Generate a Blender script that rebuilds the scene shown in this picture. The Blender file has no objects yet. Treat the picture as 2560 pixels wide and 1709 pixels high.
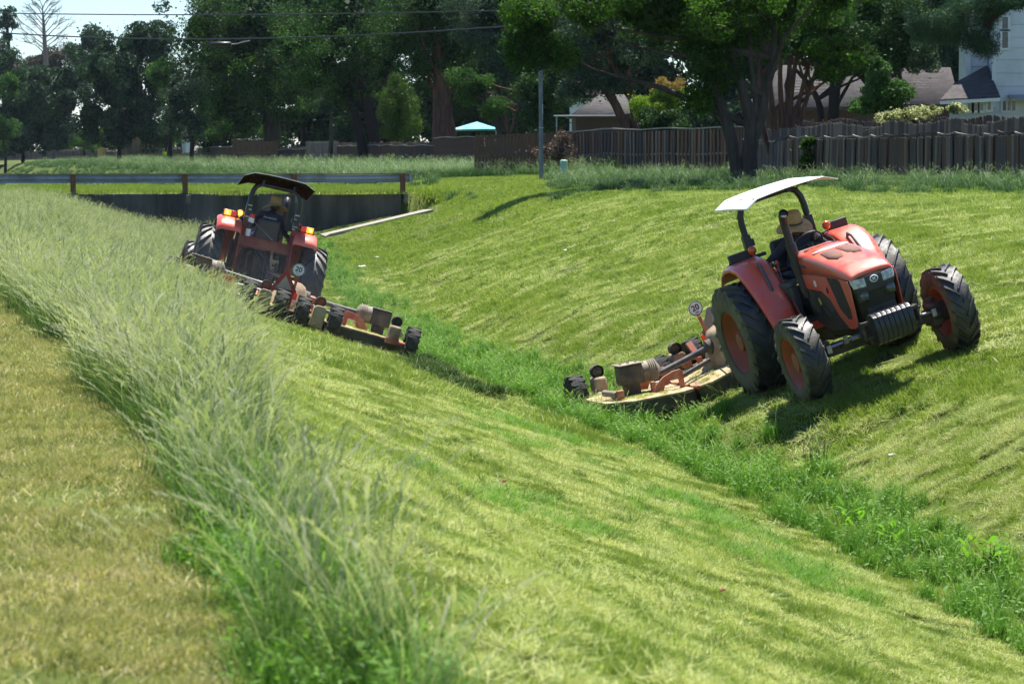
import bpy, bmesh, math, random
import numpy as np
from mathutils import Vector, Matrix, Euler, noise as mnoise
R = math.radians
random.seed(7)
rng = np.random.default_rng(7)
C = bpy.context.scene.collection
SC = bpy.context.scene

# ---------------------------------------------------------------- camera, sky, sun, exposure
CAM_Z = 4.0                 # camera height above the ditch bottom
FPX = 7111.0                # focal length in photograph pixels (100 mm on 36 mm)
cam = bpy.data.cameras.new('camera')
cam.lens = 100.0; cam.sensor_width = 36.0
cam.clip_start = 0.5; cam.clip_end = 6000
cam.dof.use_dof = True; cam.dof.focus_distance = 44.0; cam.dof.aperture_fstop = 7.1
camo = bpy.data.objects.new('camera', cam); C.objects.link(camo)
camo.location = (0, 0, CAM_Z)
camo.rotation_euler = (R(90) - math.atan(469.5 / FPX), 0, 0)
SC.camera = camo

SUN_EL, SUN_AZ = 71.0, 22.0   # elevation; azimuth measured from +Y (ahead) towards +X (right)
world = bpy.data.worlds.new('World'); SC.world = world; world.use_nodes = True
wn = world.node_tree; wn.nodes.clear()
wo = wn.nodes.new('ShaderNodeOutputWorld'); wb = wn.nodes.new('ShaderNodeBackground')
sky = wn.nodes.new('ShaderNodeTexSky'); sky.sky_type = 'NISHITA'; sky.sun_disc = False
sky.sun_elevation = R(SUN_EL); sky.sun_rotation = R(SUN_AZ)
sky.air_density = 1.0; sky.dust_density = 0.0; sky.ozone_density = 2.5
wb.inputs['Strength'].default_value = 0.066
wt = wn.nodes.new('ShaderNodeMix'); wt.data_type = 'RGBA'; wt.blend_type = 'MULTIPLY'; wt.inputs['Factor'].default_value = 1.0
wt.inputs['B'].default_value = (0.86, 0.98, 1.16, 1)      # cool white balance of the whole sky
wn.links.new(sky.outputs[0], wt.inputs['A']); wn.links.new(wt.outputs['Result'], wb.inputs[0]); wn.links.new(wb.outputs[0], wo.inputs[0])
sun = bpy.data.lights.new('sun', 'SUN'); sun.energy = 5.0; sun.angle = R(0.53); sun.color = (1.0, 0.955, 0.88)
suno = bpy.data.objects.new('sun', sun); C.objects.link(suno)
sd = Vector((math.sin(R(SUN_AZ)) * math.cos(R(SUN_EL)), math.cos(R(SUN_AZ)) * math.cos(R(SUN_EL)), math.sin(R(SUN_EL))))
suno.rotation_euler = sd.to_track_quat('Z', 'Y').to_euler()
suno.location = (30, 60, 60)
SC.view_settings.view_transform = 'Standard'; SC.view_settings.look = 'None'
SC.view_settings.exposure = 1.18; SC.view_settings.gamma = 1.0
SC.view_settings.use_curve_mapping = False
SC.render.engine = 'CYCLES'
SC.cycles.max_bounces = 5; SC.cycles.diffuse_bounces = 3; SC.cycles.glossy_bounces = 2
SC.cycles.transmission_bounces = 3; SC.cycles.transparent_max_bounces = 6; SC.cycles.volume_bounces = 0
SC.cycles.caustics_reflective = False; SC.cycles.caustics_refractive = False
SC.cycles.use_denoising = True

AL_ = math.atan(1613.0 / FPX)
# ---------------------------------------------------------------- helpers: materials
def _new(name):
    m = bpy.data.materials.new(name); m.use_nodes = True
    nt = m.node_tree; b = nt.nodes['Principled BSDF']
    return m, nt, b

def mat(name, col, rough=0.6, metal=0.0, dirt=None, damt=0.35, dscale=4.0, var=0.15, bump=0.0, bscale=40.0, coat=0.0, emit=None, estr=0.0, spec=0.5, stretch=(1, 1, 1), alpha=None):
    """painted / metal / wood surface with noise-driven colour variation, dust or rust patches and fine relief"""
    m, nt, b = _new(name); N = nt.nodes; L = nt.links
    tc = N.new('ShaderNodeTexCoord'); mp = N.new('ShaderNodeMapping'); mp.inputs['Scale'].default_value = stretch
    L.new(tc.outputs['Object'], mp.inputs['Vector'])
    n1 = N.new('ShaderNodeTexNoise'); n1.inputs['Scale'].default_value = dscale * 2.3; n1.inputs['Detail'].default_value = 6
    L.new(mp.outputs[0], n1.inputs['Vector'])
    hsv = N.new('ShaderNodeMix'); hsv.data_type = 'RGBA'; hsv.blend_type = 'MIX'
    hsv.inputs['A'].default_value = (*[c * (1 - var) for c in col], 1); hsv.inputs['B'].default_value = (*[min(1, c * (1 + var)) for c in col], 1)
    L.new(n1.outputs['Fac'], hsv.inputs['Factor'])
    out = hsv.outputs['Result']
    if dirt:
        n2 = N.new('ShaderNodeTexNoise'); n2.inputs['Scale'].default_value = dscale; n2.inputs['Detail'].default_value = 8; n2.inputs['Roughness'].default_value = 0.65
        L.new(mp.outputs[0], n2.inputs['Vector'])
        rp = N.new('ShaderNodeMapRange'); rp.inputs['From Min'].default_value = 0.62 - damt * 0.45; rp.inputs['From Max'].default_value = 0.72 - damt * 0.15
        L.new(n2.outputs['Fac'], rp.inputs['Value'])
        mx = N.new('ShaderNodeMix'); mx.data_type = 'RGBA'; mx.inputs['B'].default_value = (*dirt, 1)
        mlt = N.new('ShaderNodeMath'); mlt.operation = 'MULTIPLY'; mlt.inputs[1].default_value = 0.85
        L.new(rp.outputs[0], mlt.inputs[0]); L.new(mlt.outputs[0], mx.inputs['Factor']); L.new(out, mx.inputs['A'])
        out = mx.outputs['Result']
        rr = N.new('ShaderNodeMapRange'); rr.inputs['To Min'].default_value = rough; rr.inputs['To Max'].default_value = min(1, rough + 0.35)
        L.new(mlt.outputs[0], rr.inputs['Value']); L.new(rr.outputs[0], b.inputs['Roughness'])
    else:
        b.inputs['Roughness'].default_value = rough
    L.new(out, b.inputs['Base Color'])
    b.inputs['Metallic'].default_value = metal
    b.inputs['Specular IOR Level'].default_value = spec
    if coat: b.inputs['Coat Weight'].default_value = coat; b.inputs['Coat Roughness'].default_value = 0.15
    if bump:
        n3 = N.new('ShaderNodeTexNoise'); n3.inputs['Scale'].default_value = bscale; n3.inputs['Detail'].default_value = 5
        L.new(mp.outputs[0], n3.inputs['Vector'])
        bp = N.new('ShaderNodeBump'); bp.inputs['Strength'].default_value = bump; bp.inputs['Distance'].default_value = 0.02
        L.new(n3.outputs['Fac'], bp.inputs['Height']); L.new(bp.outputs[0], b.inputs['Normal'])
    if emit:
        b.inputs['Emission Color'].default_value = (*emit, 1); b.inputs['Emission Strength'].default_value = estr
    return m

def leaf_mat(name, cols, trans=0.35, rough=0.55, nscale=0.25, tint=(0.5, 0.5), spec=0.3, fine=0.0, along=0.0):
    """blades and leaves: colour by a per-leaf random attribute and a broad world-space noise, part of the light passes through"""
    m, nt, b = _new(name); N = nt.nodes; L = nt.links
    at = N.new('ShaderNodeAttribute'); at.attribute_name = 'rnd'
    geo = N.new('ShaderNodeNewGeometry')
    ns = N.new('ShaderNodeTexNoise'); ns.inputs['Scale'].default_value = nscale; ns.inputs['Detail'].default_value = 5; ns.inputs['Roughness'].default_value = 0.6
    pos = geo.outputs['Position']
    if along:                                  # mower passes: pattern drawn out along the ditch
        mpa = N.new('ShaderNodeMapping'); mpa.vector_type = 'POINT'; mpa.inputs['Rotation'].default_value = (0, 0, -AL_); L.new(pos, mpa.inputs['Vector'])
        mpb = N.new('ShaderNodeMapping'); mpb.inputs['Scale'].default_value = (1.0, along, 1.0); L.new(mpa.outputs[0], mpb.inputs['Vector']); pos = mpb.outputs[0]
    L.new(pos, ns.inputs['Vector'])
    mr = N.new('ShaderNodeMapRange'); mr.inputs['From Min'].default_value = 0.32; mr.inputs['From Max'].default_value = 0.68
    if fine:
        n5 = N.new('ShaderNodeTexNoise'); n5.inputs['Scale'].default_value = fine; n5.inputs['Detail'].default_value = 3; L.new(pos, n5.inputs['Vector'])
        mm = N.new('ShaderNodeMix'); mm.inputs['Factor'].default_value = 0.5; L.new(ns.outputs['Fac'], mm.inputs['A']); L.new(n5.outputs['Fac'], mm.inputs['B'])
        L.new(mm.outputs['Result'], mr.inputs['Value']); mr.inputs['From Min'].default_value = 0.38; mr.inputs['From Max'].default_value = 0.62
    else: L.new(ns.outputs['Fac'], mr.inputs['Value'])
    a1 = N.new('ShaderNodeMath'); a1.operation = 'MULTIPLY'; a1.inputs[1].default_value = tint[0]; L.new(at.outputs['Fac'], a1.inputs[0])
    a2 = N.new('ShaderNodeMath'); a2.operation = 'MULTIPLY_ADD'; a2.inputs[1].default_value = tint[1]; L.new(mr.outputs[0], a2.inputs[0]); L.new(a1.outputs[0], a2.inputs[2])
    cr = N.new('ShaderNodeValToRGB'); el = cr.color_ramp.elements
    el[0].position = 0.0; el[0].color = (*cols[0], 1); el[1].position = 1.0; el[1].color = (*cols[-1], 1)
    for i, c in enumerate(cols[1:-1]):
        e = el.new((i + 1) / (len(cols) - 1)); e.color = (*c, 1)
    L.new(a2.outputs[0], cr.inputs[0])
    L.new(cr.outputs[0], b.inputs['Base Color'])
    b.inputs['Roughness'].default_value = rough; b.inputs['Specular IOR Level'].default_value = spec
    tr = N.new('ShaderNodeBsdfTranslucent'); mixs = N.new('ShaderNodeMixShader'); mixs.inputs[0].default_value = trans
    hs = N.new('ShaderNodeMix'); hs.data_type = 'RGBA'; hs.blend_type = 'MULTIPLY'; hs.inputs['Factor'].default_value = 1.0
    hs.inputs['B'].default_value = (1.2, 1.28, 0.72, 1); L.new(cr.outputs[0], hs.inputs['A'])
    L.new(hs.outputs['Result'], tr.inputs['Color'])
    L.new(b.outputs[0], mixs.inputs[1]); L.new(tr.outputs[0], mixs.inputs[2])
    L.new(mixs.outputs[0], N['Material Output'].inputs['Surface'])
    return m

# ---------------------------------------------------------------- helpers: meshes
class MB:
    """collects shapes and links them as one mesh object"""
    def __init__(s, M=None): s.v = []; s.f = []; s.M = M
    def add(s, vs, fs):
        o = len(s.v)
        if s.M is not None: vs = [tuple(s.M @ Vector(p)) for p in vs]
        s.v += [tuple(p) for p in vs]; s.f += [tuple(i + o for i in f) for f in fs]
        return s
    def box(s, c, d, rot=None, taper=None):
        hx, hy, hz = d[0] / 2, d[1] / 2, d[2] / 2
        vs = [Vector((sx * hx, sy * hy, sz * hz)) for sz in (-1, 1) for sy in (-1, 1) for sx in (-1, 1)]
        if taper:
            for p in vs[4:]: p.x *= taper[0]; p.y *= taper[1]
        if rot is not None:
            rm = Euler(rot).to_matrix() if not isinstance(rot, Matrix) else rot
            vs = [rm @ p for p in vs]
        cv = Vector(c)
        return s.add([p + cv for p in vs], [(0, 2, 3, 1), (4, 5, 7, 6), (0, 1, 5, 4), (2, 6, 7, 3), (0, 4, 6, 2), (1, 3, 7, 5)])
    def tube(s, pts, r, n=10, cap=True, flat=None):
        pts = [Vector(p) for p in pts]; k = len(pts)
        rs = r if isinstance(r, (list, tuple)) else [r] * k
        t0 = (pts[1] - pts[0]).normalized()
        up = Vector((0, 0, 1)) if abs(t0.z) < 0.9 else Vector((1, 0, 0))
        nrm = t0.cross(up).normalized(); vs = []; prev = t0
        for i, p in enumerate(pts):
            t = (pts[min(i + 1, k - 1)] - pts[max(i - 1, 0)]).normalized()
            q = prev.rotation_difference(t); nrm = (q @ nrm).normalized(); prev = t
            b = t.cross(nrm).normalized()
            for j in range(n):
                a = 2 * math.pi * j / n + (math.pi / 4 if n == 4 else 0)
                fl = flat if flat else 1.0
                vs.append(p + (nrm * math.cos(a) + b * math.sin(a) * fl) * rs[i])
        fs = [(i * n + j, i * n + (j + 1) % n, (i + 1) * n + (j + 1) % n, (i + 1) * n + j) for i in range(k - 1) for j in range(n)]
        if cap: fs += [tuple(reversed(range(n))), tuple((k - 1) * n + j for j in range(n))]
        return s.add(vs, fs)
    def lathe(s, prof, org=(0, 0, 0), axis=(0, 1, 0), n=32, close=False):
        """prof = (distance along axis, radius)"""
        ax = Vector(axis).normalized(); o = Vector(org)
        u = ax.orthogonal().normalized(); w = ax.cross(u)
        vs = []
        for a_, r_ in prof:
            for j in range(n):
                t = 2 * math.pi * j / n
                vs.append(o + ax * a_ + (u * math.cos(t) + w * math.sin(t)) * r_)
        k = len(prof); fs = []
        for i in range(k - 1 + (1 if close else 0)):
            i2 = (i + 1) % k
            for j in range(n):
                fs.append((i * n + j, i * n + (j + 1) % n, i2 * n + (j + 1) % n, i2 * n + j))
        return s.add(vs, fs)
    def prism(s, poly, a, b, M=None):
        """poly in (x,z); extruded along y from a to b"""
        n = len(poly)
        vs = [(x, a, z) for x, z in poly] + [(x, b, z) for x, z in poly]
        if M is not None: vs = [M @ Vector(p) for p in vs]
        fs = [tuple(range(n)), tuple(reversed(range(n, 2 * n)))] + [(i, n + i, n + (i + 1) % n, (i + 1) % n) for i in range(n)]
        return s.add(vs, fs)
    def loft(s, rings, closed=True, cap=True):
        n = len(rings[0]); vs = [p for r_ in rings for p in r_]
        fs = []
        for i in range(len(rings) - 1):
            for j in range(n if closed else n - 1):
                fs.append((i * n + j, i * n + (j + 1) % n, (i + 1) * n + (j + 1) % n, (i + 1) * n + j))
        if cap and closed: fs += [tuple(reversed(range(n))), tuple((len(rings) - 1) * n + j for j in range(n))]
        return s.add(vs, fs)
    def sphere(s, c, r, n=12, m=8, sc=(1, 1, 1)):
        vs = [Vector(c) + Vector((0, 0, r * sc[2]))]
        for i in range(1, m):
            th = math.pi * i / m
            for j in range(n):
                ph = 2 * math.pi * j / n
                vs.append(Vector(c) + Vector((r * sc[0] * math.sin(th) * math.cos(ph), r * sc[1] * math.sin(th) * math.sin(ph), r * sc[2] * math.cos(th))))
        vs.append(Vector(c) - Vector((0, 0, r * sc[2])))
        fs = [(0, 1 + j, 1 + (j + 1) % n) for j in range(n)]
        for i in range(m - 2):
            for j in range(n):
                fs.append((1 + i * n + j, 1 + (i + 1) * n + j, 1 + (i + 1) * n + (j + 1) % n, 1 + i * n + (j + 1) % n))
        l = len(vs) - 1
        fs += [(l, 1 + (m - 2) * n + (j + 1) % n, 1 + (m - 2) * n + j) for j in range(n)]
        return s.add(vs, fs)
    def mesh(s, name, m, sharp=35, fix=True):
        me = bpy.data.meshes.new(name); me.from_pydata([tuple(p) for p in s.v], [], s.f); me.update()
        if fix:
            bm = bmesh.new(); bm.from_mesh(me); bmesh.ops.recalc_face_normals(bm, faces=bm.faces); bm.to_mesh(me); bm.free()
        for p in me.polygons: p.use_smooth = True
        me.set_sharp_from_angle(angle=R(sharp))
        if m: me.materials.append(m)
        return me
    def build(s, name, m, parent=None, sharp=35, bevel=0.0, solid=0.0, sub=0):
        o = bpy.data.objects.new(name, s.mesh(name, m, sharp)); C.objects.link(o)
        if parent is not None: o.parent = parent
        if solid:
            md = o.modifiers.new('thick', 'SOLIDIFY'); md.thickness = solid; md.offset = 0
        if bevel:
            md = o.modifiers.new('bevel', 'BEVEL'); md.width = bevel; md.segments = 2; md.limit_method = 'ANGLE'; md.angle_limit = R(40)
        if sub:
            md = o.modifiers.new('sub', 'SUBSURF'); md.levels = sub; md.render_levels = sub
        return o

def tag(o, label=None, cat=None, group=None, kind=None):
    if label: o['label'] = label
    if cat: o['category'] = cat
    if group: o['group'] = group
    if kind: o['kind'] = kind
    return o

def empty(name, loc=(0, 0, 0), rot=(0, 0, 0), parent=None):
    o = bpy.data.objects.new(name, None); C.objects.link(o); o.location = loc; o.rotation_euler = rot
    o.empty_display_size = 0.3
    if parent is not None: o.parent = parent
    return o

def text_mesh(name, txt, size, m, parent, M, extrude=0.002, shear=0.0, weight=0.0):
    cu = bpy.data.curves.new(name, 'FONT'); cu.body = txt; cu.size = size; cu.extrude = extrude
    cu.align_x = 'CENTER'; cu.align_y = 'CENTER'; cu.shear = shear; cu.offset = weight; cu.resolution_u = 3
    t = bpy.data.objects.new(name, cu); C.objects.link(t)
    dg = bpy.context.evaluated_depsgraph_get()
    me = bpy.data.meshes.new_from_object(t.evaluated_get(dg))
    C.objects.unlink(t); bpy.data.objects.remove(t)
    me.materials.clear(); me.materials.append(m); me.transform(M)
    o = bpy.data.objects.new(name, me); C.objects.link(o); o.parent = parent
    return o

def np_mesh(name, V, F, m, attrs=None, smooth=False):
    """fast mesh from numpy: V (n,3), F (k,4) or (k,3)"""
    me = bpy.data.meshes.new(name)
    nv, nf, w = len(V), len(F), F.shape[1]
    me.vertices.add(nv); me.vertices.foreach_set('co', np.asarray(V, np.float32).ravel())
    me.loops.add(nf * w); me.loops.foreach_set('vertex_index', np.asarray(F, np.int32).ravel())
    me.polygons.add(nf); me.polygons.foreach_set('loop_start', np.arange(0, nf * w, w, dtype=np.int32))
    if smooth: me.polygons.foreach_set('use_smooth', np.ones(nf, bool))
    me.update(calc_edges=True)
    for k, a in (attrs or {}).items():
        at = me.attributes.new(k, 'FLOAT', 'POINT'); at.data.foreach_set('value', np.asarray(a, np.float32))
    if m: me.materials.append(m)
    return me

# ---------------------------------------------------------------- helpers: the ground
AL = math.atan(1613.0 / FPX); CA, SA = math.cos(AL), math.sin(AL)   # the ditch runs away to the left
def uv_of(x, y): return x * CA + y * SA, -x * SA + y * CA
def xy_of(u, v): return u * CA - v * SA, u * SA + v * CA
VW = 97.1                    # the culvert wall stands across the ditch here
PX = np.array([-80, -20, 0, 1.5, 3, 5.3, 7.36, 9.6, 10.5, 11.3, 12.1, 13.2, 15.4, 17.0, 18.8, 21, 26, 30, 33.3, 60, 200.])
PH = np.array([1.3, 1.45, 1.55, 1.6, 1.78, 2.5, 3.1, 3.75, 3.98, 3.98, 3.62, 3.0, 2.32, 1.85, 1.42, 1.16, 1.0, 0.85, 0.75, 0.6, 0.4])
def smooth(a, lo, hi):
    t = np.clip((a - lo) / (hi - lo), 0, 1); return t * t * (3 - 2 * t)
def _vn(x, y, sc, seed): return vnoise(x, y, sc, seed)
_VG = {}
def vnoise(x, y, sc, seed=0):
    """value noise in 0..1, vectorised"""
    if seed not in _VG: _VG[seed] = np.random.default_rng(1000 + seed).random((256, 256))
    G = _VG[seed]
    a = np.asarray(x, float) * sc + 100000.3; b = np.asarray(y, float) * sc + 100000.7
    i = np.floor(a).astype(int); j = np.floor(b).astype(int); fa = a - i; fb = b - j
    fa = fa * fa * (3 - 2 * fa); fb = fb * fb * (3 - 2 * fb)
    g = lambda p, q: G[p % 256, q % 256]
    return (g(i, j) * (1 - fa) + g(i + 1, j) * fa) * (1 - fb) + (g(i, j + 1) * (1 - fa) + g(i + 1, j + 1) * fa) * fb
T1_loc, T1_rot = (4.39, 38.81, 1.06), (R(17.7), R(-2.0), R(-76.8))
T2_loc, T2_rot = (-5.07, 54.33, 0.91), (R(12.8), R(0.3), R(99.0))
PADS = []
for _l, _r in ((T1_loc, T1_rot), (T2_loc, T2_rot)):
    _m = Euler(_r).to_matrix(); _c = Vector(_l) + _m @ Vector((1.05, 0, 0.0)); _n = _m @ Vector((0, 0, 1))
    PADS.append((_c.x, _c.y, _c.z + 0.02, _n.x, _n.y, _n.z))
AP = (-50.0, -49.0)
def terr(x, y):
    """ground height (world z) at x, y"""
    x = np.asarray(x, float); y = np.asarray(y, float)
    u, v = uv_of(x, y); X = u / CA
    sh = np.interp(v, [0, 22, 34, 52, 75, 97, 130, 400], [-1.4, -1.1, 0, 0.2, 1.8, 3.6, 4.0, 6.0])
    w = smooth(X, 1.5, 5.0) * (1 - smooth(X, 17.0, 24.0))
    Xs = X - sh * w
    h = np.interp(Xs, PX, PH)
    hs = 0.25 * (np.interp(Xs - 0.35, PX, PH) + np.interp(Xs + 0.35, PX, PH)) + 0.5 * h
    hm = np.interp(v, [0, 56, 97, 118, 160, 420], [4.0, 4.0, 2.78, 2.9, 3.0, 3.0])
    d = hm - hs
    h = hm - np.where(d > 0.3, d, 0.3 * np.exp(np.minimum(d, 0.3) / 0.3 - 1))
    # road embankment over the culvert
    rd = ((v > VW + 0.02) * (1 - smooth(v, 118, 119.5)))
    hr = np.where(X > 17.5, 1.38 + (np.minimum(h, 1.38) - 1.38) * smooth(X, 17.5, 21), 1.38 + 0.0 * X)
    h = h * (1 - rd) + np.minimum(h, hr) * rd
    z = CAM_Z - h
    lump = (_vn(u, v * 0.3, 2.3, 1) - 0.5) * 0.022 + (_vn(u, v * 0.3, 0.8, 2) - 0.5) * 0.04
    z = z + np.where((y > 4) & (y < 130) & (u > -6) & (u < 36), lump, 0)
    # ground filled against the concrete strip beside the culvert wall
    X0, X1 = 15.4, 19.2; za, zb = AP
    ch = za + (zb - za) * (X - X0) / (X1 - X0)
    wa = smooth(v, VW - 6, VW - 3) * (v < VW + 0.02) * (X > X0) * (X < X1)
    z = np.where(wa > 0, z + np.maximum(ch - z, 0) * wa, z)
    # the soft ground gives way under each tractor until all four wheels carry it
    for (px_, py_, pz_, nx_, ny_, nz_) in PADS:
        dd = np.sqrt((x - px_) ** 2 + (y - py_) ** 2)
        pl = pz_ - (nx_ * (x - px_) + ny_ * (y - py_)) / nz_
        wv = 1 - smooth(dd, 1.7, 3.2)
        z = z * (1 - wv) + pl * wv
    return z
def gz(x, y): return float(terr(x, y))
AP = tuple(gz(*xy_of(X_ * CA, VW - 1.9)) + 0.02 for X_ in (15.4, 19.2))
def gnormal(x, y, e=0.6):
    return Vector((-(gz(x + e, y) - gz(x - e, y)) / (2 * e), -(gz(x, y + e) - gz(x, y - e)) / (2 * e), 1)).normalized()
def place(px, s):
    """ground point seen at photograph column px where one metre covers s pixels"""
    y = FPX / s; x = (px - 1280) / s
    return x, y, gz(x, y)
PT = math.atan(469.5 / FPX)
def at(px, py, s):
    """world point at photograph pixel (px, py) where one metre covers s pixels"""
    Y = FPX / s
    dx = (px - 1280) / FPX; dy = -(py - 854.5) / FPX
    d = Vector((dx, math.cos(PT) + dy * math.sin(PT), -math.sin(PT) + dy * math.cos(PT)))
    return Vector((0, 0, CAM_Z)) + d * (Y / d.y)

# ---------------------------------------------------------------- the ground sheet
def make_ground():
    us = np.concatenate([[-700, -300, -140, -80, -50, -30, -20, -14, -10, -7], np.arange(-5, 36, 0.28), [37, 39, 42, 46, 52, 60, 75, 100, 150, 260, 500, 900]])
    vs = np.concatenate([[-60, -20, -8, -2, 2, 4], np.arange(6, 70, 0.3), np.arange(70, 97.0, 0.5), [97.08, 97.35], np.arange(97.8, 135, 0.7), np.arange(136, 180, 2), [185, 195, 210, 230, 260, 300, 340, 380, 420, 470, 550, 700, 1000, 1600]])
    U, Vv = np.meshgrid(us, vs)
    X, Y = xy_of(U, Vv)
    Z = terr(X, Y)
    near = (Y > -4e9) & False & (Y > 4) & (Y < 130) & (U > -6) & (U < 36)
    lum = (vnoise(X, Y, 2.1, 1) - 0.5) * 0.035 + (vnoise(X, Y, 0.7, 2) - 0.5) * 0.07
    Z = Z + np.where(near, lum, 0)
    nr, nc = U.shape
    idx = np.arange(nr * nc).reshape(nr, nc)
    F = np.stack([idx[:-1, :-1], idx[:-1, 1:], idx[1:, 1:], idx[1:, :-1]], -1).reshape(-1, 4)
    V = np.stack([X, Y, Z], -1).reshape(-1, 3)
    m, nt, b = _new('soil_and_turf'); N = nt.nodes; L = nt.links
    geo = N.new('ShaderNodeNewGeometry')
    n1 = N.new('ShaderNodeTexNoise'); n1.inputs['Scale'].default_value = 0.5; n1.inputs['Detail'].default_value = 8; n1.inputs['Roughness'].default_value = 0.7
    n2 = N.new('ShaderNodeTexNoise'); n2.inputs['Scale'].default_value = 14; n2.inputs['Detail'].default_value = 4
    L.new(geo.outputs['Position'], n1.inputs['Vector']); L.new(geo.outputs['Position'], n2.inputs['Vector'])
    ad = N.new('ShaderNodeMath'); ad.operation = 'MULTIPLY_ADD'; ad.inputs[1].default_value = 0.6; L.new(n2.outputs[0], ad.inputs[0])
    mu = N.new('ShaderNodeMath'); mu.operation = 'MULTIPLY'; mu.inputs[1].default_value = 0.5; L.new(n1.outputs[0], mu.inputs[0]); L.new(mu.outputs[0], ad.inputs[2])
    cr = N.new('ShaderNodeValToRGB'); e = cr.color_ramp.elements
    e[0].position = 0.35; e[0].color = (0.030, 0.040, 0.012, 1); e[1].position = 0.75; e[1].color = (0.13, 0.15, 0.035, 1)
    x = e.new(0.55); x.color = (0.075, 0.10, 0.022, 1)
    L.new(ad.outputs[0], cr.inputs[0]); L.new(cr.outputs[0], b.inputs['Base Color'])
    b.inputs['Roughness'].default_value = 0.95; b.inputs['Specular IOR Level'].default_value = 0.1
    bp = N.new('ShaderNodeBump'); bp.inputs['Strength'].default_value = 0.5; bp.inputs['Distance'].default_value = 0.05
    L.new(n2.outputs[0], bp.inputs['Height']); L.new(bp.outputs[0], b.inputs['Normal'])
    me = np_mesh('ground', V, F, m, smooth=True)
    o = bpy.data.objects.new('ground', me); C.objects.link(o)
    tag(o, 'grassy ground of the drainage ditch and its two banks', 'ground', kind='structure')
make_ground()

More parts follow.
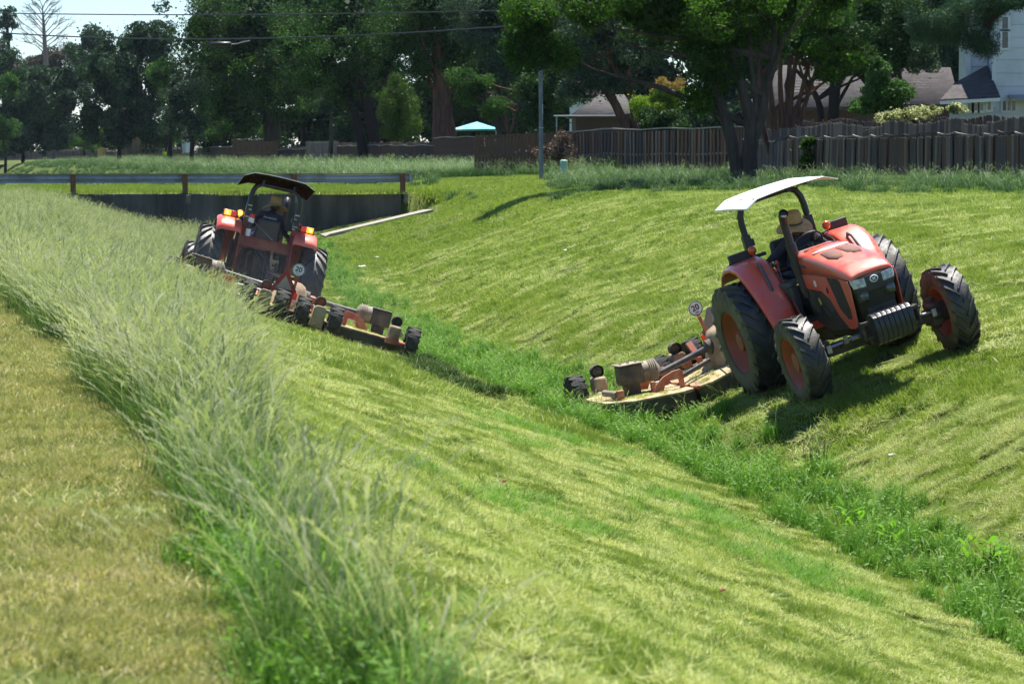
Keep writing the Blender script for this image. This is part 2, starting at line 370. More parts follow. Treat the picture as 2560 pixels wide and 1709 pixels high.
# ---------------------------------------------------------------- grass
def blade_patch(n, rad, h, w, bend, seed, lie=0.0, heads=0, headh=(0.5, 0.8), broad=0, gauss=True, rr=(0, 0.8), nseg=2):
    r = np.random.default_rng(seed)
    a = r.random(n) * 2 * np.pi
    d = rad * (np.sqrt(r.random(n)) if not gauss else np.minimum(np.abs(r.normal(0, 0.5, n)), 1.2))
    bx, by = d * np.cos(a), d * np.sin(a)
    hh = r.uniform(h[0], h[1], n) * (1 - 0.25 * (d / rad) ** 2)
    ww = w * r.uniform(0.6, 1.3, n)
    dr = r.random(n) * 2 * np.pi; bd = bend * r.uniform(0.1, 1.0, n) * hh
    lying = r.random(n) < lie
    fx, fy = np.cos(dr), np.sin(dr)
    face = r.random(n) * np.pi
    sx, sy = np.cos(face), np.sin(face)
    V = []; rows = nseg + 1
    for k in range(rows):
        t = k / nseg
        up = np.where(lying, 0.012 + 0.035 * t * r.random(n), hh * (t - 0.18 * t * t * bend))
        out = np.where(lying, hh * 1.5 * t, bd * t ** 1.8)
        wk = ww * (1.0, 0.9, 0.6, 0.12)[k] if nseg == 3 else ww * (1.0, 0.85, 0.12)[k]
        cx, cy = bx + fx * out, by + fy * out
        V.append(np.stack([cx - sx * wk / 2, cy - sy * wk / 2, up - 0.01 * (k == 0)], -1))
        V.append(np.stack([cx + sx * wk / 2, cy + sy * wk / 2, up - 0.01 * (k == 0)], -1))
    V = np.stack(V, 1)                       # n, 2*rows, 3
    m_ = 2 * rows
    base = (np.arange(n) * m_)[:, None, None]
    F = np.concatenate([base + np.array([[[2 * k, 2 * k + 1, 2 * k + 3, 2 * k + 2]]]) for k in range(nseg)], 1).reshape(-1, 4)
    rn = r.uniform(rr[0], rr[1], n); rn = np.where(lying, r.uniform(0.6, 1.0, n), rn)
    A = np.repeat(rn, m_); V = V.reshape(-1, 3)
    if heads:
        VV = [V]; FF = [F]; AA = [A]; off = len(V)
        for i in range(heads):
            an = r.random() * 6.283; dd = rad * abs(r.normal(0, 0.5)); x0, y0 = dd * math.cos(an), dd * math.sin(an)
            H = r.uniform(*headh); fa = r.random() * 6.283; lean = r.uniform(0.1, 0.6) * H; cx, cy = math.cos(fa), math.sin(fa)
            px_, py_ = -cy, cx; P = []
            for k in range(5):
                t = k / 4; P.append((x0 + cx * lean * t ** 2, y0 + cy * lean * t ** 2, H * (t - 0.12 * t ** 3)))
            vv = []; 
            for p in P: vv += [(p[0] - px_ * 0.0015, p[1] - py_ * 0.0015, p[2]), (p[0] + px_ * 0.0015, p[1] + py_ * 0.0015, p[2])]
            ff = [(2 * k, 2 * k + 1, 2 * k + 3, 2 * k + 2) for k in range(4)]
            hd = r.uniform(0.07, 0.16); ns = 7
            e1 = Vector(P[4]); dv = (Vector(P[4]) - Vector(P[3])).normalized()
            droop = r.uniform(0.2, 1.0)
            for k in range(ns):
                t = k / ns; c = e1 + dv * hd * (t - 0.15) + Vector((cx, cy, -0.6)) * (droop * 0.06 * t * t)
                sgn = 1 if k % 2 else -1
                sd_ = Vector((px_, py_, 0)) * sgn * 0.008 + Vector((cx, cy, 0)) * r.uniform(-0.004, 0.004)
                o_ = len(vv); L_ = hd / ns * 2.2
                vv += [tuple(c), tuple(c + sd_ * 0.6 + dv * L_ * 0.4), tuple(c + sd_ + dv * L_), tuple(c - sd_ * 0.2 + dv * L_ * 0.5)]
                ff.append((o_, o_ + 1, o_ + 2, o_ + 3))
            VV.append(np.array(vv)); FF.append(np.array(ff) + off); AA.append(np.full(len(vv), r.uniform(0.86, 1.0))); off += len(vv)
        V = np.concatenate(VV); F = np.concatenate(FF); A = np.concatenate(AA)
    if broad:
        VV = [V]; FF = [F]; AA = [A]; off = len(V)
        for i in range(broad):
            an = r.random() * 6.283; dd = rad * math.sqrt(r.random()); x0, y0 = dd * math.cos(an), dd * math.sin(an)
            z0 = r.uniform(h[0], h[1]) * r.uniform(0.4, 1.0); s_ = r.uniform(0.010, 0.022); fa = r.random() * 6.283; ti = r.uniform(-0.5, 0.5)
            c = np.array([x0, y0, z0]); d1 = np.array([math.cos(fa), math.sin(fa), ti]) * s_ * 1.5; d2 = np.array([-math.sin(fa), math.cos(fa), r.uniform(-0.4, 0.4)]) * s_
            VV.append(np.array([c - d1, c + d2, c + d1, c - d2])); FF.append(np.array([[0, 1, 2, 3]]) + off); AA.append(np.full(4, r.uniform(0.0, 0.7))); off += 4
        V = np.concatenate(VV); F = np.concatenate(FF); A = np.concatenate(AA)
    return V, F, A

def proto_coll(name, patches, m):
    col = bpy.data.collections.new(name)
    for i, (V, F, A) in enumerate(patches):
        me = np_mesh(f'{name}_{i}', V, F, m, {'rnd': A})
        col.objects.link(bpy.data.objects.new(f'{name}_{i:02d}', me))
    return col

def scatter_group(coll):
    ng = bpy.data.node_groups.new('scatter_' + coll.name, 'GeometryNodeTree')
    ng.interface.new_socket('Geometry', in_out='INPUT', socket_type='NodeSocketGeometry')
    ng.interface.new_socket('Geometry', in_out='OUTPUT', socket_type='NodeSocketGeometry')
    N, L = ng.nodes, ng.links
    gi = N.new('NodeGroupInput'); go = N.new('NodeGroupOutput')
    ci = N.new('GeometryNodeCollectionInfo'); ci.inputs['Collection'].default_value = coll
    ci.inputs['Separate Children'].default_value = True; ci.inputs['Reset Children'].default_value = True
    io = N.new('GeometryNodeInstanceOnPoints'); io.inputs['Pick Instance'].default_value = True
    def na(nm, ty):
        n = N.new('GeometryNodeInputNamedAttribute'); n.data_type = ty; n.inputs['Name'].default_value = nm; return n.outputs['Attribute']
    L.new(gi.outputs[0], io.inputs['Points']); L.new(ci.outputs[0], io.inputs['Instance'])
    L.new(na('idx', 'INT'), io.inputs['Instance Index'])
    er = N.new('FunctionNodeEulerToRotation'); L.new(na('rot', 'FLOAT_VECTOR'), er.inputs[0]); L.new(er.outputs[0], io.inputs['Rotation'])
    L.new(na('scl', 'FLOAT_VECTOR'), io.inputs['Scale'])
    L.new(io.outputs[0], go.inputs[0])
    return ng

def scatter(name, x, y, coll, label, cat, scl=(0.8, 1.25), zs=None, follow=1.0, dz=0.0, grp=None, seed=0, parent=None, z=None, kind='stuff', lean=0.0):
    r = np.random.default_rng(500 + seed)
    n = len(x)
    zz = (terr(x, y) if z is None else z) + dz
    e = 0.5
    nx = -(terr(x + e, y) - terr(x - e, y)) / (2 * e) * follow; ny = -(terr(x, y + e) - terr(x, y - e)) / (2 * e) * follow
    jump = (np.abs(nx) > 0.8) | (np.abs(ny) > 0.8); nx = np.where(jump, 0, nx); ny = np.where(jump, 0, ny)
    nx = nx + r.normal(0, lean, n); ny = ny + r.normal(0, lean, n)
    ln = np.sqrt(nx ** 2 + ny ** 2 + 1); nx, ny, nz = nx / ln, ny / ln, 1 / ln
    yaw = r.random(n) * 2 * np.pi
    c, s_ = np.cos(-yaw), np.sin(-yaw)
    qx, qy = c * nx - s_ * ny, s_ * nx + c * ny
    a = -np.arcsin(np.clip(qy, -1, 1)); b = np.arctan2(qx, nz)
    sc = r.uniform(scl[0], scl[1], n); sz = sc if zs is None else sc * zs
    me = bpy.data.meshes.new(name); me.vertices.add(n)
    me.vertices.foreach_set('co', np.stack([x, y, zz], -1).astype(np.float32).ravel())
    at = me.attributes.new('rot', 'FLOAT_VECTOR', 'POINT'); at.data.foreach_set('vector', np.stack([a, b, yaw], -1).astype(np.float32).ravel())
    at = me.attributes.new('scl', 'FLOAT_VECTOR', 'POINT'); at.data.foreach_set('vector', np.stack([sc, sc, sz], -1).astype(np.float32).ravel())
    at = me.attributes.new('idx', 'INT', 'POINT'); at.data.foreach_set('value', r.integers(0, len(coll.objects), n).astype(np.int32))
    o = bpy.data.objects.new(name, me); C.objects.link(o)
    md = o.modifiers.new('scatter', 'NODES'); md.node_group = grp or scatter_group(coll)
    tag(o, label, cat, kind=kind)
    if parent is not None: o.parent = parent
    return o

def sample(y0, y1, dens, seed):
    r = np.random.default_rng(seed)
    W = 0.18 * y1 + 1.6; n = int(dens * 2 * W * (y1 - y0))
    x = r.uniform(-W, W, n); y = r.uniform(y0, y1, n)
    k = (np.abs(x) < 0.18 * y + 1.6) & ((CAM_Z - terr(x, y)) * FPX / y < 1560)
    return x[k], y[k]
def Xof(x, y): return x + 0.22683 * y
def tallL(y): return np.interp(y, [0, 8, 12, 18, 60], [1.28, 1.35, 1.50, 1.58, 1.6])
def tallR(y): return np.interp(y, [0, 9, 11, 15, 22, 30, 40, 50.5, 53.2, 54.5, 70, 97], [1.40, 1.50, 1.62, 2.05, 2.85, 3.8, 4.8, 5.7, 5.9, 8.4, 10.5, 12.8])
def stripL(y): return np.interp(y, [0, 20, 25, 32, 41, 49, 56, 75, 97], [8.4, 8.6, 8.85, 9.7, 9.85, 10.2, 10.3, 12.2, 14.2])
def stripR(y): return np.interp(y, [0, 20, 25, 32, 40.0, 41.5, 45, 56, 75, 97], [10.0, 10.1, 10.5, 11.3, 11.6, 11.0, 12.2, 12.0, 13.2, 15.2])
def edge_n(x, y, s_, sd_): return (vnoise(x, y, 1.3, sd_) - 0.5) * s_ + (vnoise(x, y, 4.0, sd_ + 1) - 0.5) * s_ * 0.5
def masks(x, y):
    X = Xof(x, y); e = edge_n(x, y, 0.35, 11); u, v = uv_of(x, y)
    tall = (X > tallL(y) + e * 0.7) & (X < tallR(y) + e) & (v < VW)
    strip = (X > stripL(y) + e) & (X < stripR(y) + e * 1.3) & (v < VW)
    weed = (X > np.interp(y, [60, 75, 85, 95, 130], [26.2, 24.8, 22.3, 21.5, 22]) + e * 4 + (vnoise(x, y, 0.35, 71) - 0.5) * 5) & (X < 35) & (y > 55)
    road = (v > VW) & (v < 119) & (X < 21)
    beyond = (v >= 119)
    pave = (np.abs(v - (VW - 1.2)) < 1.6) & (X > 15.0) & (X < 19.6)
    return tall, strip, weed, road, beyond, pave

# colours: dark green, green, yellow green, straw
M_lawn = leaf_mat('mown_grass_blades', [(0.095, 0.165, 0.025), (0.19, 0.28, 0.045), (0.30, 0.365, 0.085), (0.46, 0.45, 0.19)], trans=0.4, nscale=0.55, tint=(0.72, 0.34), fine=7.0, along=0.22)
M_dry = leaf_mat('dry_mown_grass_blades', [(0.12, 0.155, 0.04), (0.26, 0.28, 0.085), (0.40, 0.38, 0.16), (0.55, 0.46, 0.25)], trans=0.35, nscale=0.8, tint=(0.66, 0.46), fine=4.0)
M_tall = leaf_mat('tall_grass_blades', [(0.032, 0.082, 0.014), (0.062, 0.135, 0.026), (0.120, 0.185, 0.052), (0.42, 0.43, 0.27)], trans=0.38, nscale=0.45, tint=(0.80, 0.20), spec=0.15, rough=0.6, fine=2.5)
M_lush = leaf_mat('ditch_grass_blades', [(0.045, 0.125, 0.015), (0.090, 0.215, 0.025), (0.155, 0.31, 0.045), (0.33, 0.41, 0.17)], trans=0.42, nscale=0.8, tint=(0.70, 0.30), spec=0.25, rough=0.6, fine=3.0)
M_weed = leaf_mat('fence_weed_blades', [(0.018, 0.055, 0.016), (0.042, 0.10, 0.030), (0.09, 0.17, 0.065), (0.28, 0.35, 0.20)], trans=0.35, nscale=0.4, tint=(0.72, 0.28), fine=1.5)
M_clip = leaf_mat('cut_grass_blades', [(0.02, 0.055, 0.008), (0.045, 0.10, 0.012), (0.10, 0.16, 0.03), (0.25, 0.27, 0.08)], trans=0.15, nscale=1.0, tint=(0.8, 0.2))
M_clip2 = leaf_mat('deep_green_tuft_blades', [(0.055, 0.115, 0.015), (0.11, 0.19, 0.026), (0.18, 0.26, 0.045), (0.30, 0.34, 0.10)], trans=0.3, nscale=1.0, tint=(0.8, 0.2))
M_hay = leaf_mat('pale_clippings', [(0.12, 0.20, 0.035), (0.24, 0.32, 0.07), (0.36, 0.41, 0.12), (0.50, 0.50, 0.21)], trans=0.3, nscale=1.0, tint=(0.7, 0.3), fine=3.0)

def do_grass():
    lawn_n = proto_coll('lawn_near', [blade_patch(620, 0.34, (0.03, 0.075), 0.0042, 0.7, i, lie=0.16) for i in range(4)], M_lawn)
    lawn_m = proto_coll('lawn_mid', [blade_patch(520, 0.42, (0.04, 0.095), 0.0075, 0.7, 10 + i, lie=0.18) for i in range(4)], M_lawn)
    lawn_f = proto_coll('lawn_far', [blade_patch(480, 0.75, (0.05, 0.11), 0.016, 0.7, 20 + i, lie=0.15) for i in range(3)], M_lawn)
    dry_n = proto_coll('dry_near', [blade_patch(620, 0.34, (0.03, 0.07), 0.0045, 0.8, 30 + i, lie=0.22) for i in range(4)], M_dry)
    tall_n = proto_coll('tall_near', [blade_patch(190, 0.22, (0.22, 0.50), 0.0036, 0.95, 40 + i, heads=26, headh=(0.40, 0.66), rr=(0, 0.72), nseg=3) for i in range(5)], M_tall)
    tall_f = proto_coll('tall_far', [blade_patch(150, 0.34, (0.22, 0.50), 0.0075, 0.9, 50 + i, heads=18, headh=(0.36, 0.60), rr=(0, 0.74), nseg=3) for i in range(4)], M_tall)
    lush = proto_coll('lush', [blade_patch(230, 0.24, (0.12, 0.36), 0.0065, 0.6, 60 + i, broad=45, heads=6, headh=(0.3, 0.5), rr=(0, 0.95), nseg=3) for i in range(4)], M_lush)
    weeds = proto_coll('weeds', [blade_patch(170, 0.38, (0.10, 0.34), 0.012, 0.8, 70 + i, heads=8, headh=(0.28, 0.48), rr=(0, 0.9), nseg=3) for i in range(4)], M_weed)
    jobs = {k: ([], []) for k in ('lawn_n', 'lawn_m', 'lawn_f', 'dry', 'tall_n', 'tall_f', 'tall_w', 'lush', 'weed', 'road', 'mound')}
    def put(k, x, y): jobs[k][0].append(x); jobs[k][1].append(y)
    for (y0, y1, dens, key, seed) in ((7.5, 20, 13, 'n', 1), (20, 34, 10, 'n', 2), (34, 60, 6.5, 'm', 3), (60, 97, 2.4, 'f', 4), (97, 135, 1.2, 'f', 5)):
        x, y = sample(y0, y1, dens, seed)
        tall, strip, weed, road, beyond, pave = masks(x, y)
        X = Xof(x, y); left = X < tallL(y) + 0.3
        base = ~(road | beyond | pave)
        k = base & ~left & ~(tall & (X > tallL(y) + 0.25) & (X < tallR(y) - 0.3))
        put('lawn_' + key, x[k], y[k])
        k = base & left; put('dry', x[k], y[k])
    for (y0, y1, dens, key, seed) in ((7.5, 22, 17, 'tall_n', 11), (22, 40, 11, 'tall_n', 12), (40, 97, 6.5, 'tall_f', 13)):
        x, y = sample(y0, y1, dens, seed)
        tall = masks(x, y)[0]; put(key, x[tall], y[tall])
    x, y = sample(18, 97, 9, 21); k = masks(x, y)[1]; k &= (y < 62) | (np.random.default_rng(1).random(len(x)) < 0.5); put('lush', x[k], y[k])
    x, y = sample(55, 135, 2.6, 31); m_ = masks(x, y); k = m_[2] & ~m_[3] & ((m_[4] == 0) | (Xof(x, y) > 20)) & (vnoise(x, y, 0.8, 41) + 0.35 * vnoise(x, y, 2.2, 42) > 0.30 + 0.25 * np.clip((26 - Xof(x, y)) / 4, 0, 1) + 0.75 * ((1280 + FPX * x / y > 1090) & (1280 + FPX * x / y < 1370) & (Xof(x, y) > 20.5))); put('weed', x[k], y[k])
    x, y = sample(97, 124, 2.6, 32); k = masks(x, y)[3]; put('road', x[k], y[k])
    r = np.random.default_rng(5)
    y = 120 + r.random(17000) ** 1.6 * 260; x = r.uniform(-0.2, 0.2, 17000) * y; X = Xof(x, y); k = (X > 9) & (X < 36); put('mound', x[k], y[k])
    J = {k: (np.concatenate(a), np.concatenate(b)) if a else (np.zeros(0),) * 2 for k, (a, b) in jobs.items()}
    scatter('mown_grass', *J['lawn_n'], lawn_n, 'short yellow green mown grass on the near slope of the ditch', 'grass', seed=1, zs=0.8 + 1.0 * vnoise(uv_of(*J['lawn_n'])[0], uv_of(*J['lawn_n'])[1] * 0.25, 2.6, 81) * vnoise(uv_of(*J['lawn_n'])[0], uv_of(*J['lawn_n'])[1] * 0.25, 0.9, 82))
    scatter('mown_grass', *J['lawn_m'], lawn_m, 'short mown grass around the two tractors', 'grass', seed=2, zs=0.75 + 1.2 * vnoise(uv_of(*J['lawn_m'])[0], uv_of(*J['lawn_m'])[1] * 0.2, 1.9, 83) * vnoise(uv_of(*J['lawn_m'])[0], uv_of(*J['lawn_m'])[1] * 0.2, 0.8, 84))
    scatter('mown_grass', *J['lawn_f'], lawn_f, 'short mown grass on the far bank below the fence', 'grass', seed=3)
    scatter('dry_grass', *J['dry'], dry_n, 'dry brownish mown grass along the left edge', 'grass', seed=4)
    scatter('tall_grass', *J['tall_n'], tall_n, 'tall uncut grass with pale seed heads in the left foreground', 'grass', seed=5, follow=0.3, lean=0.16, scl=(0.75, 1.15))
    scatter('tall_grass', *J['tall_f'], tall_f, 'tall uncut grass on the bank left of the farther tractor', 'grass', seed=6, follow=0.3, lean=0.08, scl=(0.75, 1.1))
    scatter('ditch_grass', *J['lush'], lush, 'bright green lush grass strip in the bottom of the ditch', 'grass', seed=7, follow=0.3, lean=0.08, scl=(0.55, 0.95))
    scatter('fence_grass', *J['weed'], weeds, 'dark green tall weeds along the foot of the wooden fence', 'grass', seed=8, follow=0.3, scl=(0.35, 1.25), lean=0.14)
    scatter('verge_grass', *J['road'], lawn_f, 'bright mown verge grass behind the concrete culvert wall', 'grass', seed=9, zs=1.6)
    scatter('mound_grass', *J['mound'], weeds, 'uncut bluish green grass on the bank beyond the guardrail', 'grass', seed=10, scl=(1.0, 1.8), zs=1.0, follow=0.6)
    hay = proto_coll('hay', [blade_patch(150, 0.20, (0.05, 0.12), 0.0045, 1.2, 95 + i, lie=0.85, rr=(0.1, 1)) for i in range(3)], M_hay)
    hayf = proto_coll('hayf', [blade_patch(110, 0.28, (0.06, 0.16), 0.009, 1.2, 98 + i, lie=0.85, rr=(0.1, 1)) for i in range(3)], M_hay)
    xs, ys = [], []
    for y0, y1, dens, key in ((8, 34, 20, 0), (34, 80, 8, 1)):
        x, y = sample(y0, y1, dens, 51 + key); m_ = masks(x, y); X = Xof(x, y)
        k = ~(m_[0] | m_[1] | m_[2] | m_[3] | m_[4] | m_[5]) & (X > tallR(y)) & (vnoise(uv_of(x, y)[0], uv_of(x, y)[1] * 0.10, 1.8, 61) * 0.6 + vnoise(uv_of(x, y)[0], uv_of(x, y)[1] * 0.2, 5.5, 62) * 0.4 > 0.02 + 0.80 * np.random.default_rng(3).random(len(x)))
        scatter('grass_clippings', x[k], y[k], (hay, hayf)[key], ('pale cut grass clippings strewn over the near mown slope', 'pale cut grass clippings strewn over the far mown bank')[key], 'grass clippings', seed=20 + key, dz=0.03)
    r7 = np.random.default_rng(77); yy = 7.5 + r7.random(230) * 13; XX = tallL(yy) + 0.12 + np.abs(r7.normal(0, 0.12, 230)); xx = XX - 0.22683 * yy
    scatter('broad_grass', xx, yy, lush, 'bright green broader blades at the left foot of the tall grass', 'grass', seed=40, follow=0.4, scl=(0.35, 0.7), lean=0.1)
    yy = 8 + r7.random(200) * 14; XX = tallR(yy) - 0.14 - np.abs(r7.normal(0, 0.10, 200)); xx = XX - 0.22683 * yy
    scatter('broad_grass', xx, yy, lush, 'bright green broader blades along the cut right edge of the tall grass', 'grass', seed=41, follow=0.4, scl=(0.35, 0.7), lean=0.1)
    tuft = proto_coll('tuft', [blade_patch(130, 0.13, (0.05, 0.13), 0.005, 0.9, 70 + i + 40, lie=0.2, rr=(0, 0.75)) for i in range(3)], M_clip2)
    tuftf = proto_coll('tuftf', [blade_patch(100, 0.2, (0.06, 0.16), 0.009, 0.9, 74 + i + 40, lie=0.2, rr=(0, 0.75)) for i in range(3)], M_clip2)
    for y0, y1, dens, key in ((8, 34, 2.6, 0), (34, 90, 1.8, 1)):
        x, y = sample(y0, y1, dens, 151 + key); m_ = masks(x, y); X = Xof(x, y)
        k = ~(m_[0] | m_[1] | m_[2] | m_[3] | m_[4] | m_[5]) & (X > tallR(y)) & (vnoise(uv_of(x, y)[0] * 1.3, uv_of(x, y)[1] * 0.2, 1.1, 161) > 0.25 + 0.65 * np.random.default_rng(7).random(len(x)))
        scatter('grass_tufts', x[k], y[k], (tuft, tuftf)[key], ('darker green tufts in the near mown grass', 'darker green tufts in the far mown bank')[key], 'grass', seed=30 + key)
    # windrows of cut grass and flattened tufts
    clip = proto_coll('clip', [blade_patch(260, 0.22, (0.06, 0.16), 0.008, 1.4, 80 + i, lie=0.0, rr=(0, 0.8)) for i in range(3)], M_clip)
    flat = proto_coll('flat', [blade_patch(200, 0.30, (0.10, 0.22), 0.006, 1.5, 90 + i, lie=0.6, rr=(0.2, 1)) for i in range(3)], M_lush)
    xs, ys, zz = [], [], []
    for (p0, p1, n, wd, hh) in (((1050, 925), (1115, 960), 60, 0.35, 0.16), ((1120, 962), (1165, 985), 30, 0.25, 0.12), ((1195, 995), (1232, 1010), 24, 0.2, 0.12)):
        for i in range(n):
            t = r.random(); px_ = p0[0] + (p1[0] - p0[0]) * t; py_ = p0[1] + (p1[1] - p0[1]) * t
            s_ = 133.0
            for _ in range(6):
                xx, yy, z_ = place(px_, s_); s_ = (py_ - 385) / (CAM_Z - z_)
            xs.append(xx + r.normal(0, wd * 0.5)); ys.append(yy + r.normal(0, wd)); zz.append(abs(r.normal(0, hh * 0.5)))
    xs, ys = np.array(xs), np.array(ys)
    scatter('cut_grass_pile', xs, ys, clip, 'dark green heaps of freshly cut grass behind the left mower', 'grass', seed=11, z=terr(xs, ys) + np.array(zz))
    xs, ys = [], []
    for (px_, py_, n, wd) in ((1190, 1350, 18, 0.10), (1240, 1375, 18, 0.10), (1300, 1400, 18, 0.10), (1340, 1430, 12, 0.08), (1240, 1510, 20, 0.10), (1320, 1540, 16, 0.10), (1460, 1600, 18, 0.12), (1570, 1150, 8, 0.12), (1730, 1420, 10, 0.12), (1150, 1140, 10, 0.12)):
        s_ = 250.0
        for _ in range(12):
            xx, yy, z_ = place(px_, s_); s_ = 0.5 * s_ + 0.5 * (py_ - 385) / (CAM_Z - z_)
        xs += list(xx + r.normal(0, wd, n)); ys += list(yy + r.normal(0, wd * 3.0, n))
    xs, ys = np.array(xs), np.array(ys)
    pale = proto_coll('pale', [blade_patch(120, 0.12, (0.05, 0.13), 0.004, 1.3, 195 + i, lie=0.5, rr=(0.6, 1.0)) for i in range(3)], M_hay)  # sheen of the lying blades put into a paler colour
    scatter('pale_grass', xs, ys, pale, 'streaks of bent grass with its sheen coloured pale on the near slope', 'grass', seed=14)
    xs, ys = [], []
    for (px_, py_, n, wd) in ((1370, 1100, 26, 0.45), (1300, 1310, 14, 0.3), (1760, 1320, 22, 0.4), (1960, 1440, 26, 0.45), (1700, 1270, 10, 0.3), (2080, 1500, 12, 0.3), (1200, 1250, 8, .3), (1330, 1125, 10, .3)):
        s_ = 200.0
        for _ in range(10):
            xx, yy, z_ = place(px_, s_); s_ = 0.5 * s_ + 0.5 * (py_ - 385) / (CAM_Z - z_)
        xs += list(xx + r.normal(0, wd, n)); ys += list(yy + r.normal(0, wd * 1.2, n))
    xs, ys = np.array(xs), np.array(ys)
    scatter('flattened_grass', xs, ys, flat, 'flattened darker green tufts lying on the mown slope', 'grass', seed=12)
do_grass()
# ---------------------------------------------------------------- materials of the machines
DUST = (0.34, 0.27, 0.15)
M_orange = mat('orange_red_paint', (0.74, 0.095, 0.050), 0.30, dirt=(0.52, 0.19, 0.13), damt=0.35, dscale=2.2, var=0.07, coat=0.45)
M_redsh = mat('red_paint_dull', (0.24, 0.02, 0.016), 0.5, dirt=(0.22, 0.07, 0.04), damt=0.5, dscale=3.0, var=0.15)
M_black = mat('black_plastic', (0.022, 0.022, 0.024), 0.45, dirt=(0.07, 0.06, 0.045), damt=0.35, dscale=3, var=0.2)
M_frame = mat('dark_cast_metal', (0.03, 0.03, 0.03), 0.55, metal=0.2, dirt=(0.12, 0.095, 0.06), damt=0.6, dscale=5, var=0.3, bump=0.3, bscale=25)
M_tube = mat('black_painted_tube', (0.02, 0.021, 0.024), 0.32, dirt=(0.06, 0.055, 0.045), damt=0.25, dscale=4)
M_rubber = mat('tyre_rubber', (0.028, 0.029, 0.031), 0.5, dirt=(0.11, 0.10, 0.07), damt=0.38, dscale=4, var=0.25, bump=0.25, bscale=30, spec=0.6)
M_sidew = mat('dusty_sidewall_rubber', (0.05, 0.048, 0.042), 0.75, dirt=(0.20, 0.17, 0.10), damt=0.7, dscale=3, var=0.25)
M_rim = mat('orange_wheel_rim', (0.42, 0.07, 0.035), 0.5, dirt=(0.24, 0.12, 0.07), damt=0.55, dscale=4, var=0.15)
M_mesh = mat('dark_grille_mesh', (0.030, 0.026, 0.016), 0.6, dirt=(0.06, 0.055, 0.025), damt=0.6, dscale=6, var=0.3, bump=0.8, bscale=160)
M_bmesh = mat('dusty_bonnet_mesh', (0.16, 0.075, 0.055), 0.7, dirt=(0.24, 0.12, 0.08), damt=0.5, dscale=9, var=0.3, bump=0.6, bscale=150)
M_greyp = mat('grey_plastic', (0.075, 0.085, 0.095), 0.55, dirt=(0.11, 0.11, 0.10), damt=0.3, dscale=3)
M_canopy = mat('white_canopy_sheet', (0.74, 0.76, 0.75), 0.4, dirt=(0.45, 0.42, 0.33), damt=0.12, dscale=3, var=0.05)
M_canopy2 = mat('dark_canopy_sheet', (0.018, 0.018, 0.018), 1.0, spec=0.0, dirt=(0.04, 0.036, 0.03), damt=0.5, dscale=3, var=0.3)  # near-black sheet without gloss
M_steel = mat('bare_steel', (0.42, 0.42, 0.42), 0.35, metal=0.9, dirt=(0.20, 0.17, 0.13), damt=0.4, dscale=5)
M_lamp = mat('headlamp_glass', (0.80, 0.84, 0.84), 0.12, dirt=(0.15, 0.17, 0.16), damt=0.75, dscale=22, var=0.3, coat=0.6, bump=0.5, bscale=60)
M_amber = mat('amber_lens', (0.62, 0.09, 0.012), 0.15, var=0.4, dscale=14, coat=0.7)
M_amber_lit = mat('lit_amber_lens', (0.8, 0.25, 0.02), 0.2, emit=(1.0, 0.30, 0.02), estr=1.0)
M_core = mat('lit_amber_core', (1.0, 0.6, 0.1), 0.2, emit=(1.0, 0.62, 0.10), estr=2.2)
M_tail = mat('red_tail_lens', (0.42, 0.02, 0.015), 0.2, coat=0.6, emit=(1.0, 0.05, 0.02), estr=0.12)
M_white = mat('white_print', (0.78, 0.78, 0.76), 0.5)
M_ink = mat('black_print', (0.02, 0.02, 0.022), 0.5)
M_sticker = mat('white_bonnet_sticker', (0.80, 0.78, 0.74), 0.45, dirt=(0.4, 0.35, 0.3), damt=0.25, dscale=9)
M_seat = mat('black_seat_vinyl', (0.035, 0.038, 0.042), 0.45, dirt=(0.09, 0.085, 0.07), damt=0.3, dscale=3)
M_redknob = mat('red_knob', (0.65, 0.035, 0.02), 0.3, coat=0.4)
M_tan = mat('dust_covered_deck_paint', (0.42, 0.33, 0.18), 0.85, dirt=(0.15, 0.085, 0.05), damt=0.35, dscale=3, var=0.25, bump=0.6, bscale=22, stretch=(1, 2.2, 1))
M_tan2 = mat('dusty_beige_casting', (0.38, 0.30, 0.18), 0.8, dirt=(0.20, 0.11, 0.07), damt=0.45, dscale=4, var=0.2)
M_mred = mat('faded_red_mower_paint', (0.36, 0.075, 0.045), 0.6, dirt=(0.42, 0.26, 0.17), damt=0.45, dscale=5, var=0.2)
M_skirt = mat('grimy_deck_skirt', (0.045, 0.042, 0.036), 0.75, dirt=(0.11, 0.10, 0.06), damt=0.5, dscale=4, var=0.3)
M_gbox = mat('dark_gearbox_shield', (0.045, 0.042, 0.036), 0.6, dirt=(0.16, 0.13, 0.085), damt=0.5, dscale=6, var=0.25, bump=0.2)
M_shaft = mat('dark_grey_shaft_shield', (0.06, 0.063, 0.068), 0.4, dirt=(0.15, 0.13, 0.10), damt=0.35, dscale=6)
M_bell = mat('beige_bellows', (0.30, 0.26, 0.19), 0.7, dirt=(0.16, 0.13, 0.10), damt=0.5, dscale=8)
M_signr = mat('sign_red_border', (0.30, 0.02, 0.02), 0.5, dirt=(0.30, 0.22, 0.15), damt=0.2)
M_signt = mat('dusty_sign_face', (0.45, 0.36, 0.25), 0.7, dirt=(0.36, 0.30, 0.2), damt=0.4)
M_signb = mat('grey_aluminium_sign_back', (0.20, 0.20, 0.205), 0.5, metal=0.3, dirt=(0.26, 0.24, 0.2), damt=0.3)
M_yel = mat('yellow_sticker', (0.65, 0.55, 0.08), 0.5)
M_cableyel = mat('yellow_hose', (0.55, 0.5, 0.05), 0.5)

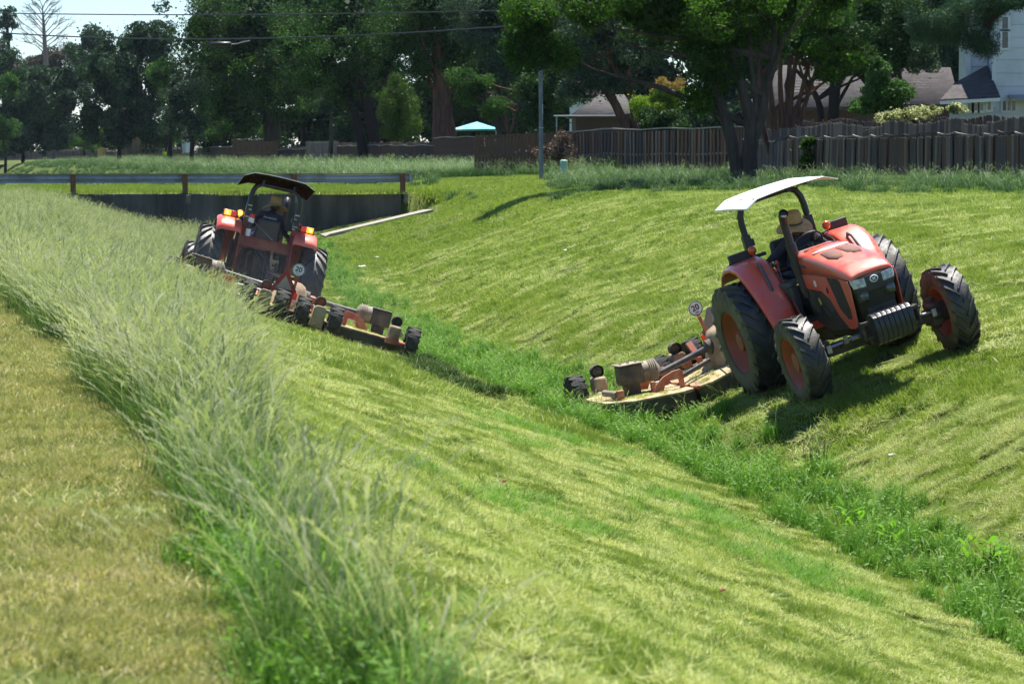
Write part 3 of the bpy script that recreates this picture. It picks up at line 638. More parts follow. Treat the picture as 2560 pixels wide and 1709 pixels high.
def tyre_mb(Ro, W, rr, nl, lug_h, seed=0):
    """tractor tyre about the Y axis, centred at the origin, with chevron lugs pointing up at the front"""
    m = MB(); hw = W / 2; Rc = Ro - lug_h
    prof = [(-hw * 0.72, rr), (-hw * 0.92, rr + 0.03), (-hw * 1.0, rr + (Rc - rr) * 0.45), (-hw * 0.97, rr + (Rc - rr) * 0.75), (-hw * 0.86, Rc - 0.012), (-hw * 0.45, Rc + 0.004), (0, Rc + 0.008),
            (hw * 0.45, Rc + 0.004), (hw * 0.86, Rc - 0.012), (hw * 0.97, rr + (Rc - rr) * 0.75), (hw * 1.0, rr + (Rc - rr) * 0.45), (hw * 0.92, rr + 0.03), (hw * 0.72, rr)]
    m.lathe(prof, n=56, close=True)
    def P(th, y, r): return (r * math.sin(th), y, r * math.cos(th))
    for sgn in (-1, 1):
        for i in range(nl):
            t0 = 2 * math.pi * (i + (0.5 if sgn > 0 else 0)) / nl
            rings = []
            for k in range(7):
                q = k / 6                     # 0 at shoulder side wall, 1 near the centre
                y = sgn * hw * (1.01 - 0.96 * q)
                # curved bar: runs straight out at the shoulder, bends towards the direction of travel
                th = t0 + (0.52 * W / Ro) * (q ** 1.15) * 1.15
                wd = (0.050 - 0.012 * q) / Ro
                rt = Ro - (0.05 if k == 0 else 0.0) - 0.006 * (abs(y) / hw) ** 3
                rb = Rc - (0.10 if k == 0 else 0.02)
                rings.append([P(th - wd * 0.62, y, rb), P(th - wd * 0.42, y, rt), P(th + wd * 0.42, y, rt), P(th + wd * 0.62, y, rb)])
            m.loft(rings)
    return m

def wheel(parent, loc, Ro, W, rr, nl, lug_h, side, name, rot=(0, 0, 0)):
    """rim (dished disc) with its tyre; side = +1 when the outer face looks to +Y"""
    rim = MB(); s = side; hw = W / 2 * s
    prof = [(hw * 0.80, rr + 0.022), (hw * 0.86, rr + 0.004), (hw * 0.62, rr - 0.022), (hw * 0.30, rr - 0.045), (hw * 0.12, rr * 0.80), (hw * 0.22, rr * 0.55), (hw * 0.32, rr * 0.38), (hw * 0.34, 0.14), (hw * 0.62, 0.12), (hw * 0.66, 0.0001)]
    rim.lathe(prof, n=36)
    rim.lathe([(-hw * 0.80, rr + 0.022), (-hw * 0.86, rr + 0.004), (-hw * 0.5, rr - 0.03), (0, rr - 0.05), (hw * 0.14, rr * 0.80)], n=36)
    for k in range(8):
        a = 2 * math.pi * k / 8
        rim.tube([(0.155 * math.sin(a), hw * 0.30, 0.155 * math.cos(a)), (0.155 * math.sin(a), hw * 0.30 + 0.035 * s, 0.155 * math.cos(a))], 0.014, n=6)
    r = rim.build(name, M_rim, parent); r.location = loc; r.rotation_euler = rot
    t = tyre_mb(Ro, W, rr, nl, lug_h).mesh('tyre', M_rubber, sharp=40)
    t.materials.append(M_sidew)
    for p in t.polygons:
        c = p.center; rad = math.hypot(c.x, c.z)
        if abs(c.y) > W / 2 * 0.86 and rad < Ro - lug_h - 0.02: p.material_index = 1
    to = bpy.data.objects.new('tyre', t); C.objects.link(to); to.parent = r
    return r

def superring(x, yc, w, zt, zb, rc, n=5, crown=0.02):
    """cross-section of the bonnet: open at the bottom, rounded shoulders"""
    pts = [(x, yc - w, zb)]
    for k in range(n + 1):
        a = math.pi - (math.pi / 2) * k / n
        pts.append((x, yc - w + rc + rc * math.cos(a), zt - rc + rc * math.sin(a)))
    for q in (-0.4, 0.0, 0.4): pts.append((x, yc + q * (w - rc) * 1.6, zt + crown * (1 - q * q)))
    for k in range(n + 1):
        a = math.pi / 2 - (math.pi / 2) * k / n
        pts.append((x, yc + w - rc + rc * math.cos(a), zt - rc + rc * math.sin(a)))
    pts.append((x, yc + w, zb))
    return pts

def make_tractor(loc, rot, label, Wr=1.24, Wf=1.23, canopy_tilt=0.0, canopy_mat=None, lit=False, steer=0.0, lower_red=False, dusty=False):
    T = empty('tractor', loc, rot)
    tag(T, label, 'tractor', group='red tractors mowing the ditch banks')
    wr, wf = 0.47, 0.35
    for s in (-1, 1):
        wheel(T, (0, s * (Wr - wr / 2), 0.785), 0.785, wr, 0.425, 22, 0.045, s, 'rear_wheel', (0, 0.3 * s, 0))
        fw = wheel(T, (2.185, s * (Wf - wf / 2), 0.575), 0.575, wf, 0.325, 19, 0.036, s, 'front_wheel', (0, 0.2 * s, steer))
    # --- bonnet
    b = MB(); yc = -0.03; rings = []
    for x, w, zt, zb, rc in ((0.98, 0.315, 1.765, 1.50, 0.07), (1.25, 0.32, 1.755, 1.50, 0.08), (1.7, 0.325, 1.705, 1.49, 0.085), (2.15, 0.325, 1.635, 1.46, 0.09), (2.45, 0.32, 1.575, 1.44, 0.10), (2.62, 0.31, 1.52, 1.42, 0.09), (2.72, 0.29, 1.455, 1.40, 0.05), (2.745, 0.28, 1.405, 1.385, 0.018)):
        rings.append(superring(x, yc, w, zt, zb, rc))
    b.loft(rings, closed=False, cap=False)
    b.build('bonnet', M_orange, T, sharp=60, solid=0.012)
    for s in (-1, 1): fl = MB(); fl.tube([(0.99, yc + s * 0.325, 1.50), (1.7, yc + s * 0.333, 1.485), (2.4, yc + s * 0.325, 1.44)], 0.009, n=6); fl.build('bonnet_seam', M_redsh, T)
    # vents across the rear of the bonnet, front mesh patches, sticker
    for k in range(6):
        vm = MB(); y0 = yc - 0.235 + k * 0.079
        vm.box((1.16 - 0.03 * abs(k - 2.5) / 2.5, y0 + 0.037, 1.779 + 0.004 * (1 - abs(k - 2.5) / 2.5)), (0.045, 0.068, 0.012), rot=(0, 0.03, 0)); vm.build('bonnet_vent', M_black, T)
    def toppt(x, y):
        zt = np.interp(x, [0.98, 1.25, 1.7, 2.15, 2.45, 2.62, 2.72], [1.765, 1.755, 1.705, 1.635, 1.575, 1.52, 1.455])
        return (x, yc + y, float(zt) + 0.02 * (1 - (y / 0.32) ** 2) + 0.012)
    for pl in ([(1.62, -0.20), (1.62, -0.02), (2.0, -0.035), (2.06, -0.075), (2.12, -0.07), (2.16, -0.175), (1.95, -0.225)], [(1.62, 0.20), (1.62, 0.02), (2.0, 0.035), (2.06, 0.075), (2.12, 0.07), (2.16, 0.175), (1.95, 0.225)]):
        # subdivide by x so that the patch follows the crown
        pm = MB(); pts = [toppt(*p) for p in pl]; cx = sum(p[0] for p in pl) / len(pl); cy = sum(p[1] for p in pl) / len(pl)
        c0 = toppt(cx, cy); pm.add(pts + [c0], [(i, (i + 1) % len(pts), len(pts)) for i in range(len(pts))]); pm.build('mesh_patch', M_bmesh, T, solid=0.004)
    st = MB(); pl = [(1.47, 0.26), (1.40, 0.24), (1.42, 0.05), (1.40, -0.10), (1.44, -0.245), (1.50, -0.25), (1.53, -0.12), (1.53, 0.12), (1.525, 0.25)]
    pts = [toppt(*p) for p in pl]; c0 = toppt(1.475, 0.0); st.add(pts + [c0], [(i, (i + 1) % len(pts), len(pts)) for i in range(len(pts))])
    sto = st.build('bonnet_sticker', M_sticker, T, solid=0.004)
    # script-like strokes on the sticker
    sk = MB()
    for k in range(9):
        y0 = 0.17 - k * 0.04; a_ = toppt(1.455 + 0.012 * (k % 2), y0); b_ = toppt(1.495 - 0.01 * (k % 3), y0 - 0.026)
        sk.box(((a_[0] + b_[0]) / 2, (a_[1] + b_[1]) / 2, (a_[2] + b_[2]) / 2 + 0.003), (0.028, 0.007, 0.002), rot=(0, 0.1, 0.6 * (-1) ** k))
    sk.build('script_lettering', M_greyp, sto)
    # --- side panels: red rear panel with a band dropping to the front, dark mesh, black lower cover
    for s in (-1, 1):
        yy = yc + s * 0.318
        Ms = lambda off: (yy + s * off, yy + s * (off + 0.014))
        sp = MB(); sp.prism([(1.0, 1.49), (1.96, 1.478), (2.02, 1.38), (2.16, 1.05), (2.36, 0.90), (2.50, 0.90), (2.52, 1.05), (2.42, 1.40), (2.36, 1.44), (2.70, 1.40), (2.73, 1.30), (2.62, 0.78), (2.30, 0.76), (2.02, 0.95), (1.86, 1.16), (1.62, 1.26), (1.0, 1.30)], *Ms(0.0))
        sp.build('side_panel', M_orange, T, bevel=0.004)
        gp = MB(); gp.prism([(1.97, 1.47), (2.38, 1.43), (2.44, 1.37), (2.53, 1.03), (2.50, 0.90), (2.36, 0.90), (2.15, 1.04), (2.02, 1.36)], *Ms(0.004))
        gp.build('side_grille', M_mesh, T, bevel=0.004)
        lp = MB(); lp.prism([(1.0, 1.29), (1.62, 1.245), (1.86, 1.15), (2.02, 0.93), (2.25, 0.76), (1.55, 0.72), (1.0, 0.86)], yy - s * 0.012, yy + s * 0.002)
        lo = lp.build('lower_cover', M_black, T, bevel=0.004)
        yb = MB(); yb.box((1.42, yy + s * 0.006, 1.12), (0.05, 0.006, 0.09), rot=(0, -0.5, 0)); yb.build('yellow_label', M_yel, lo)
        yk = MB(); 
        for k in range(2): yk.box((1.85 + k * 0.035, yy + s * 0.018, 1.28), (0.016, 0.004, 0.075))
        yk.build('model_mark', M_ink, T)
        rd = MB(); rd.lathe([(0, 0.001), (0, 0.045), (0.003 * s, 0.045), (0.003 * s, 0.0005)], (1.47, yy + s * 0.016, 1.37), (0, 1, 0), n=20); rd.build('round_sticker', M_white, T)
        Mt = Matrix.Translation((1.18, yy + s * 0.012, 1.60)) @ Euler((R(90), 0, 0 if s < 0 else R(180))).to_matrix().to_4x4()
        text_mesh('side_lettering', 'Kubota', 0.072, M_greyp, T, Mt)
    # --- nose: dark grille, lamp band, headlights, badge, two round work lamps
    g = MB(); rings = []
    for z, xf, w in ((0.80, 2.60, 0.20), (0.95, 2.665, 0.25), (1.15, 2.715, 0.275), (1.33, 2.725, 0.29), (1.42, 2.70, 0.295)):
        ring = [(2.40, yc - w - 0.01, z)]
        for k in range(9):
            a = -math.pi / 2 + math.pi * k / 8
            ring.append((xf - 0.07 + 0.07 * max(0, math.cos(a)) ** 0.6 + 0.02 * math.cos(a), yc + w * math.copysign(abs(math.sin(a)) ** 0.75, math.sin(a)), z))
        ring.append((2.40, yc + w + 0.01, z)); rings.append(ring)
    g.loft(rings); go = g.build('front_grille', M_mesh, T, sharp=50)
    band = MB(); rings = []
    for z, xf, w in ((1.235, 2.745, 0.28), (1.26, 2.757, 0.298), (1.40, 2.75, 0.30), (1.425, 2.73, 0.296)):
        ring = [(2.42, yc - w - 0.012, z)]
        for k in range(9):
            a = -math.pi / 2 + math.pi * k / 8
            ring.append((xf - 0.07 + 0.07 * max(0, math.cos(a)) ** 0.6 + 0.015 * math.cos(a), yc + w * math.copysign(abs(math.sin(a)) ** 0.75, math.sin(a)), z - (0.03 * math.cos(a) if z < 1.3 else 0)))
        ring.append((2.42, yc + w + 0.012, z)); rings.append(ring)
    band.loft(rings); band.build('lamp_band', M_black, T, sharp=50)
    for s in (-1, 1):
        h = MB(); rings = []
        for k in range(9):
            a = 0.30 + 1.18 * k / 8
            xs = 2.755 - 0.07 + 0.07 * max(0, math.cos(a)) ** 0.6 + 0.015 * math.cos(a); ys = yc + s * 0.302 * math.sin(a) ** 0.75
            lo_ = 1.278 + 0.012 * k / 8 + (0.045 if k > 6 else 0.0) + (0.02 if k == 8 else 0); hi_ = 1.385 + 0.03 * k / 8
            rings.append([(xs - 0.02, ys - s * 0.012, lo_), (xs + 0.010, ys + s * 0.002, lo_), (xs + 0.014, ys + s * 0.003, (lo_ + hi_) / 2), (xs + 0.006, ys + s * 0.002, hi_), (xs - 0.02, ys - s * 0.012, hi_)])
        h.loft(rings); h.build('headlight', M_lamp, T, sharp=40)
        wl = MB(); c = (2.755, yc + s * 0.185, 1.165)
        wl.box((2.72, c[1], c[2]), (0.05, 0.155, 0.155)); wlo = wl.build('work_lamp_housing', M_black, T, bevel=0.015)
        w2 = MB(); w2.lathe([(-0.03, 0.06), (0.012, 0.062), (0.02, 0.054), (0.026, 0.03), (0.028, 0.0005)], c, (1, 0, 0), n=20); w2.build('work_lamp', M_glassdark, wlo)
    bd = MB(); bd.lathe([(0, 0.0005), (0.004, 0.036), (0.008, 0.043), (0.0, 0.047)], (2.782, yc, 1.345), (1, 0, 0), n=24)
    for p in range(len(bd.v)):
        v = bd.v[p]; bd.v[p] = (v[0], yc + (v[1] - yc) * 1.25, v[2])
    bdo = bd.build('badge', M_white, T)
    kk = MB(); kk.lathe([(0.0045, 0.0005), (0.0085, 0.034)], (2.782, yc, 1.345), (1, 0, 0), n=20)
    for p in range(len(kk.v)):
        v = kk.v[p]; kk.v[p] = (v[0] + 0.002, yc + (v[1] - yc) * 1.2, v[2])
    kk.build('badge_field', M_ink, bdo)
    kl = MB(); kl.prism([(-0.024, -0.018), (-0.024, 0.020), (-0.010, 0.020), (-0.010, 0.003), (0.010, 0.020), (0.026, 0.020), (0.004, 0.0), (0.026, -0.018), (0.008, -0.018), (-0.010, -0.004), (-0.010, -0.018)], 0, 0.004)
    Mk = Matrix.Translation((2.797, yc, 1.345)) @ Euler((0, 0, R(90))).to_matrix().to_4x4()
    kl.v = [tuple(Mk @ Vector((v[0], -v[1], v[2]))) for v in kl.v]; kl.build('badge_letter', M_white, bdo)
    # --- chassis, engine, axles, front weights
    ch = MB(); ch.box((1.75, 0, 0.80), (1.9, 0.40, 0.42)); ch.box((1.4, 0, 1.1), (0.9, 0.5, 0.45)); ch.box((0.5, 0, 0.78), (1.2, 0.5, 0.5)); ch.box((2.55, 0, 0.66), (0.5, 0.34, 0.2)); ch.box((2.15, 0, 0.60), (0.4, 0.36, 0.26))
    ch.build('engine_block', M_frame, T, bevel=0.03)
    for k in range(7):
        hs = MB(); y0 = -0.33 if k % 2 else 0.33
        hs.tube([(1.3 + 0.12 * k, y0, 1.12 - 0.03 * k), (1.45 + 0.12 * k, y0 * 1.06, 0.98), (1.6 + 0.1 * k, y0 * 0.95, 0.80), (1.7 + 0.1 * k, y0 * 0.8, 0.72)], 0.014, n=6); hs.build('hydraulic_hose', M_black, T)
    fa = MB(); fa.box((2.185, 0, 0.575), (0.17, 2 * (Wf - wf) - 0.2, 0.15)); fa.box((2.30, 0, 0.60), (0.06, 1.1, 0.07))
    for s in (-1, 1):
        y0 = s * (Wf - wf - 0.06)
        fa.box((2.185, y0, 0.58), (0.22, 0.16, 0.30)); fa.tube([(2.185, y0 - s * 0.04, 0.575), (2.185, y0 + s * 0.20, 0.575)], 0.13, n=14)
        fa.box((2.30, y0 - s * 0.06, 0.70), (0.16, 0.10, 0.05)); fa.box((2.33, y0 - s * 0.02, 0.58), (0.05, 0.12, 0.06)); fa.box((2.08, y0 - s * 0.03, 0.48), (0.14, 0.12, 0.10))
        fa.tube([(2.185, y0, 0.38), (2.185, y0, 0.80)], 0.06, n=10)
    fa.build('front_axle', M_frame, T, bevel=0.012)
    for s in (-1, 1):
        ty = MB(); ty.tube([(2.36, s * 0.12, 0.66), (2.36, s * (Wf - wf - 0.12), 0.63)], [0.022, 0.016], n=8); ty.tube([(2.36, s * 0.12, 0.66), (2.36, s * 0.42, 0.65)], 0.035, n=8)
        for k in range(2): ty.box((2.40, s * (0.50 + 0.25 * k), 0.67 - 0.05 * k), (0.03, 0.06, 0.10))
        ty.build('steering_rod', M_steel, T)
    wbk = MB(); wbk.box((2.80, -0.04, 0.74), (0.34, 0.16, 0.12)); wbk.box((2.93, -0.04, 0.85), (0.08, 0.80, 0.05)); wbk.box((2.93, -0.04, 0.66), (0.06, 0.80, 0.04))
    for s in (-1, 1): wbk.box((2.90, -0.04 + s * 0.38, 0.76), (0.14, 0.03, 0.24)); wbk.tube([(2.90, -0.04 + s * 0.30, 0.72), (2.90, -0.04 + s * 0.45, 0.72)], 0.014, n=6); wbk.tube([(2.90, -0.04 + s * 0.30, 0.83), (2.90, -0.04 + s * 0.45, 0.83)], 0.014, n=6)
    wbk.build('weight_bracket', M_frame, T, bevel=0.005)
    wm = MB(); pol = [(2.82, 0.90), (2.90, 0.945), (3.02, 0.945), (3.09, 0.90), (3.11, 0.80), (3.11, 0.66), (3.07, 0.58), (2.98, 0.54), (2.88, 0.545), (2.84, 0.62), (2.86, 0.70), (2.83, 0.78)]
    wm.prism(pol, -0.031, 0.031); wme = None
    for k in range(8):
        if wme is None:
            w0 = wm.build('weight', M_weight, T, bevel=0.006); wme = w0.data; o = w0
        else:
            o = bpy.data.objects.new('weight', wme); C.objects.link(o); o.parent = T
            md = o.modifiers.new('bevel', 'BEVEL'); md.width = 0.006; md.segments = 2
        o.location = (0, -0.04 + (k - 3.5) * 0.0675, 0)
    # --- fenders with light boxes and amber lamps
    for s in (-1, 1):
        fe = MB(); rings = []
        prof = [(-0.66, 1.52), (-0.60, 1.62), (-0.52, 1.69), (-0.36, 1.755), (-0.08, 1.785), (0.16, 1.745), (0.42, 1.60), (0.66, 1.36), (0.86, 1.10), (0.98, 0.90)]
        for i, (x, z) in enumerate(prof):
            yo = Wr - 0.27 - 0.02 * max(0, i - 6); yi = 0.50 + (0.02 * max(0, i - 5))
            rings.append([(x, s * yi, z - 0.01), (x, s * (yi + 0.05), z + 0.022), (x, s * (yo - 0.09), z + 0.012), (x, s * (yo - 0.02), z - 0.02), (x, s * yo, z - 0.07)])
        fe.loft(rings, closed=False, cap=False); feo = fe.build('fender', M_orange, T, sharp=60, solid=0.012)
        fi = MB(); poly = [(x, z - 0.01) for x, z in prof] + [(0.80, 0.78), (-0.55, 0.78), (-0.74, 1.1)]
        fi.prism(poly, s * 0.49, s * 0.515); fi.build('fender_side', M_redsh, feo)
        lb = MB(); lb.box((-0.22, s * 0.745, 1.855), (0.09, 0.28, 0.12)); lb.box((-0.24, s * 0.62, 1.79), (0.05, 0.55, 0.05)); lbo = lb.build('light_box', M_black, T, bevel=0.01)
        for yy, w_, mm, cc in ((s * 0.80, 0.13, M_amber_lit if lit else M_tail, lit), (s * 0.68, 0.11, M_tail, False)):
            l_ = MB(); l_.box((-0.273, yy, 1.855), (0.022, w_, 0.105)); lo_ = l_.build('tail_light', mm, lbo, bevel=0.006)
            if cc: c_ = MB(); c_.sphere((-0.285, yy + s * 0.01, 1.855), 0.03, 10, 7, (0.25, 1, 1)); c_.build('lamp_core', M_core, lbo)
        am = MB(); am.sphere((-0.12, s * 0.56, 1.895), 0.062, 16, 10, (0.75, 1, 1)); am.tube([(-0.12, s * 0.56, 1.79), (-0.12, s * 0.56, 1.85)], 0.012, n=6)
        litam = lit and s > 0
        amo = am.build('amber_lamp', M_amber_lit if litam else M_amber, T, sharp=80)
        if litam: c_ = MB(); c_.sphere((-0.16, s * 0.56, 1.895), 0.038, 12, 8, (0.3, 1, 1)); c_.build('lamp_core', M_core, amo)
        hn = MB(); hn.tube([(0.28, s * 0.66, 1.675), (0.30, s * 0.67, 1.74), (0.42, s * 0.68, 1.70), (0.56, s * 0.69, 1.55), (0.66, s * 0.70, 1.42), (0.66, s * 0.70, 1.36)], 0.021, n=8); hn.build('grab_handle', M_greyp, T, sharp=70)
    # --- platform, seat, console, tank, steering
    pf = MB(); pf.box((0.80, 0, 0.84), (0.62, 1.30, 0.05)); pf.box((0.80, 0.0, 0.78), (0.5, 1.2, 0.08)); pf.build('platform', M_orange, T, bevel=0.008); bh = MB(); bh.box((0.20, 0, 1.05), (0.12, 0.98, 0.45)); bh.build('bulkhead', M_frame, T, bevel=0.008)
    mt_ = MB(); mt_.box((0.84, 0, 0.876), (0.60, 1.24, 0.02)); mt_.build('floor_mat', M_black, T)
    rp = MB(); rp.box((-0.48, 0, 1.40), (0.06, 1.0, 0.20)); rp.box((-0.38, 0, 1.495), (0.30, 1.0, 0.03)); rp.build('rear_panel', M_redsh2, T, bevel=0.01)
    tk = MB(); tk.loft([[(0.60 + 0.17 * w_ * math.cos(a), -0.46 + 0.12 * w_ * math.sin(a), z_) for a in [2 * math.pi * k / 16 for k in range(16)]] for z_, w_ in ((0.86, 0.9), (1.34, 1.0), (1.36, 1.1), (1.42, 1.1), (1.42, 0.9), (1.36, 0.85))]); tk.build('side_console', M_greyp, T)
    tk2 = MB(); tk2.box((0.60, 0.46, 1.12), (0.30, 0.22, 0.52)); tk2.build('side_console', M_greyp, T, bevel=0.035)
    se = MB(); se.box((-0.12, 0, 1.40), (0.50, 0.50, 0.14)); se.build('seat', M_seat, T, bevel=0.05)
    sb = MB(); sb.box((-0.40, 0, 1.64), (0.12, 0.50, 0.52), rot=(0, -0.14, 0), taper=(0.8, 0.82)); sb.build('backrest', M_seat, T, bevel=0.055)
    for s in (-1, 1): ar = MB(); ar.box((-0.12, s * 0.30, 1.60), (0.32, 0.06, 0.05)); ar.build('armrest', M_seat, T, bevel=0.02)
    da = MB(); da.box((0.90, yc, 1.50), (0.20, 0.58, 0.56), taper=(0.8, 0.92)); da.build('dashboard', M_dash, T, bevel=0.05)
    sc_ = MB(); sc_.tube([(0.84, 0.0, 1.62), (0.62, 0.0, 1.80)], 0.035, n=8)
    ctr = Vector((0.60, 0.0, 1.82)); ax = Vector((-0.70, 0, 0.72)).normalized(); u = Vector((0, 1, 0)); w_ = ax.cross(u)
    ring = [ctr + (u * math.cos(a) + w_ * math.sin(a)) * 0.205 for a in [2 * math.pi * k / 28 for k in range(29)]]
    sc_.tube(ring, 0.014, n=8, cap=False)
    for a in (0.5, 2.6, 4.7): sc_.tube([ctr, ctr + (u * math.cos(a) + w_ * math.sin(a)) * 0.2], 0.010, n=6)
    sc_.build('steering_wheel', M_black, T, sharp=70)
    for (x, y, z, h, mk, nm) in ((0.42, -0.44, 1.46, 0.20, M_redknob, 1), (0.50, -0.50, 1.44, 0.13, M_redknob, 1), (0.30, -0.47, 1.50, 0.14, M_seat, 0), (0.20, -0.50, 1.55, 0.12, M_white, 0), (0.38, 0.47, 1.46, 0.16, M_redknob, 0)):
        le = MB(); le.tube([(x, y, z), (x - 0.03, y, z + h)], 0.009, n=6); leo = le.build('lever', M_steel, T)
        kn = MB(); kn.sphere((x - 0.03, y, z + h + 0.015), 0.026, 10, 7, (1, 1, 1.5)); kn.build('knob', mk, leo, sharp=80)
    # --- exhaust
    ex = MB(); ey = -0.36; ex.tube([(1.02, ey, 1.18), (1.0, ey, 1.36), (0.96, ey, 1.52)], [0.05, 0.068, 0.068], n=14); ex.tube([(0.965, ey, 1.50), (0.95, ey, 1.92)], 0.070, n=16)
    ex.build('muffler', M_exh, T, sharp=50)
    xp = MB(); path = [(0.95, ey, 1.88), (0.95, ey, 2.16), (0.96, ey, 2.25), (1.0, ey, 2.31), (1.06, ey, 2.34)]
    xp.tube(path, [0.054, 0.054, 0.056, 0.060, 0.064], n=16, cap=False); xp.tube([(0.97, ey, 2.20), (1.0, ey, 2.29), (1.05, ey, 2.325)], 0.050, n=12); xp.build('exhaust_pipe', M_exh, T, sharp=60)
    # --- roll bar and canopy
    yb_ = -0.03; xr = -0.42; hw = 0.47
    for s in (-1, 1): lb_ = MB(); lb_.box((xr, yb_ + s * hw, 1.52), (0.085, 0.085, 0.74)); lb_.box((xr, yb_ + s * hw, 0.98), (0.12, 0.09, 0.5)); lb_.build('lower_roll_bar', M_redsh if lower_red else M_tube, T, bevel=0.008)
    ub = MB()
    pth = [(xr, yb_ - hw, 1.80), (xr, yb_ - hw, 2.25), (xr, yb_ - hw + 0.015, 2.36), (xr, yb_ - hw + 0.06, 2.46), (xr, yb_ - hw + 0.15, 2.515), (xr, yb_ - hw + 0.28, 2.52)]
    pth = pth + [(x, 2 * yb_ - y, z) for x, y, z in reversed(pth)]
    ub.tube(pth, 0.048, n=8); ub.build('upper_roll_bar', M_tube, T, sharp=60)
    for s in (-1, 1):
        hg = MB(); hg.box((xr, yb_ + s * hw, 1.94), (0.115, 0.105, 0.30)); hg.box((xr - 0.02, yb_ + s * (hw - 0.075), 1.97), (0.07, 0.05, 0.10)); hgo = hg.build('hinge_sleeve', M_tube, T, bevel=0.008)
        for k_, z_ in enumerate((2.08, 2.0, 1.86, 1.81)): pn = MB(); pn.box((xr - 0.062, yb_ + s * (hw - .01 - .02 * (k_ % 2)), z_), (0.014, 0.09 - 0.04 * (k_ % 2), 0.022)); pn.build('hinge_pin', M_steel, hgo)
    for s in (-1, 1):
        cb = MB(); cb.box((xr + 0.35, yb_ + s * 0.30, 2.575), (1.0, 0.035, 0.035)); cb.box((xr, yb_ + s * 0.30, 2.53), (0.14, 0.06, 0.12)); cb.tube([(xr, yb_ + s * 0.42, 2.46), (xr + 0.4, yb_ + s * 0.36, 2.575)], 0.012, n=6)
        cbo = cb.build('canopy_bracket', M_tube, T, bevel=0.004)
        if canopy_tilt: cbo.data.transform(Matrix.Translation((xr, 0, 2.55)) @ Matrix.Rotation(-canopy_tilt, 4, 'Y') @ Matrix.Translation((-xr, 0, -2.55)))
    cp = MB(); nx_, ny_ = 4, 81; vs = []; x0, x1, yh = -0.86, 0.56, 0.68; tl = math.tan(canopy_tilt)
    for i in range(nx_):
        x = x0 + (x1 - x0) * i / (nx_ - 1)
        for j in range(ny_):
            q = -1 + 2 * j / (ny_ - 1); y = q * yh
            z = 2.615 + (0.03 if canopy_tilt else 0) - 0.035 * q * q - (0.075 * max(0, (abs(q) - 0.72) / 0.28)) + (0.006 if j % 2 else 0) + (x - xr) * tl - 0.01 * max(0, (x - 0.4) / 0.16)
            vs.append((x, y, z))
    cp.add(vs, [(i * ny_ + j, i * ny_ + j + 1, (i + 1) * ny_ + j + 1, (i + 1) * ny_ + j) for i in range(nx_ - 1) for j in range(ny_ - 1)])
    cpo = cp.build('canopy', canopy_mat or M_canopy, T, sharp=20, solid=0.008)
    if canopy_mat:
        c2 = MB(); c2.add([(x_, y_, z_ + 0.012) for x_, y_, z_ in vs], cp.f); c2.build('top_sheet', M_canopy, cpo, sharp=20, solid=0.006)  # second pale sheet added for the bright upper edge
    for x in (-0.7, -0.1, 0.42):
        for y in (-0.5, 0.0, 0.5): bl = MB(); bl.sphere((x, y, 2.62 - 0.02 * abs(y) * 2 + (x - xr) * tl), 0.014, 6, 4, (1, 1, 0.6)); bl.build('bolt', M_frame, cpo)
    # --- rear end: transmission, lift arms, top link, remotes, drawbar, pto shaft
    re = MB(); re.box((-0.15, 0, 0.78), (0.55, 0.42, 0.55)); re.box((-0.42, 0, 0.95), (0.16, 0.34, 0.42)); re.tube([(0, -(Wr - wr) + 0.05, 0.785), (0, (Wr - wr) - 0.05, 0.785)], 0.13, n=14); re.box((-0.45, 0, 0.60), (0.12, 0.30, 0.18))
    re.build('transmission', M_frame, T, bevel=0.02)
    for s in (-1, 1):
        la = MB(); la.tube([(-0.30, s * 0.26, 0.62), (-0.75, s * 0.33, 0.55), (-1.02, s * 0.36, 0.58)], [0.035, 0.028, 0.03], n=8, flat=1.6)
        la.tube([(-0.35, s * 0.22, 1.22), (-0.60, s * 0.28, 1.15)], 0.035, n=8)
        la.tube([(-0.62, s * 0.28, 1.14), (-0.72, s * 0.32, 0.62)], [0.028, 0.02], n=8)
        la.tube([(-0.48, s * 0.40, 1.20), (-0.55, s * 0.42, 0.80)], [0.03, 0.025], n=8)
        la.build('lift_arm', M_frame, T, bevel=0.0)
    tl_ = MB(); tl_.tube([(-0.50, -0.16, 1.32), (-0.62, -0.17, 1.15), (-0.66, -0.18, 0.85)], [0.024, 0.03, 0.03], n=8); tl_.tube([(-0.60, -0.32, 1.12), (-0.60, -0.18, 1.12)], 0.05, n=14); tl_.box((-0.60, -0.20, 0.92), (0.06, 0.14, 0.24)); tl_.build('top_link', M_tan2, T, bevel=0.004)
    for k, (y0, y1) in enumerate(((0.05, -0.05), (0.10, -0.12), (-0.02, -0.18), (0.15, 0.0), (-0.28, -0.20), (-0.30, -0.24))):
        hz_ = MB(); hz_.tube([(-0.50, y0, 1.25), (-0.68, (y0 + y1) / 2 - 0.05, 1.16 - 0.03 * k), (-0.74, y1, 0.95), (-1.0, y1 * 0.9, 0.62), (-1.35, y1 * 0.7, 0.50)], 0.011, n=6); hz_.build('hydraulic_hose', M_shaft, T)
    db = MB(); db.box((-0.62, 0, 0.42), (0.75, 0.09, 0.05)); db.box((-0.30, 0, 0.48), (0.2, 0.25, 0.1)); db.build('drawbar', M_frame, T, bevel=0.005)
    wr_ = MB(); wr_.tube([(xr - 0.05, yb_ + 0.43, 1.86), (-0.62, -0.12, 1.52)], 0.007, n=6); wr_.build('pull_cord', M_steel, T)
    return T

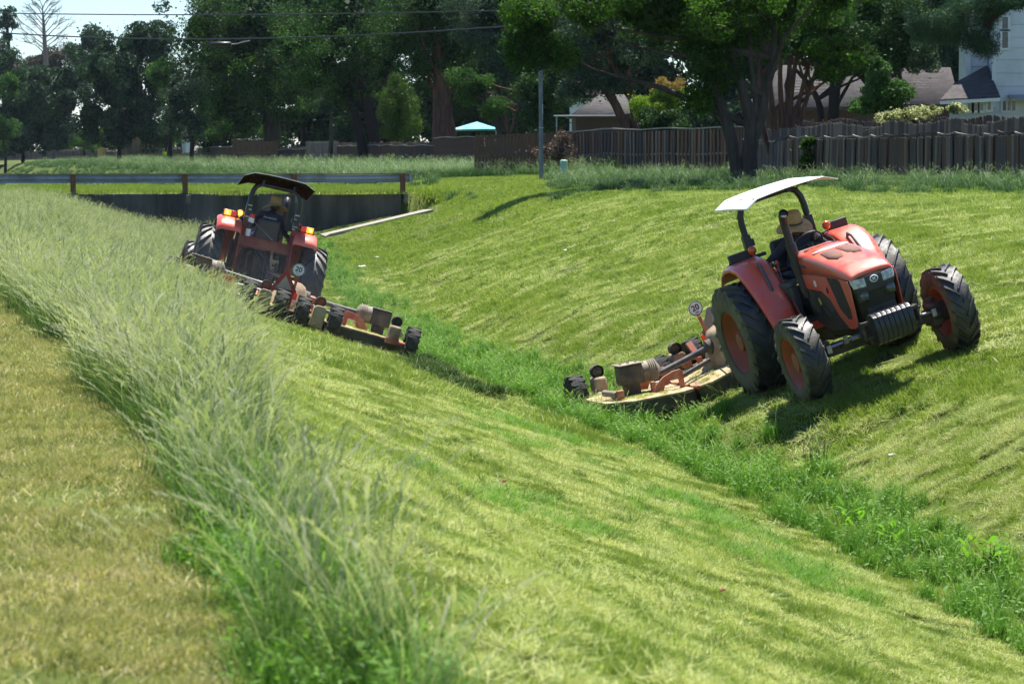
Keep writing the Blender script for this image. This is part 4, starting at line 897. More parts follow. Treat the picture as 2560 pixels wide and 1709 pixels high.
M_glassdark = mat('dark_lamp_glass', (0.05, 0.055, 0.055), 0.1, coat=0.8, var=0.4, dscale=10)
M_weight = mat('black_cast_weight', (0.022, 0.022, 0.023), 0.3, dirt=(0.06, 0.055, 0.05), damt=0.25, dscale=5)
M_redsh2 = mat('shade_darkened_red_panel', (0.17, 0.015, 0.012), 0.42, dirt=(0.25, 0.10, 0.06), damt=0.45, dscale=3)  # darker red copy: shading under the canopy is put into the colour
M_dash = mat('blue_grey_cowl', (0.13, 0.16, 0.18), 0.5, dirt=(0.2, 0.2, 0.19), damt=0.3)
M_exh = mat('black_exhaust', (0.03, 0.03, 0.033), 0.42, metal=0.3, dirt=(0.07, 0.05, 0.04), damt=0.4, dscale=6)

make_tractor(T1_loc, T1_rot, 'red tractor with a clean white canopy on the right bank, facing the camera', steer=-0.02)
make_tractor(T2_loc, T2_rot, 'red tractor seen from behind with lit amber lights and a dark canopy', Wf=1.33, canopy_tilt=R(-7), canopy_mat=M_canopy2, lit=True, steer=0.08, lower_red=True)
# ---------------------------------------------------------------- flex-wing mowers
M_wrub = mat('dull_dusty_rubber', (0.035, 0.036, 0.038), 0.85, dirt=(0.085, 0.08, 0.06), damt=0.5, dscale=7, var=0.3, bump=0.5, bscale=60, spec=0.25)
def gauge_wheel(parent, loc, r=0.305, w=0.225):
    m = MB(); hw = w / 2; n = 30
    vs = []; prof = [(-hw, 0.13), (-hw, 0.72 * r), (-hw * 0.92, 0.93 * r), (-hw * 0.5, r), (0, r * 1.01), (hw * 0.5, r), (hw * 0.92, 0.93 * r), (hw, 0.72 * r), (hw, 0.13)]
    m.lathe(prof, n=n)
    for i in range(15):                                  # rounded tread blocks
        for s_ in (-1, 1):
            a = 2 * math.pi * (i + (0.5 if s_ > 0 else 0)) / 15
            c = Vector((math.sin(a) * (r - 0.006), s_ * hw * 0.46, math.cos(a) * (r - 0.006)))
            m.box(c, (0.075, hw * 0.72, 0.022), rot=Matrix.Rotation(a, 3, 'Y'))
            c = Vector((math.sin(a) * (r * 0.93), s_ * hw * 0.93, math.cos(a) * (r * 0.93)))
            m.box(c, (0.05, 0.022, 0.05), rot=Matrix.Rotation(a, 3, 'Y'))
    t = m.build('wheel', M_wrub, parent, sharp=40); t.location = loc
    h = MB(); h.lathe([(-hw * 0.7, 0.135), (-hw * 0.5, 0.10), (-hw * 0.75, 0.05), (-hw * 0.8, 0.001)], n=18); h.lathe([(hw * 0.7, 0.135), (hw * 0.5, 0.10), (hw * 0.75, 0.05), (hw * 0.8, 0.001)], n=18)
    h.build('hub', M_mred, t)
    return t

def make_mower(loc, rot, wing_l, wing_r, label, hitch, pto):
    Mo = empty('rotary_mower', loc, rot); tag(Mo, label, 'mower', group='wide rotary mowers towed by the tractors')
    zt = 0.30
    # centre deck: plate, folded skirt, ridges
    d = MB(); pol = [(-0.85, -0.95), (-0.95, -0.60), (-0.95, 0.60), (-0.85, 0.95), (0.72, 0.95), (0.88, 0.75), (0.88, -0.75), (0.72, -0.95)]
    n = len(pol); d.add([(x, y, zt) for x, y in pol] + [(x, y, zt - 0.035) for x, y in pol], [tuple(range(n)), tuple(reversed(range(n, 2 * n)))] + [(i, (i + 1) % n, n + (i + 1) % n, n + i) for i in range(n)])
    d.build('deck', M_tan, Mo, bevel=0.008)
    def skirt(pts, M, par):
        for a, b in zip(pts[:-1], pts[1:]):
            a_, b_ = Vector((a[0], a[1], 0)), Vector((b[0], b[1], 0)); dv = b_ - a_; ln = dv.length; ang = math.atan2(dv.y, dv.x)
            s_ = MB(M); s_.box(((a_ + b_) / 2 + Vector((0, 0, zt - 0.13))), (ln + 0.012, 0.014, 0.19), rot=(0, 0, ang)); s_.build('skirt', M_skirt, par, bevel=0.003)
    I4 = Matrix.Identity(4)
    skirt(pol + [pol[0]], I4, Mo)
    # chain guards hang from the front and rear edges
    def chains(x, y0, y1, M, par):
        c = MB(M); k = int(abs(y1 - y0) / 0.033)
        for i in range(k):
            y = y0 + (y1 - y0) * (i + 0.5) / k
            for q in range(4): c.box((x + 0.004 * math.sin(i * 2.1 + q), y, zt - 0.235 - q * 0.032), (0.006, 0.016 if q % 2 else 0.007, 0.026))
        o = c.build('chain_guard', M_frame, par); o['kind'] = 'stuff'
    chains(0.875, -0.75, 0.75, I4, Mo); chains(-0.94, -0.6, 0.6, I4, Mo)
    # centre gearbox hump with side hubs
    h = MB(); rings = []
    for z, rx, ry in ((zt, 0.50, 0.42), (0.42, 0.48, 0.38), (0.56, 0.42, 0.31), (0.68, 0.36, 0.27), (0.76, 0.30, 0.22), (0.80, 0.18, 0.13)):
        rings.append([(-0.10 + rx * math.cos(a) * (1.0 if math.cos(a) > 0 else 1.25), ry * math.sin(a), z) for a in [2 * math.pi * k / 20 for k in range(20)]])
    h.loft(rings); h.build('gearbox_cover', M_tan2, Mo, sharp=50)
    hb = MB(); hb.tube([(0.30, 0, 0.50), (-0.35, 0, 0.50)], 0.13, n=14); hb.box((0.1, 0, 0.45), (0.45, 0.34, 0.3)); hb.build('gearbox', M_gbox, Mo, bevel=0.015)
    # wings
    for s, ang in ((1, wing_l), (-1, wing_r)):
        M = Matrix.Translation((0, s * 0.97, zt)) @ Matrix.Rotation(ang, 4, 'X') @ Matrix.Translation((0, -s * 0.97, -zt))
        W = empty('wing', (0, 0, 0), (0, 0, 0), Mo); W.matrix_basis = M
        yo = 2.28
        wp = [(-0.82, s * 0.985), (-0.92, s * 1.25), (-0.90, s * 2.0), (-0.60, s * yo), (0.45, s * yo), (0.82, s * 1.95), (0.84, s * 1.2), (0.70, s * 0.985)]
        w = MB(); n = len(wp); w.add([(x, y, zt) for x, y in wp] + [(x, y, zt - 0.035) for x, y in wp], [tuple(range(n)), tuple(reversed(range(n, 2 * n)))] + [(i, (i + 1) % n, n + (i + 1) % n, n + i) for i in range(n)])
        w.build('deck', M_tan, W, bevel=0.008)
        skirt(wp + [wp[0]], I4, W)
        chains(0.835, s * 1.2, s * 1.95, I4, W); chains(-0.915, s * 1.25, s * 2.0, I4, W)
        # driveline: hub, shaft, bellows, gearbox shield
        sh = MB(); sh.tube([(-0.06, s * 0.22, 0.575), (-0.06, s * 0.34, 0.575)], [0.135, 0.125], n=18); sh.build('hub_ring', M_gbox, Mo, sharp=50)
        sh = MB(); sh.tube([(-0.06, s * 0.30, 0.58), (-0.06, s * 0.37, 0.585), (-0.06, s * 0.75, 0.59), (-0.05, s * 1.28, 0.60)], [0.10, 0.052, 0.045, 0.042], n=14); sh.build('drive_shaft', M_shaft, Mo, sharp=50)
        b = MB(); pts, rs = [], []
        for k in range(19):
            pts.append((-0.05, s * (1.24 + 0.28 * k / 18), 0.60)); rs.append((0.06 + 0.10 * min(1, k / 4)) if k < 5 else (0.165 if (k % 2 and k < 13) else 0.152))
        b.tube(pts, rs, n=20); b.build('bellows', M_bell, W, sharp=25)
        g = MB(); g.box((-0.05, s * 1.70, 0.60), (0.34, 0.36, 0.30), taper=(0.9, 0.96)); g.box((-0.05, s * 1.70, 0.38), (0.24, 0.22, 0.2)); g.build('gearbox_shield', M_gbox, W, bevel=0.03)
        lip = MB(); lip.box((-0.05, s * 1.70, 0.752), (0.36, 0.38, 0.016)); lip.build('shield_lip', M_bell, W, bevel=0.004)
        for k in range(3): q = MB(); q.box((-0.05, s * (1.58 + 0.12 * k), 0.768), (0.06, 0.02, 0.02)); q.build('bolt', M_steel, W)
        # curved lift braces and hydraulic ram
        for x0 in (-0.38, 0.36):
            ar = MB(); po = [(0.62, zt), (0.66, 0.40), (0.78, 0.50), (0.95, 0.565), (1.06, 0.575), (1.10, 0.54), (1.10, zt), (1.03, zt), (1.02, 0.45), (0.90, 0.44), (0.80, 0.38), (0.76, zt)]
            off = 0.30
            ar.add([(x0 - 0.02, s * (2.12 - y), z) for y, z in po] + [(x0 + 0.02, s * (2.12 - y), z) for y, z in po], [tuple(range(len(po))), tuple(reversed(range(len(po), 2 * len(po))))] + [(i, (i + 1) % len(po), len(po) + (i + 1) % len(po), len(po) + i) for i in range(len(po))])
            ar.build('wing_brace', M_mred, W, bevel=0.004)
        ra = MB(); ra.tube([(0.18, s * 0.45, 0.46), (0.18, s * 0.95, 0.44)], 0.038, n=10); ra.build('hydraulic_ram', M_shaft, Mo)
        rr_ = MB(); rr_.tube([(0.18, s * 0.90, 0.44), (0.18, s * 1.42, 0.42)], 0.019, n=8); rr_.build('ram_rod', M_steel, W)
        rk = MB(); rk.box((0.18, s * 1.44, 0.37), (0.10, 0.06, 0.16)); rk.build('ram_bracket', M_mred, W, bevel=0.004)
        for k in range(4):
            hi = MB(); hi.tube([(-0.7 + 0.45 * k, s * 0.97, zt + 0.01), (-0.5 + 0.45 * k, s * 0.97, zt + 0.01)], 0.028, n=8); hi.build('hinge', M_mred, Mo)
        # outer wheel with its arm
        wy = s * 2.12
        gauge_wheel(W, (-1.22, wy + s * 0.10, 0.305))
        am = MB(); am.box((-1.05, wy - s * 0.22, 0.42), (0.30, 0.20, 0.26)); am.box((-0.95, wy - s * 0.15, 0.30), (0.4, 0.10, 0.08)); am.build('wheel_arm', M_tan2, W, bevel=0.04)
        cu = MB(); cu.lathe([(0.0, 0.10), (-0.10, 0.10), (-0.11, 0.085), (-0.02, 0.075), (0.0, 0.001)], (-1.0, wy - s * 0.22, 0.63), (1, 0, 0), n=20); cu.build('bearing_cup', M_gbox, W)
        ax_ = MB(); ax_.tube([(-1.22, wy - s * 0.22, 0.27), (-1.22, wy + s * 0.12, 0.27)], 0.035, n=8); ax_.box((-1.16, wy - s * 0.25, 0.27), (0.14, 0.2, 0.10)); ax_.build('axle', M_mred, W, bevel=0.004)
        cy = MB(); cy.tube([(0.35, s * 2.05, 0.38), (0.0, s * 2.14, 0.40)], 0.05, n=12); cy.build('outer_cylinder', M_bell, W)
        cb_ = MB(); cb_.box((0.40, s * 2.02, 0.37), (0.08, 0.10, 0.14)); cb_.build('outer_bracket', M_mred, W, bevel=0.01)
    # centre wheel arms
    for s in (-1, 1):
        c = s * 0.50
        for q in (-1, 1): gauge_wheel(Mo, (-1.25, c + q * 0.30, 0.305))
        am = MB()
        prof = [(-0.115, 0.14), (0.115, 0.14), (0.115, 0.46), (0.10, 0.50), (0.06, 0.53), (-0.06, 0.53), (-0.10, 0.50), (-0.115, 0.46)]
        n = len(prof); vs = [(-1.40, c + y, z) for y, z in prof] + [(-1.08, c + y * 1.0, z) for y, z in prof]
        am.add(vs, [tuple(range(n)), tuple(reversed(range(n, 2 * n)))] + [(i, (i + 1) % n, n + (i + 1) % n, n + i) for i in range(n)]); am.build('wheel_arm', M_tan2, Mo, bevel=0.012)
        cu = MB(); cu.lathe([(0.0, 0.095), (-0.13, 0.095), (-0.135, 0.082), (-0.06, 0.072), (-0.055, 0.001)], (-1.12, c + 0.02, 0.60), (1, 0, 0), n=20); cu.build('bearing_cup', M_gbox, Mo)
        fc = MB(); fc.lathe([(0, 0.001), (0.0, 0.072)], (-1.18, c + 0.02, 0.60), (1, 0, 0), n=18); fc.build('cup_face', M_mred, Mo)
        ax_ = MB(); ax_.tube([(-1.25, c - 0.3, 0.27), (-1.25, c + 0.3, 0.27)], 0.03, n=8); ax_.build('axle', M_frame, Mo)
        ln = MB(); ln.box((-0.98, c, 0.36), (0.34, 0.12, 0.10)); ln.tube([(-1.1, c + 0.14, 0.38), (-0.4, c + 0.10, 0.44)], 0.02, n=6); ln.build('wheel_link', M_mred, Mo, bevel=0.006)
    # slow vehicle triangle, speed sign, lamp
    tp = MB(); tp.box((-1.02, 0.03, 0.60), (0.035, 0.05, 0.60)); tp.build('sign_post', M_mred, Mo, bevel=0.004)
    tri = [(0.215, -0.17), (-0.215, -0.17), (-0.235, -0.135), (-0.03, 0.205), (0.03, 0.205), (0.235, -0.135)]
    tin = [(0.135, -0.115), (-0.135, -0.115), (-0.14, -0.11), (-0.004, 0.118), (0.004, 0.118), (0.14, -0.11)]
    rt = Matrix.Rotation(R(-6), 3, 'X')
    def pl(pts, x0, x1, nm, m_, par, cy=0.22, cz=0.74):
        q = MB(); P0 = [Vector((0, y, z)) for y, z in pts]; P0 = [rt @ p + Vector((0, cy, cz)) for p in P0]; n = len(P0)
        q.add([(x0, p.y, p.z) for p in P0] + [(x1, p.y, p.z) for p in P0], [tuple(range(n)), tuple(reversed(range(n, 2 * n)))] + [(i, (i + 1) % n, n + (i + 1) % n, n + i) for i in range(n)])
        return q.build(nm, m_, par)
    to = pl(tri, -1.075, -1.071, 'triangle_sign', M_signr, Mo); pl(tin, -1.079, -1.0751, 'triangle_face', M_signt, to); pl(tri, -1.0705, -1.067, 'sign_back', M_signb, to)
    sg = MB(); sg.lathe([(0, 0.001), (0, 0.115), (0.004, 0.115), (0.004, 0.001)], (-1.075, 0.05, 1.02), (1, 0, 0), n=32); sgo = sg.build('speed_sign', M_white, Mo)
    for xs in (-1.0765, -1.0695):
        rg = MB(); rg.lathe([(0, 0.100), (0, 0.111), (0.0015, 0.111), (0.0015, 0.100)], (xs, 0.05, 1.02), (1, 0, 0), n=32, close=True); rg.build('sign_ring', M_ink, sgo)
    for sd_, xs in ((-1, -1.078), (1, -1.067)):
        Mt = Matrix.Translation((xs, 0.05, 1.028)) @ Matrix(((0, 0, sd_, 0), (sd_, 0, 0, 0), (0, 1, 0, 0), (0, 0, 0, 1)))
        text_mesh('sign_number', '20', 0.125, M_ink, sgo, Mt, weight=0.003)
        Mt2 = Matrix.Translation((xs, 0.05, 0.955)) @ Matrix(((0, 0, sd_, 0), (sd_, 0, 0, 0), (0, 1, 0, 0), (0, 0, 0, 1)))
        text_mesh('sign_lettering', 'MPH', 0.034, M_ink, sgo, Mt2)
    sb = MB(); sb.box((-1.05, 0.04, 0.86), (0.02, 0.05, 0.12)); sb.box((-1.04, 0.10, 0.55), (0.03, 0.2, 0.05)); sb.build('sign_bracket', M_mred, Mo)
    lp = MB(); lp.box((-1.09, -0.02, 0.55), (0.04, 0.07, 0.12)); lp.build('red_lamp', M_tailon, Mo, bevel=0.01)
    # standing red parking brackets, tongue and pto
    st = MB(); st.box((-0.75, -0.35, 0.52), (0.30, 0.09, 0.06), rot=(0, 0.9, 0)); st.box((-0.68, -0.35, 0.38), (0.08, 0.08, 0.16)); st.build('parking_bracket', M_mred, Mo, bevel=0.006)
    hx = Vector(hitch); tg = MB()
    for s in (-1, 1): tg.tube([(0.75, s * 0.32, 0.38), (1.2, s * 0.18, 0.42), tuple(hx + Vector((-0.25, s * 0.05, 0.0)))], 0.05, n=4)
    tg.box(hx, (0.4, 0.12, 0.08)); tg.build('tongue', M_mred, Mo, bevel=0.006)
    pt = MB(); pt.tube([(0.28, 0, 0.50), tuple(Vector((0.28, 0, 0.5)).lerp(Vector(pto), 0.5)), tuple(pto)], [0.05, 0.055, 0.06], n=12); pt.build('pto_shaft', M_shaft, Mo)
    for k in range(3):
        ho = MB(); y0 = 0.1 * (k - 1); ho.tube([(0.2, y0, 0.7), (0.8, y0 * 1.6, 0.78 + 0.03 * k), tuple(hx + Vector((-0.1, y0, 0.45))), tuple(hx + Vector((0.35, y0, 0.6)))], 0.012, n=6); ho.build('hydraulic_hose', M_black, Mo)
    return Mo
M_tailon = mat('lit_red_lamp', (0.6, 0.02, 0.02), 0.2, emit=(1.0, 0.03, 0.02), estr=0.08)

deckclip = proto_coll('deckclip', [blade_patch(60, 0.13, (0.01, 0.03), 0.006, 1.2, 300 + i, lie=0.9, rr=(0.2, 1)) for i in range(3)], M_hay)
def litter(par, x0, x1, y0, y1, n, seed):
    r = np.random.default_rng(seed); x = r.uniform(x0, x1, n); y = r.uniform(y0, y1, n)
    o = scatter('clippings', x, y, deckclip, 'x', 'x', follow=0.0, z=np.full(n, 0.302), seed=seed, parent=par, scl=(0.5, 1.2), zs=0.7)
    for k in ('label', 'category'): del o[k]
def mower_pose(x, y, yaw):
    f = Vector((math.cos(yaw), math.sin(yaw), 0)); l = Vector((-f.y, f.x, 0))
    g = lambda a, b: gz(x + f.x * a + l.x * b, y + f.y * a + l.y * b)
    roll = math.atan((g(-0.6, 0.85) - g(-0.6, -0.85)) / 1.7); pit = -math.atan((g(0.9, 0) - g(-1.2, 0)) / 2.1)
    z = (g(-0.6, 0.85) + g(-0.6, -0.85)) / 2 + 0.01
    wl = math.atan((g(-0.6, 2.2) - g(-0.6, 0.85)) / 1.35) - roll; wr = -(math.atan((g(-0.6, -2.2) - g(-0.6, -0.85)) / 1.35)) - roll
    return (x, y, z), (roll, pit, yaw), wl, wr
def hitch_local(mp, tp, pt):
    mt = Matrix.Translation(mp[0]) @ Euler(mp[1]).to_matrix().to_4x4(); tt = Matrix.Translation(tp[0]) @ Euler(tp[1]).to_matrix().to_4x4()
    return tuple(mt.inverted() @ (tt @ Vector(pt)))
for (x, y, yw, tp, lab) in ((3.45, 42.05, R(-75), (T1_loc, T1_rot), 'dusty wide rotary mower towed by the right tractor, its front edge toward us'), (-4.17, 51.24, R(98), (T2_loc, T2_rot), 'dusty wide rotary mower behind the left tractor, its rear wheels toward us')):
    mp = mower_pose(x, y, yw)
    print('MOWER', mp)
    Mo_ = make_mower(mp[0], mp[1], mp[2], mp[3], lab, hitch_local(mp, tp, (-1.0, 0, 0.45)), hitch_local(mp, tp, (-0.55, 0, 0.68)))
    litter(Mo_, -0.8, 0.75, -0.8, 0.8, 70, 401)
    for W_ in [c for c in Mo_.children if c.name.startswith('wing')]:
        s_ = 1 if W_.matrix_basis.to_euler().x == 0 or True else 1
        ys_ = [v.co.y for c in W_.children if c.name.startswith('deck') for v in c.data.vertices]
        litter(W_, -0.75, 0.7, min(ys_) + 0.1, max(ys_) - 0.2, 60, 402)
# ---------------------------------------------------------------- the two drivers
M_skin = mat('brown_skin', (0.20, 0.085, 0.05), 0.5, var=0.12, dscale=8)
M_jack = mat('dark_navy_shirt', (0.034, 0.032, 0.045), 0.85, dirt=(0.06, 0.055, 0.055), damt=0.25, dscale=5, bump=0.5, bscale=18)
M_jean = mat('blue_denim', (0.030, 0.065, 0.16), 0.85, dirt=(0.06, 0.10, 0.19), damt=0.4, dscale=5, bump=0.5, bscale=20)
M_straw = mat('straw_weave', (0.50, 0.34, 0.14), 0.7, dirt=(0.33, 0.20, 0.08), damt=0.45, dscale=10, var=0.2, bump=0.9, bscale=90)
M_hatb = mat('dark_hat_band', (0.05, 0.03, 0.02), 0.7)
M_hair = mat('black_hair', (0.015, 0.012, 0.01), 0.5)
M_boot = mat('brown_work_boot', (0.06, 0.035, 0.02), 0.6)
def blob(name, segs, m, parent, vox=0.014, sm=5):
    b = MB()
    for pts, rs in segs:
        if len(pts) == 1: b.sphere(pts[0], rs[0], 16, 10, rs[1] if len(rs) > 1 else (1, 1, 1))
        else:
            b.tube(pts, rs, n=14)
            for p, r_ in zip(pts, rs): b.sphere(p, r_ * 0.99, 12, 8)
    o = b.build(name, m, parent, sharp=80)
    md = o.modifiers.new('join', 'REMESH'); md.mode = 'VOXEL'; md.voxel_size = vox; md.use_smooth_shade = True
    if sm: s_ = o.modifiers.new('relax', 'SMOOTH'); s_.factor = 0.5; s_.iterations = sm
    return o
def lerp(a, b, t): return tuple(a[i] + (b[i] - a[i]) * t for i in range(3))
def hand(palm, out, curl, thumb, r=0.0085):
    """finger chains: palm centre, direction of the fingers, direction they curl to, side of the thumb"""
    o, c, t = Vector(out).normalized(), Vector(curl).normalized(), Vector(thumb).normalized(); P = Vector(palm); S = []
    S.append(([tuple(P - o * 0.045), tuple(P), tuple(P + o * 0.03)], [0.026, 0.031, 0.03]))
    S.append(([tuple(P + t * 0.022), tuple(P - t * 0.022)], [0.024, 0.022]))
    for k, ln in enumerate((0.072, 0.080, 0.074, 0.058)):
        b = P + o * 0.040 + t * (0.030 - 0.020 * k)
        p1 = b + o * ln * 0.42; p2 = p1 + (o * 0.35 + c).normalized() * ln * 0.36; p3 = p2 + (c - o * 0.6).normalized() * ln * 0.30
        S.append(([tuple(b - o * 0.02), tuple(p1), tuple(p2), tuple(p3)], [r * 1.15, r * 1.1, r, r * 0.85]))
    b = P - o * 0.01 + t * 0.03; p1 = b + (t + o * 0.5).normalized() * 0.032; p2 = p1 + (o + c * 0.8).normalized() * 0.028
    S.append(([tuple(b), tuple(p1), tuple(p2)], [r * 1.3, r * 1.15, r * 0.95]))
    return S
def make_person(Tl, Tr, J, label, back_print=False):
    base = Vector((-0.12, 0, 1.30))
    tm = Matrix.Translation(Tl) @ Euler(Tr).to_matrix().to_4x4()
    Pn = empty('person', tuple(tm @ base), Tr); tag(Pn, label, 'person', group='mower drivers in straw hats')
    J = {k: tuple(Vector(v) - base) for k, v in J.items() if k not in ('hat_tilt', 'face', 'hr', 'hl')} | {k: J[k] for k in ('hat_tilt', 'face', 'hr', 'hl')}
    hd = Vector(J['head']); f = Vector(J['face']).normalized(); up = Vector((0, 0, 1)); sd_ = up.cross(f).normalized()
    pel, ch, nk = J['pelvis'], J['chest'], J['neck']
    body = [([pel, lerp(pel, ch, 0.5), ch, nk], [0.12, 0.115, 0.13, 0.055]), ([nk, tuple(hd - up * 0.07)], [0.055, 0.05]),
            ([tuple(hd)], [0.098, (0.88, 0.86, 1.12)]), ([tuple(hd - up * 0.055 + f * 0.03)], [0.066, (1, 0.9, 0.9)]),
            ([tuple(hd + f * 0.085 + up * 0.012), tuple(hd + f * 0.108 - up * 0.022)], [0.010, 0.017]), ([tuple(hd + f * 0.088 - up * 0.052)], [0.022, (0.6, 1.1, 0.5)]),
            ([tuple(hd + sd_ * 0.088 - up * 0.005)], [0.026, (0.7, 0.4, 1.2)]), ([tuple(hd - sd_ * 0.088 - up * 0.005)], [0.026, (0.7, 0.4, 1.2)])]
    for s in ('r', 'l'):
        body += [([ch, J['sh' + s]], [0.09, 0.06]), ([J['sh' + s], J['el' + s]], [0.055, 0.042]), ([J['el' + s], J['wr' + s]], [0.042, 0.027])]
        body += [([pel, J['kn' + s]], [0.10, 0.07]), ([J['kn' + s], J['an' + s]], [0.065, 0.042]), ([J['an' + s], tuple(Vector(J['an' + s]) + Vector((0.14, 0, -0.04)))], [0.04, 0.035])]
    bo = blob('body', body, M_skin, Pn, vox=0.012, sm=2)
    # hands, rooted in the wrists
    for s in ('r', 'l'):
        o_, c_, t_ = J['h' + s]; w = Vector(J['wr' + s]); pm = w + Vector(o_).normalized() * 0.06
        segs = [([tuple(w - Vector(o_).normalized() * 0.03), tuple(w), tuple(pm)], [0.027, 0.026, 0.027])] + hand(pm, o_, c_, t_)
        blob('hand', segs, M_skin, bo, vox=0.0042, sm=2)
    for q in (-1, 1):
        e = MB(); e.sphere(tuple(hd + f * 0.082 + sd_ * 0.032 * q + up * 0.012), 0.013, 8, 6); e.build('eye', M_white, bo, sharp=80)
    hr_ = MB(); hr_.sphere(tuple(hd - f * 0.012 + up * 0.015), 0.104, 16, 10, (0.92, 0.9, 1.05)); hr_.build('hair', M_hair, bo, sharp=80)
    jk = [([lerp(pel, ch, -0.05), lerp(pel, ch, 0.45), ch, lerp(ch, nk, 0.75)], [0.145, 0.15, 0.165, 0.085])]
    for s in ('r', 'l'):
        jk += [([lerp(ch, nk, 0.3), J['sh' + s]], [0.11, 0.078]), ([J['sh' + s], lerp(J['sh' + s], J['el' + s], 0.5), J['el' + s], lerp(J['el' + s], J['wr' + s], 0.94)], [0.078, 0.066, 0.058, 0.040])]
    jo = blob('jacket', jk, M_jack, Pn, vox=0.014, sm=4)
    je = [([lerp(pel, ch, 0.08), pel], [0.135, 0.15])]
    for s in ('r', 'l'): je += [([pel, J['kn' + s]], [0.115, 0.088]), ([J['kn' + s], lerp(J['kn' + s], J['an' + s], 0.5), lerp(J['kn' + s], J['an' + s], 0.97)], [0.086, 0.072, 0.066])]
    blob('jeans', je, M_jean, Pn, vox=0.014, sm=4)
    for s in ('r', 'l'):
        a = Vector(J['an' + s]); blob('boot', [([tuple(a + Vector((0, 0, 0.02))), tuple(a + Vector((0, 0, -0.03))), tuple(a + Vector((0.10, 0, -0.05))), tuple(a + Vector((0.17, 0, -0.055)))], [0.052, 0.052, 0.046, 0.038])], M_boot, Pn, vox=0.012, sm=2)
    # straw hat: crown, rolled brim, band
    ht = empty('hat', tuple(hd + up * 0.055), J['hat_tilt'], Pn)
    hm = MB(); prof = [(0.150, 0.0005), (0.152, 0.05), (0.142, 0.085), (0.115, 0.100), (0.02, 0.112), (0.0, 0.116), (-0.008, 0.14), (-0.022, 0.18), (-0.040, 0.215), (-0.058, 0.238), (-0.062, 0.242), (-0.045, 0.21), (-0.028, 0.175), (-0.012, 0.13), (0.0, 0.105), (0.11, 0.094), (0.138, 0.06)]
    hm.lathe(prof, axis=(0, 0, 1), n=40)
    vs = []
    for v in hm.v:
        r_ = math.hypot(v[0], v[1]); a = math.atan2(v[1], v[0]); k = max(0, (r_ - 0.12) / 0.12)
        vs.append((v[0], v[1] * 0.94, v[2] + 0.03 * k * math.cos(2 * a) + 0.012 * k * math.sin(3 * a + 1)))
    hm.v = [(a * 1.1, b * 1.1, c * 1.12) for a, b, c in vs]; hm.build('straw_crown', M_straw, ht, sharp=60)
    hb_ = MB(); hb_.lathe([(0.005, 0.1175), (0.026, 0.1145), (0.026, 0.111), (0.005, 0.113)], axis=(0, 0, 1), n=36, close=True)
    hb_.v = [(v[0] * 1.1, v[1] * 0.945 * 1.1, v[2] * 1.12) for v in hb_.v]; hb_.build('hat_band', M_hatb if not back_print else M_straw2, ht)
    if back_print:
        c0 = Vector(lerp(ch, nk, 0.15)) + Vector((-0.172, 0.03, 0.0)); r_ = random.Random(3)
        pr = MB()
        for k in range(11):
            y = 0.115 - k * 0.023
            pr.box(c0 + Vector((0.012 * abs(k - 5) / 5, y, 0.008 * math.sin(k * 2.1))), (0.004, 0.006, 0.034 if k in (0, 5, 9) else 0.02), rot=(0.35 * (-1) ** k, -0.1, 0)); pr.box(c0 + Vector((0.012 * abs(k - 5) / 5, y - 0.011, -0.008 + 0.010 * (k % 2))), (0.004, 0.018, 0.005))
        pr.box(c0 + Vector((0.0, 0.0, -0.036)), (0.004, 0.21, 0.005), rot=(0.02, 0, 0)); pr.box(c0 + Vector((0.0, -0.01, -0.052)), (0.004, 0.14, 0.004))
        for i, v in enumerate(pr.v): pr.v[i] = (v[0] + 0.9 * (v[1] - c0.y) ** 2, v[1], v[2])
        po = pr.build('jacket_print', M_white, jo); po['kind'] = 'stuff'
    return Pn
M_straw2 = mat('pale_straw_band', (0.42, 0.27, 0.10), 0.7)
make_person(T1_loc, T1_rot, dict(pelvis=(-0.18, 0.02, 1.52), chest=(-0.12, 0.12, 1.80), neck=(-0.09, 0.13, 1.92), head=(-0.04, 0.10, 2.02), shr=(-0.12, -0.06, 1.83), shl=(-0.10, 0.31, 1.84), elr=(-0.14, -0.27, 1.72), wrr=(-0.10, -0.40, 1.68), ell=(0.14, 0.38, 1.68), wrl=(0.42, 0.20, 1.84),
    knr=(0.36, -0.13, 1.50), knl=(0.38, 0.20, 1.50), anr=(0.66, -0.18, 1.00), anl=(0.66, 0.22, 1.00), hat_tilt=(R(-14), R(16), R(-30)), face=(0.85, -0.35, -0.42), hr=((0.1, -0.9, -0.25), (0.3, 0.0, -1), (1, 0, 0.3)), hl=((0.75, -0.35, 0.25), (0.4, -0.6, -0.8), (0.2, 0.2, 1))),
    'driver in a straw hat and dark shirt on the right tractor, leaning over')
make_person(T2_loc, T2_rot, dict(pelvis=(-0.18, -0.02, 1.56), chest=(-0.16, -0.03, 1.90), neck=(-0.12, -0.05, 2.05), head=(-0.09, -0.07, 2.14), shr=(-0.14, -0.22, 1.93), shl=(-0.14, 0.16, 1.95), elr=(-0.05, -0.36, 1.70), wrr=(0.08, -0.42, 1.64), ell=(0.12, 0.28, 1.72), wrl=(0.40, 0.15, 1.86),
    knr=(0.36, -0.18, 1.52), knl=(0.36, 0.16, 1.52), anr=(0.62, -0.20, 1.00), anl=(0.62, 0.20, 1.00), hat_tilt=(R(-4), R(5), R(15)), face=(0.9, -0.35, -0.15), hr=((0.8, -0.4, -0.3), (0.2, 0.2, -1), (0.2, 1, 0.1)), hl=((0.75, -0.2, 0.25), (0.4, -0.6, -0.8), (0.2, 0.2, 1))),
    'driver in a straw hat and dark printed jacket seen from behind', back_print=True)
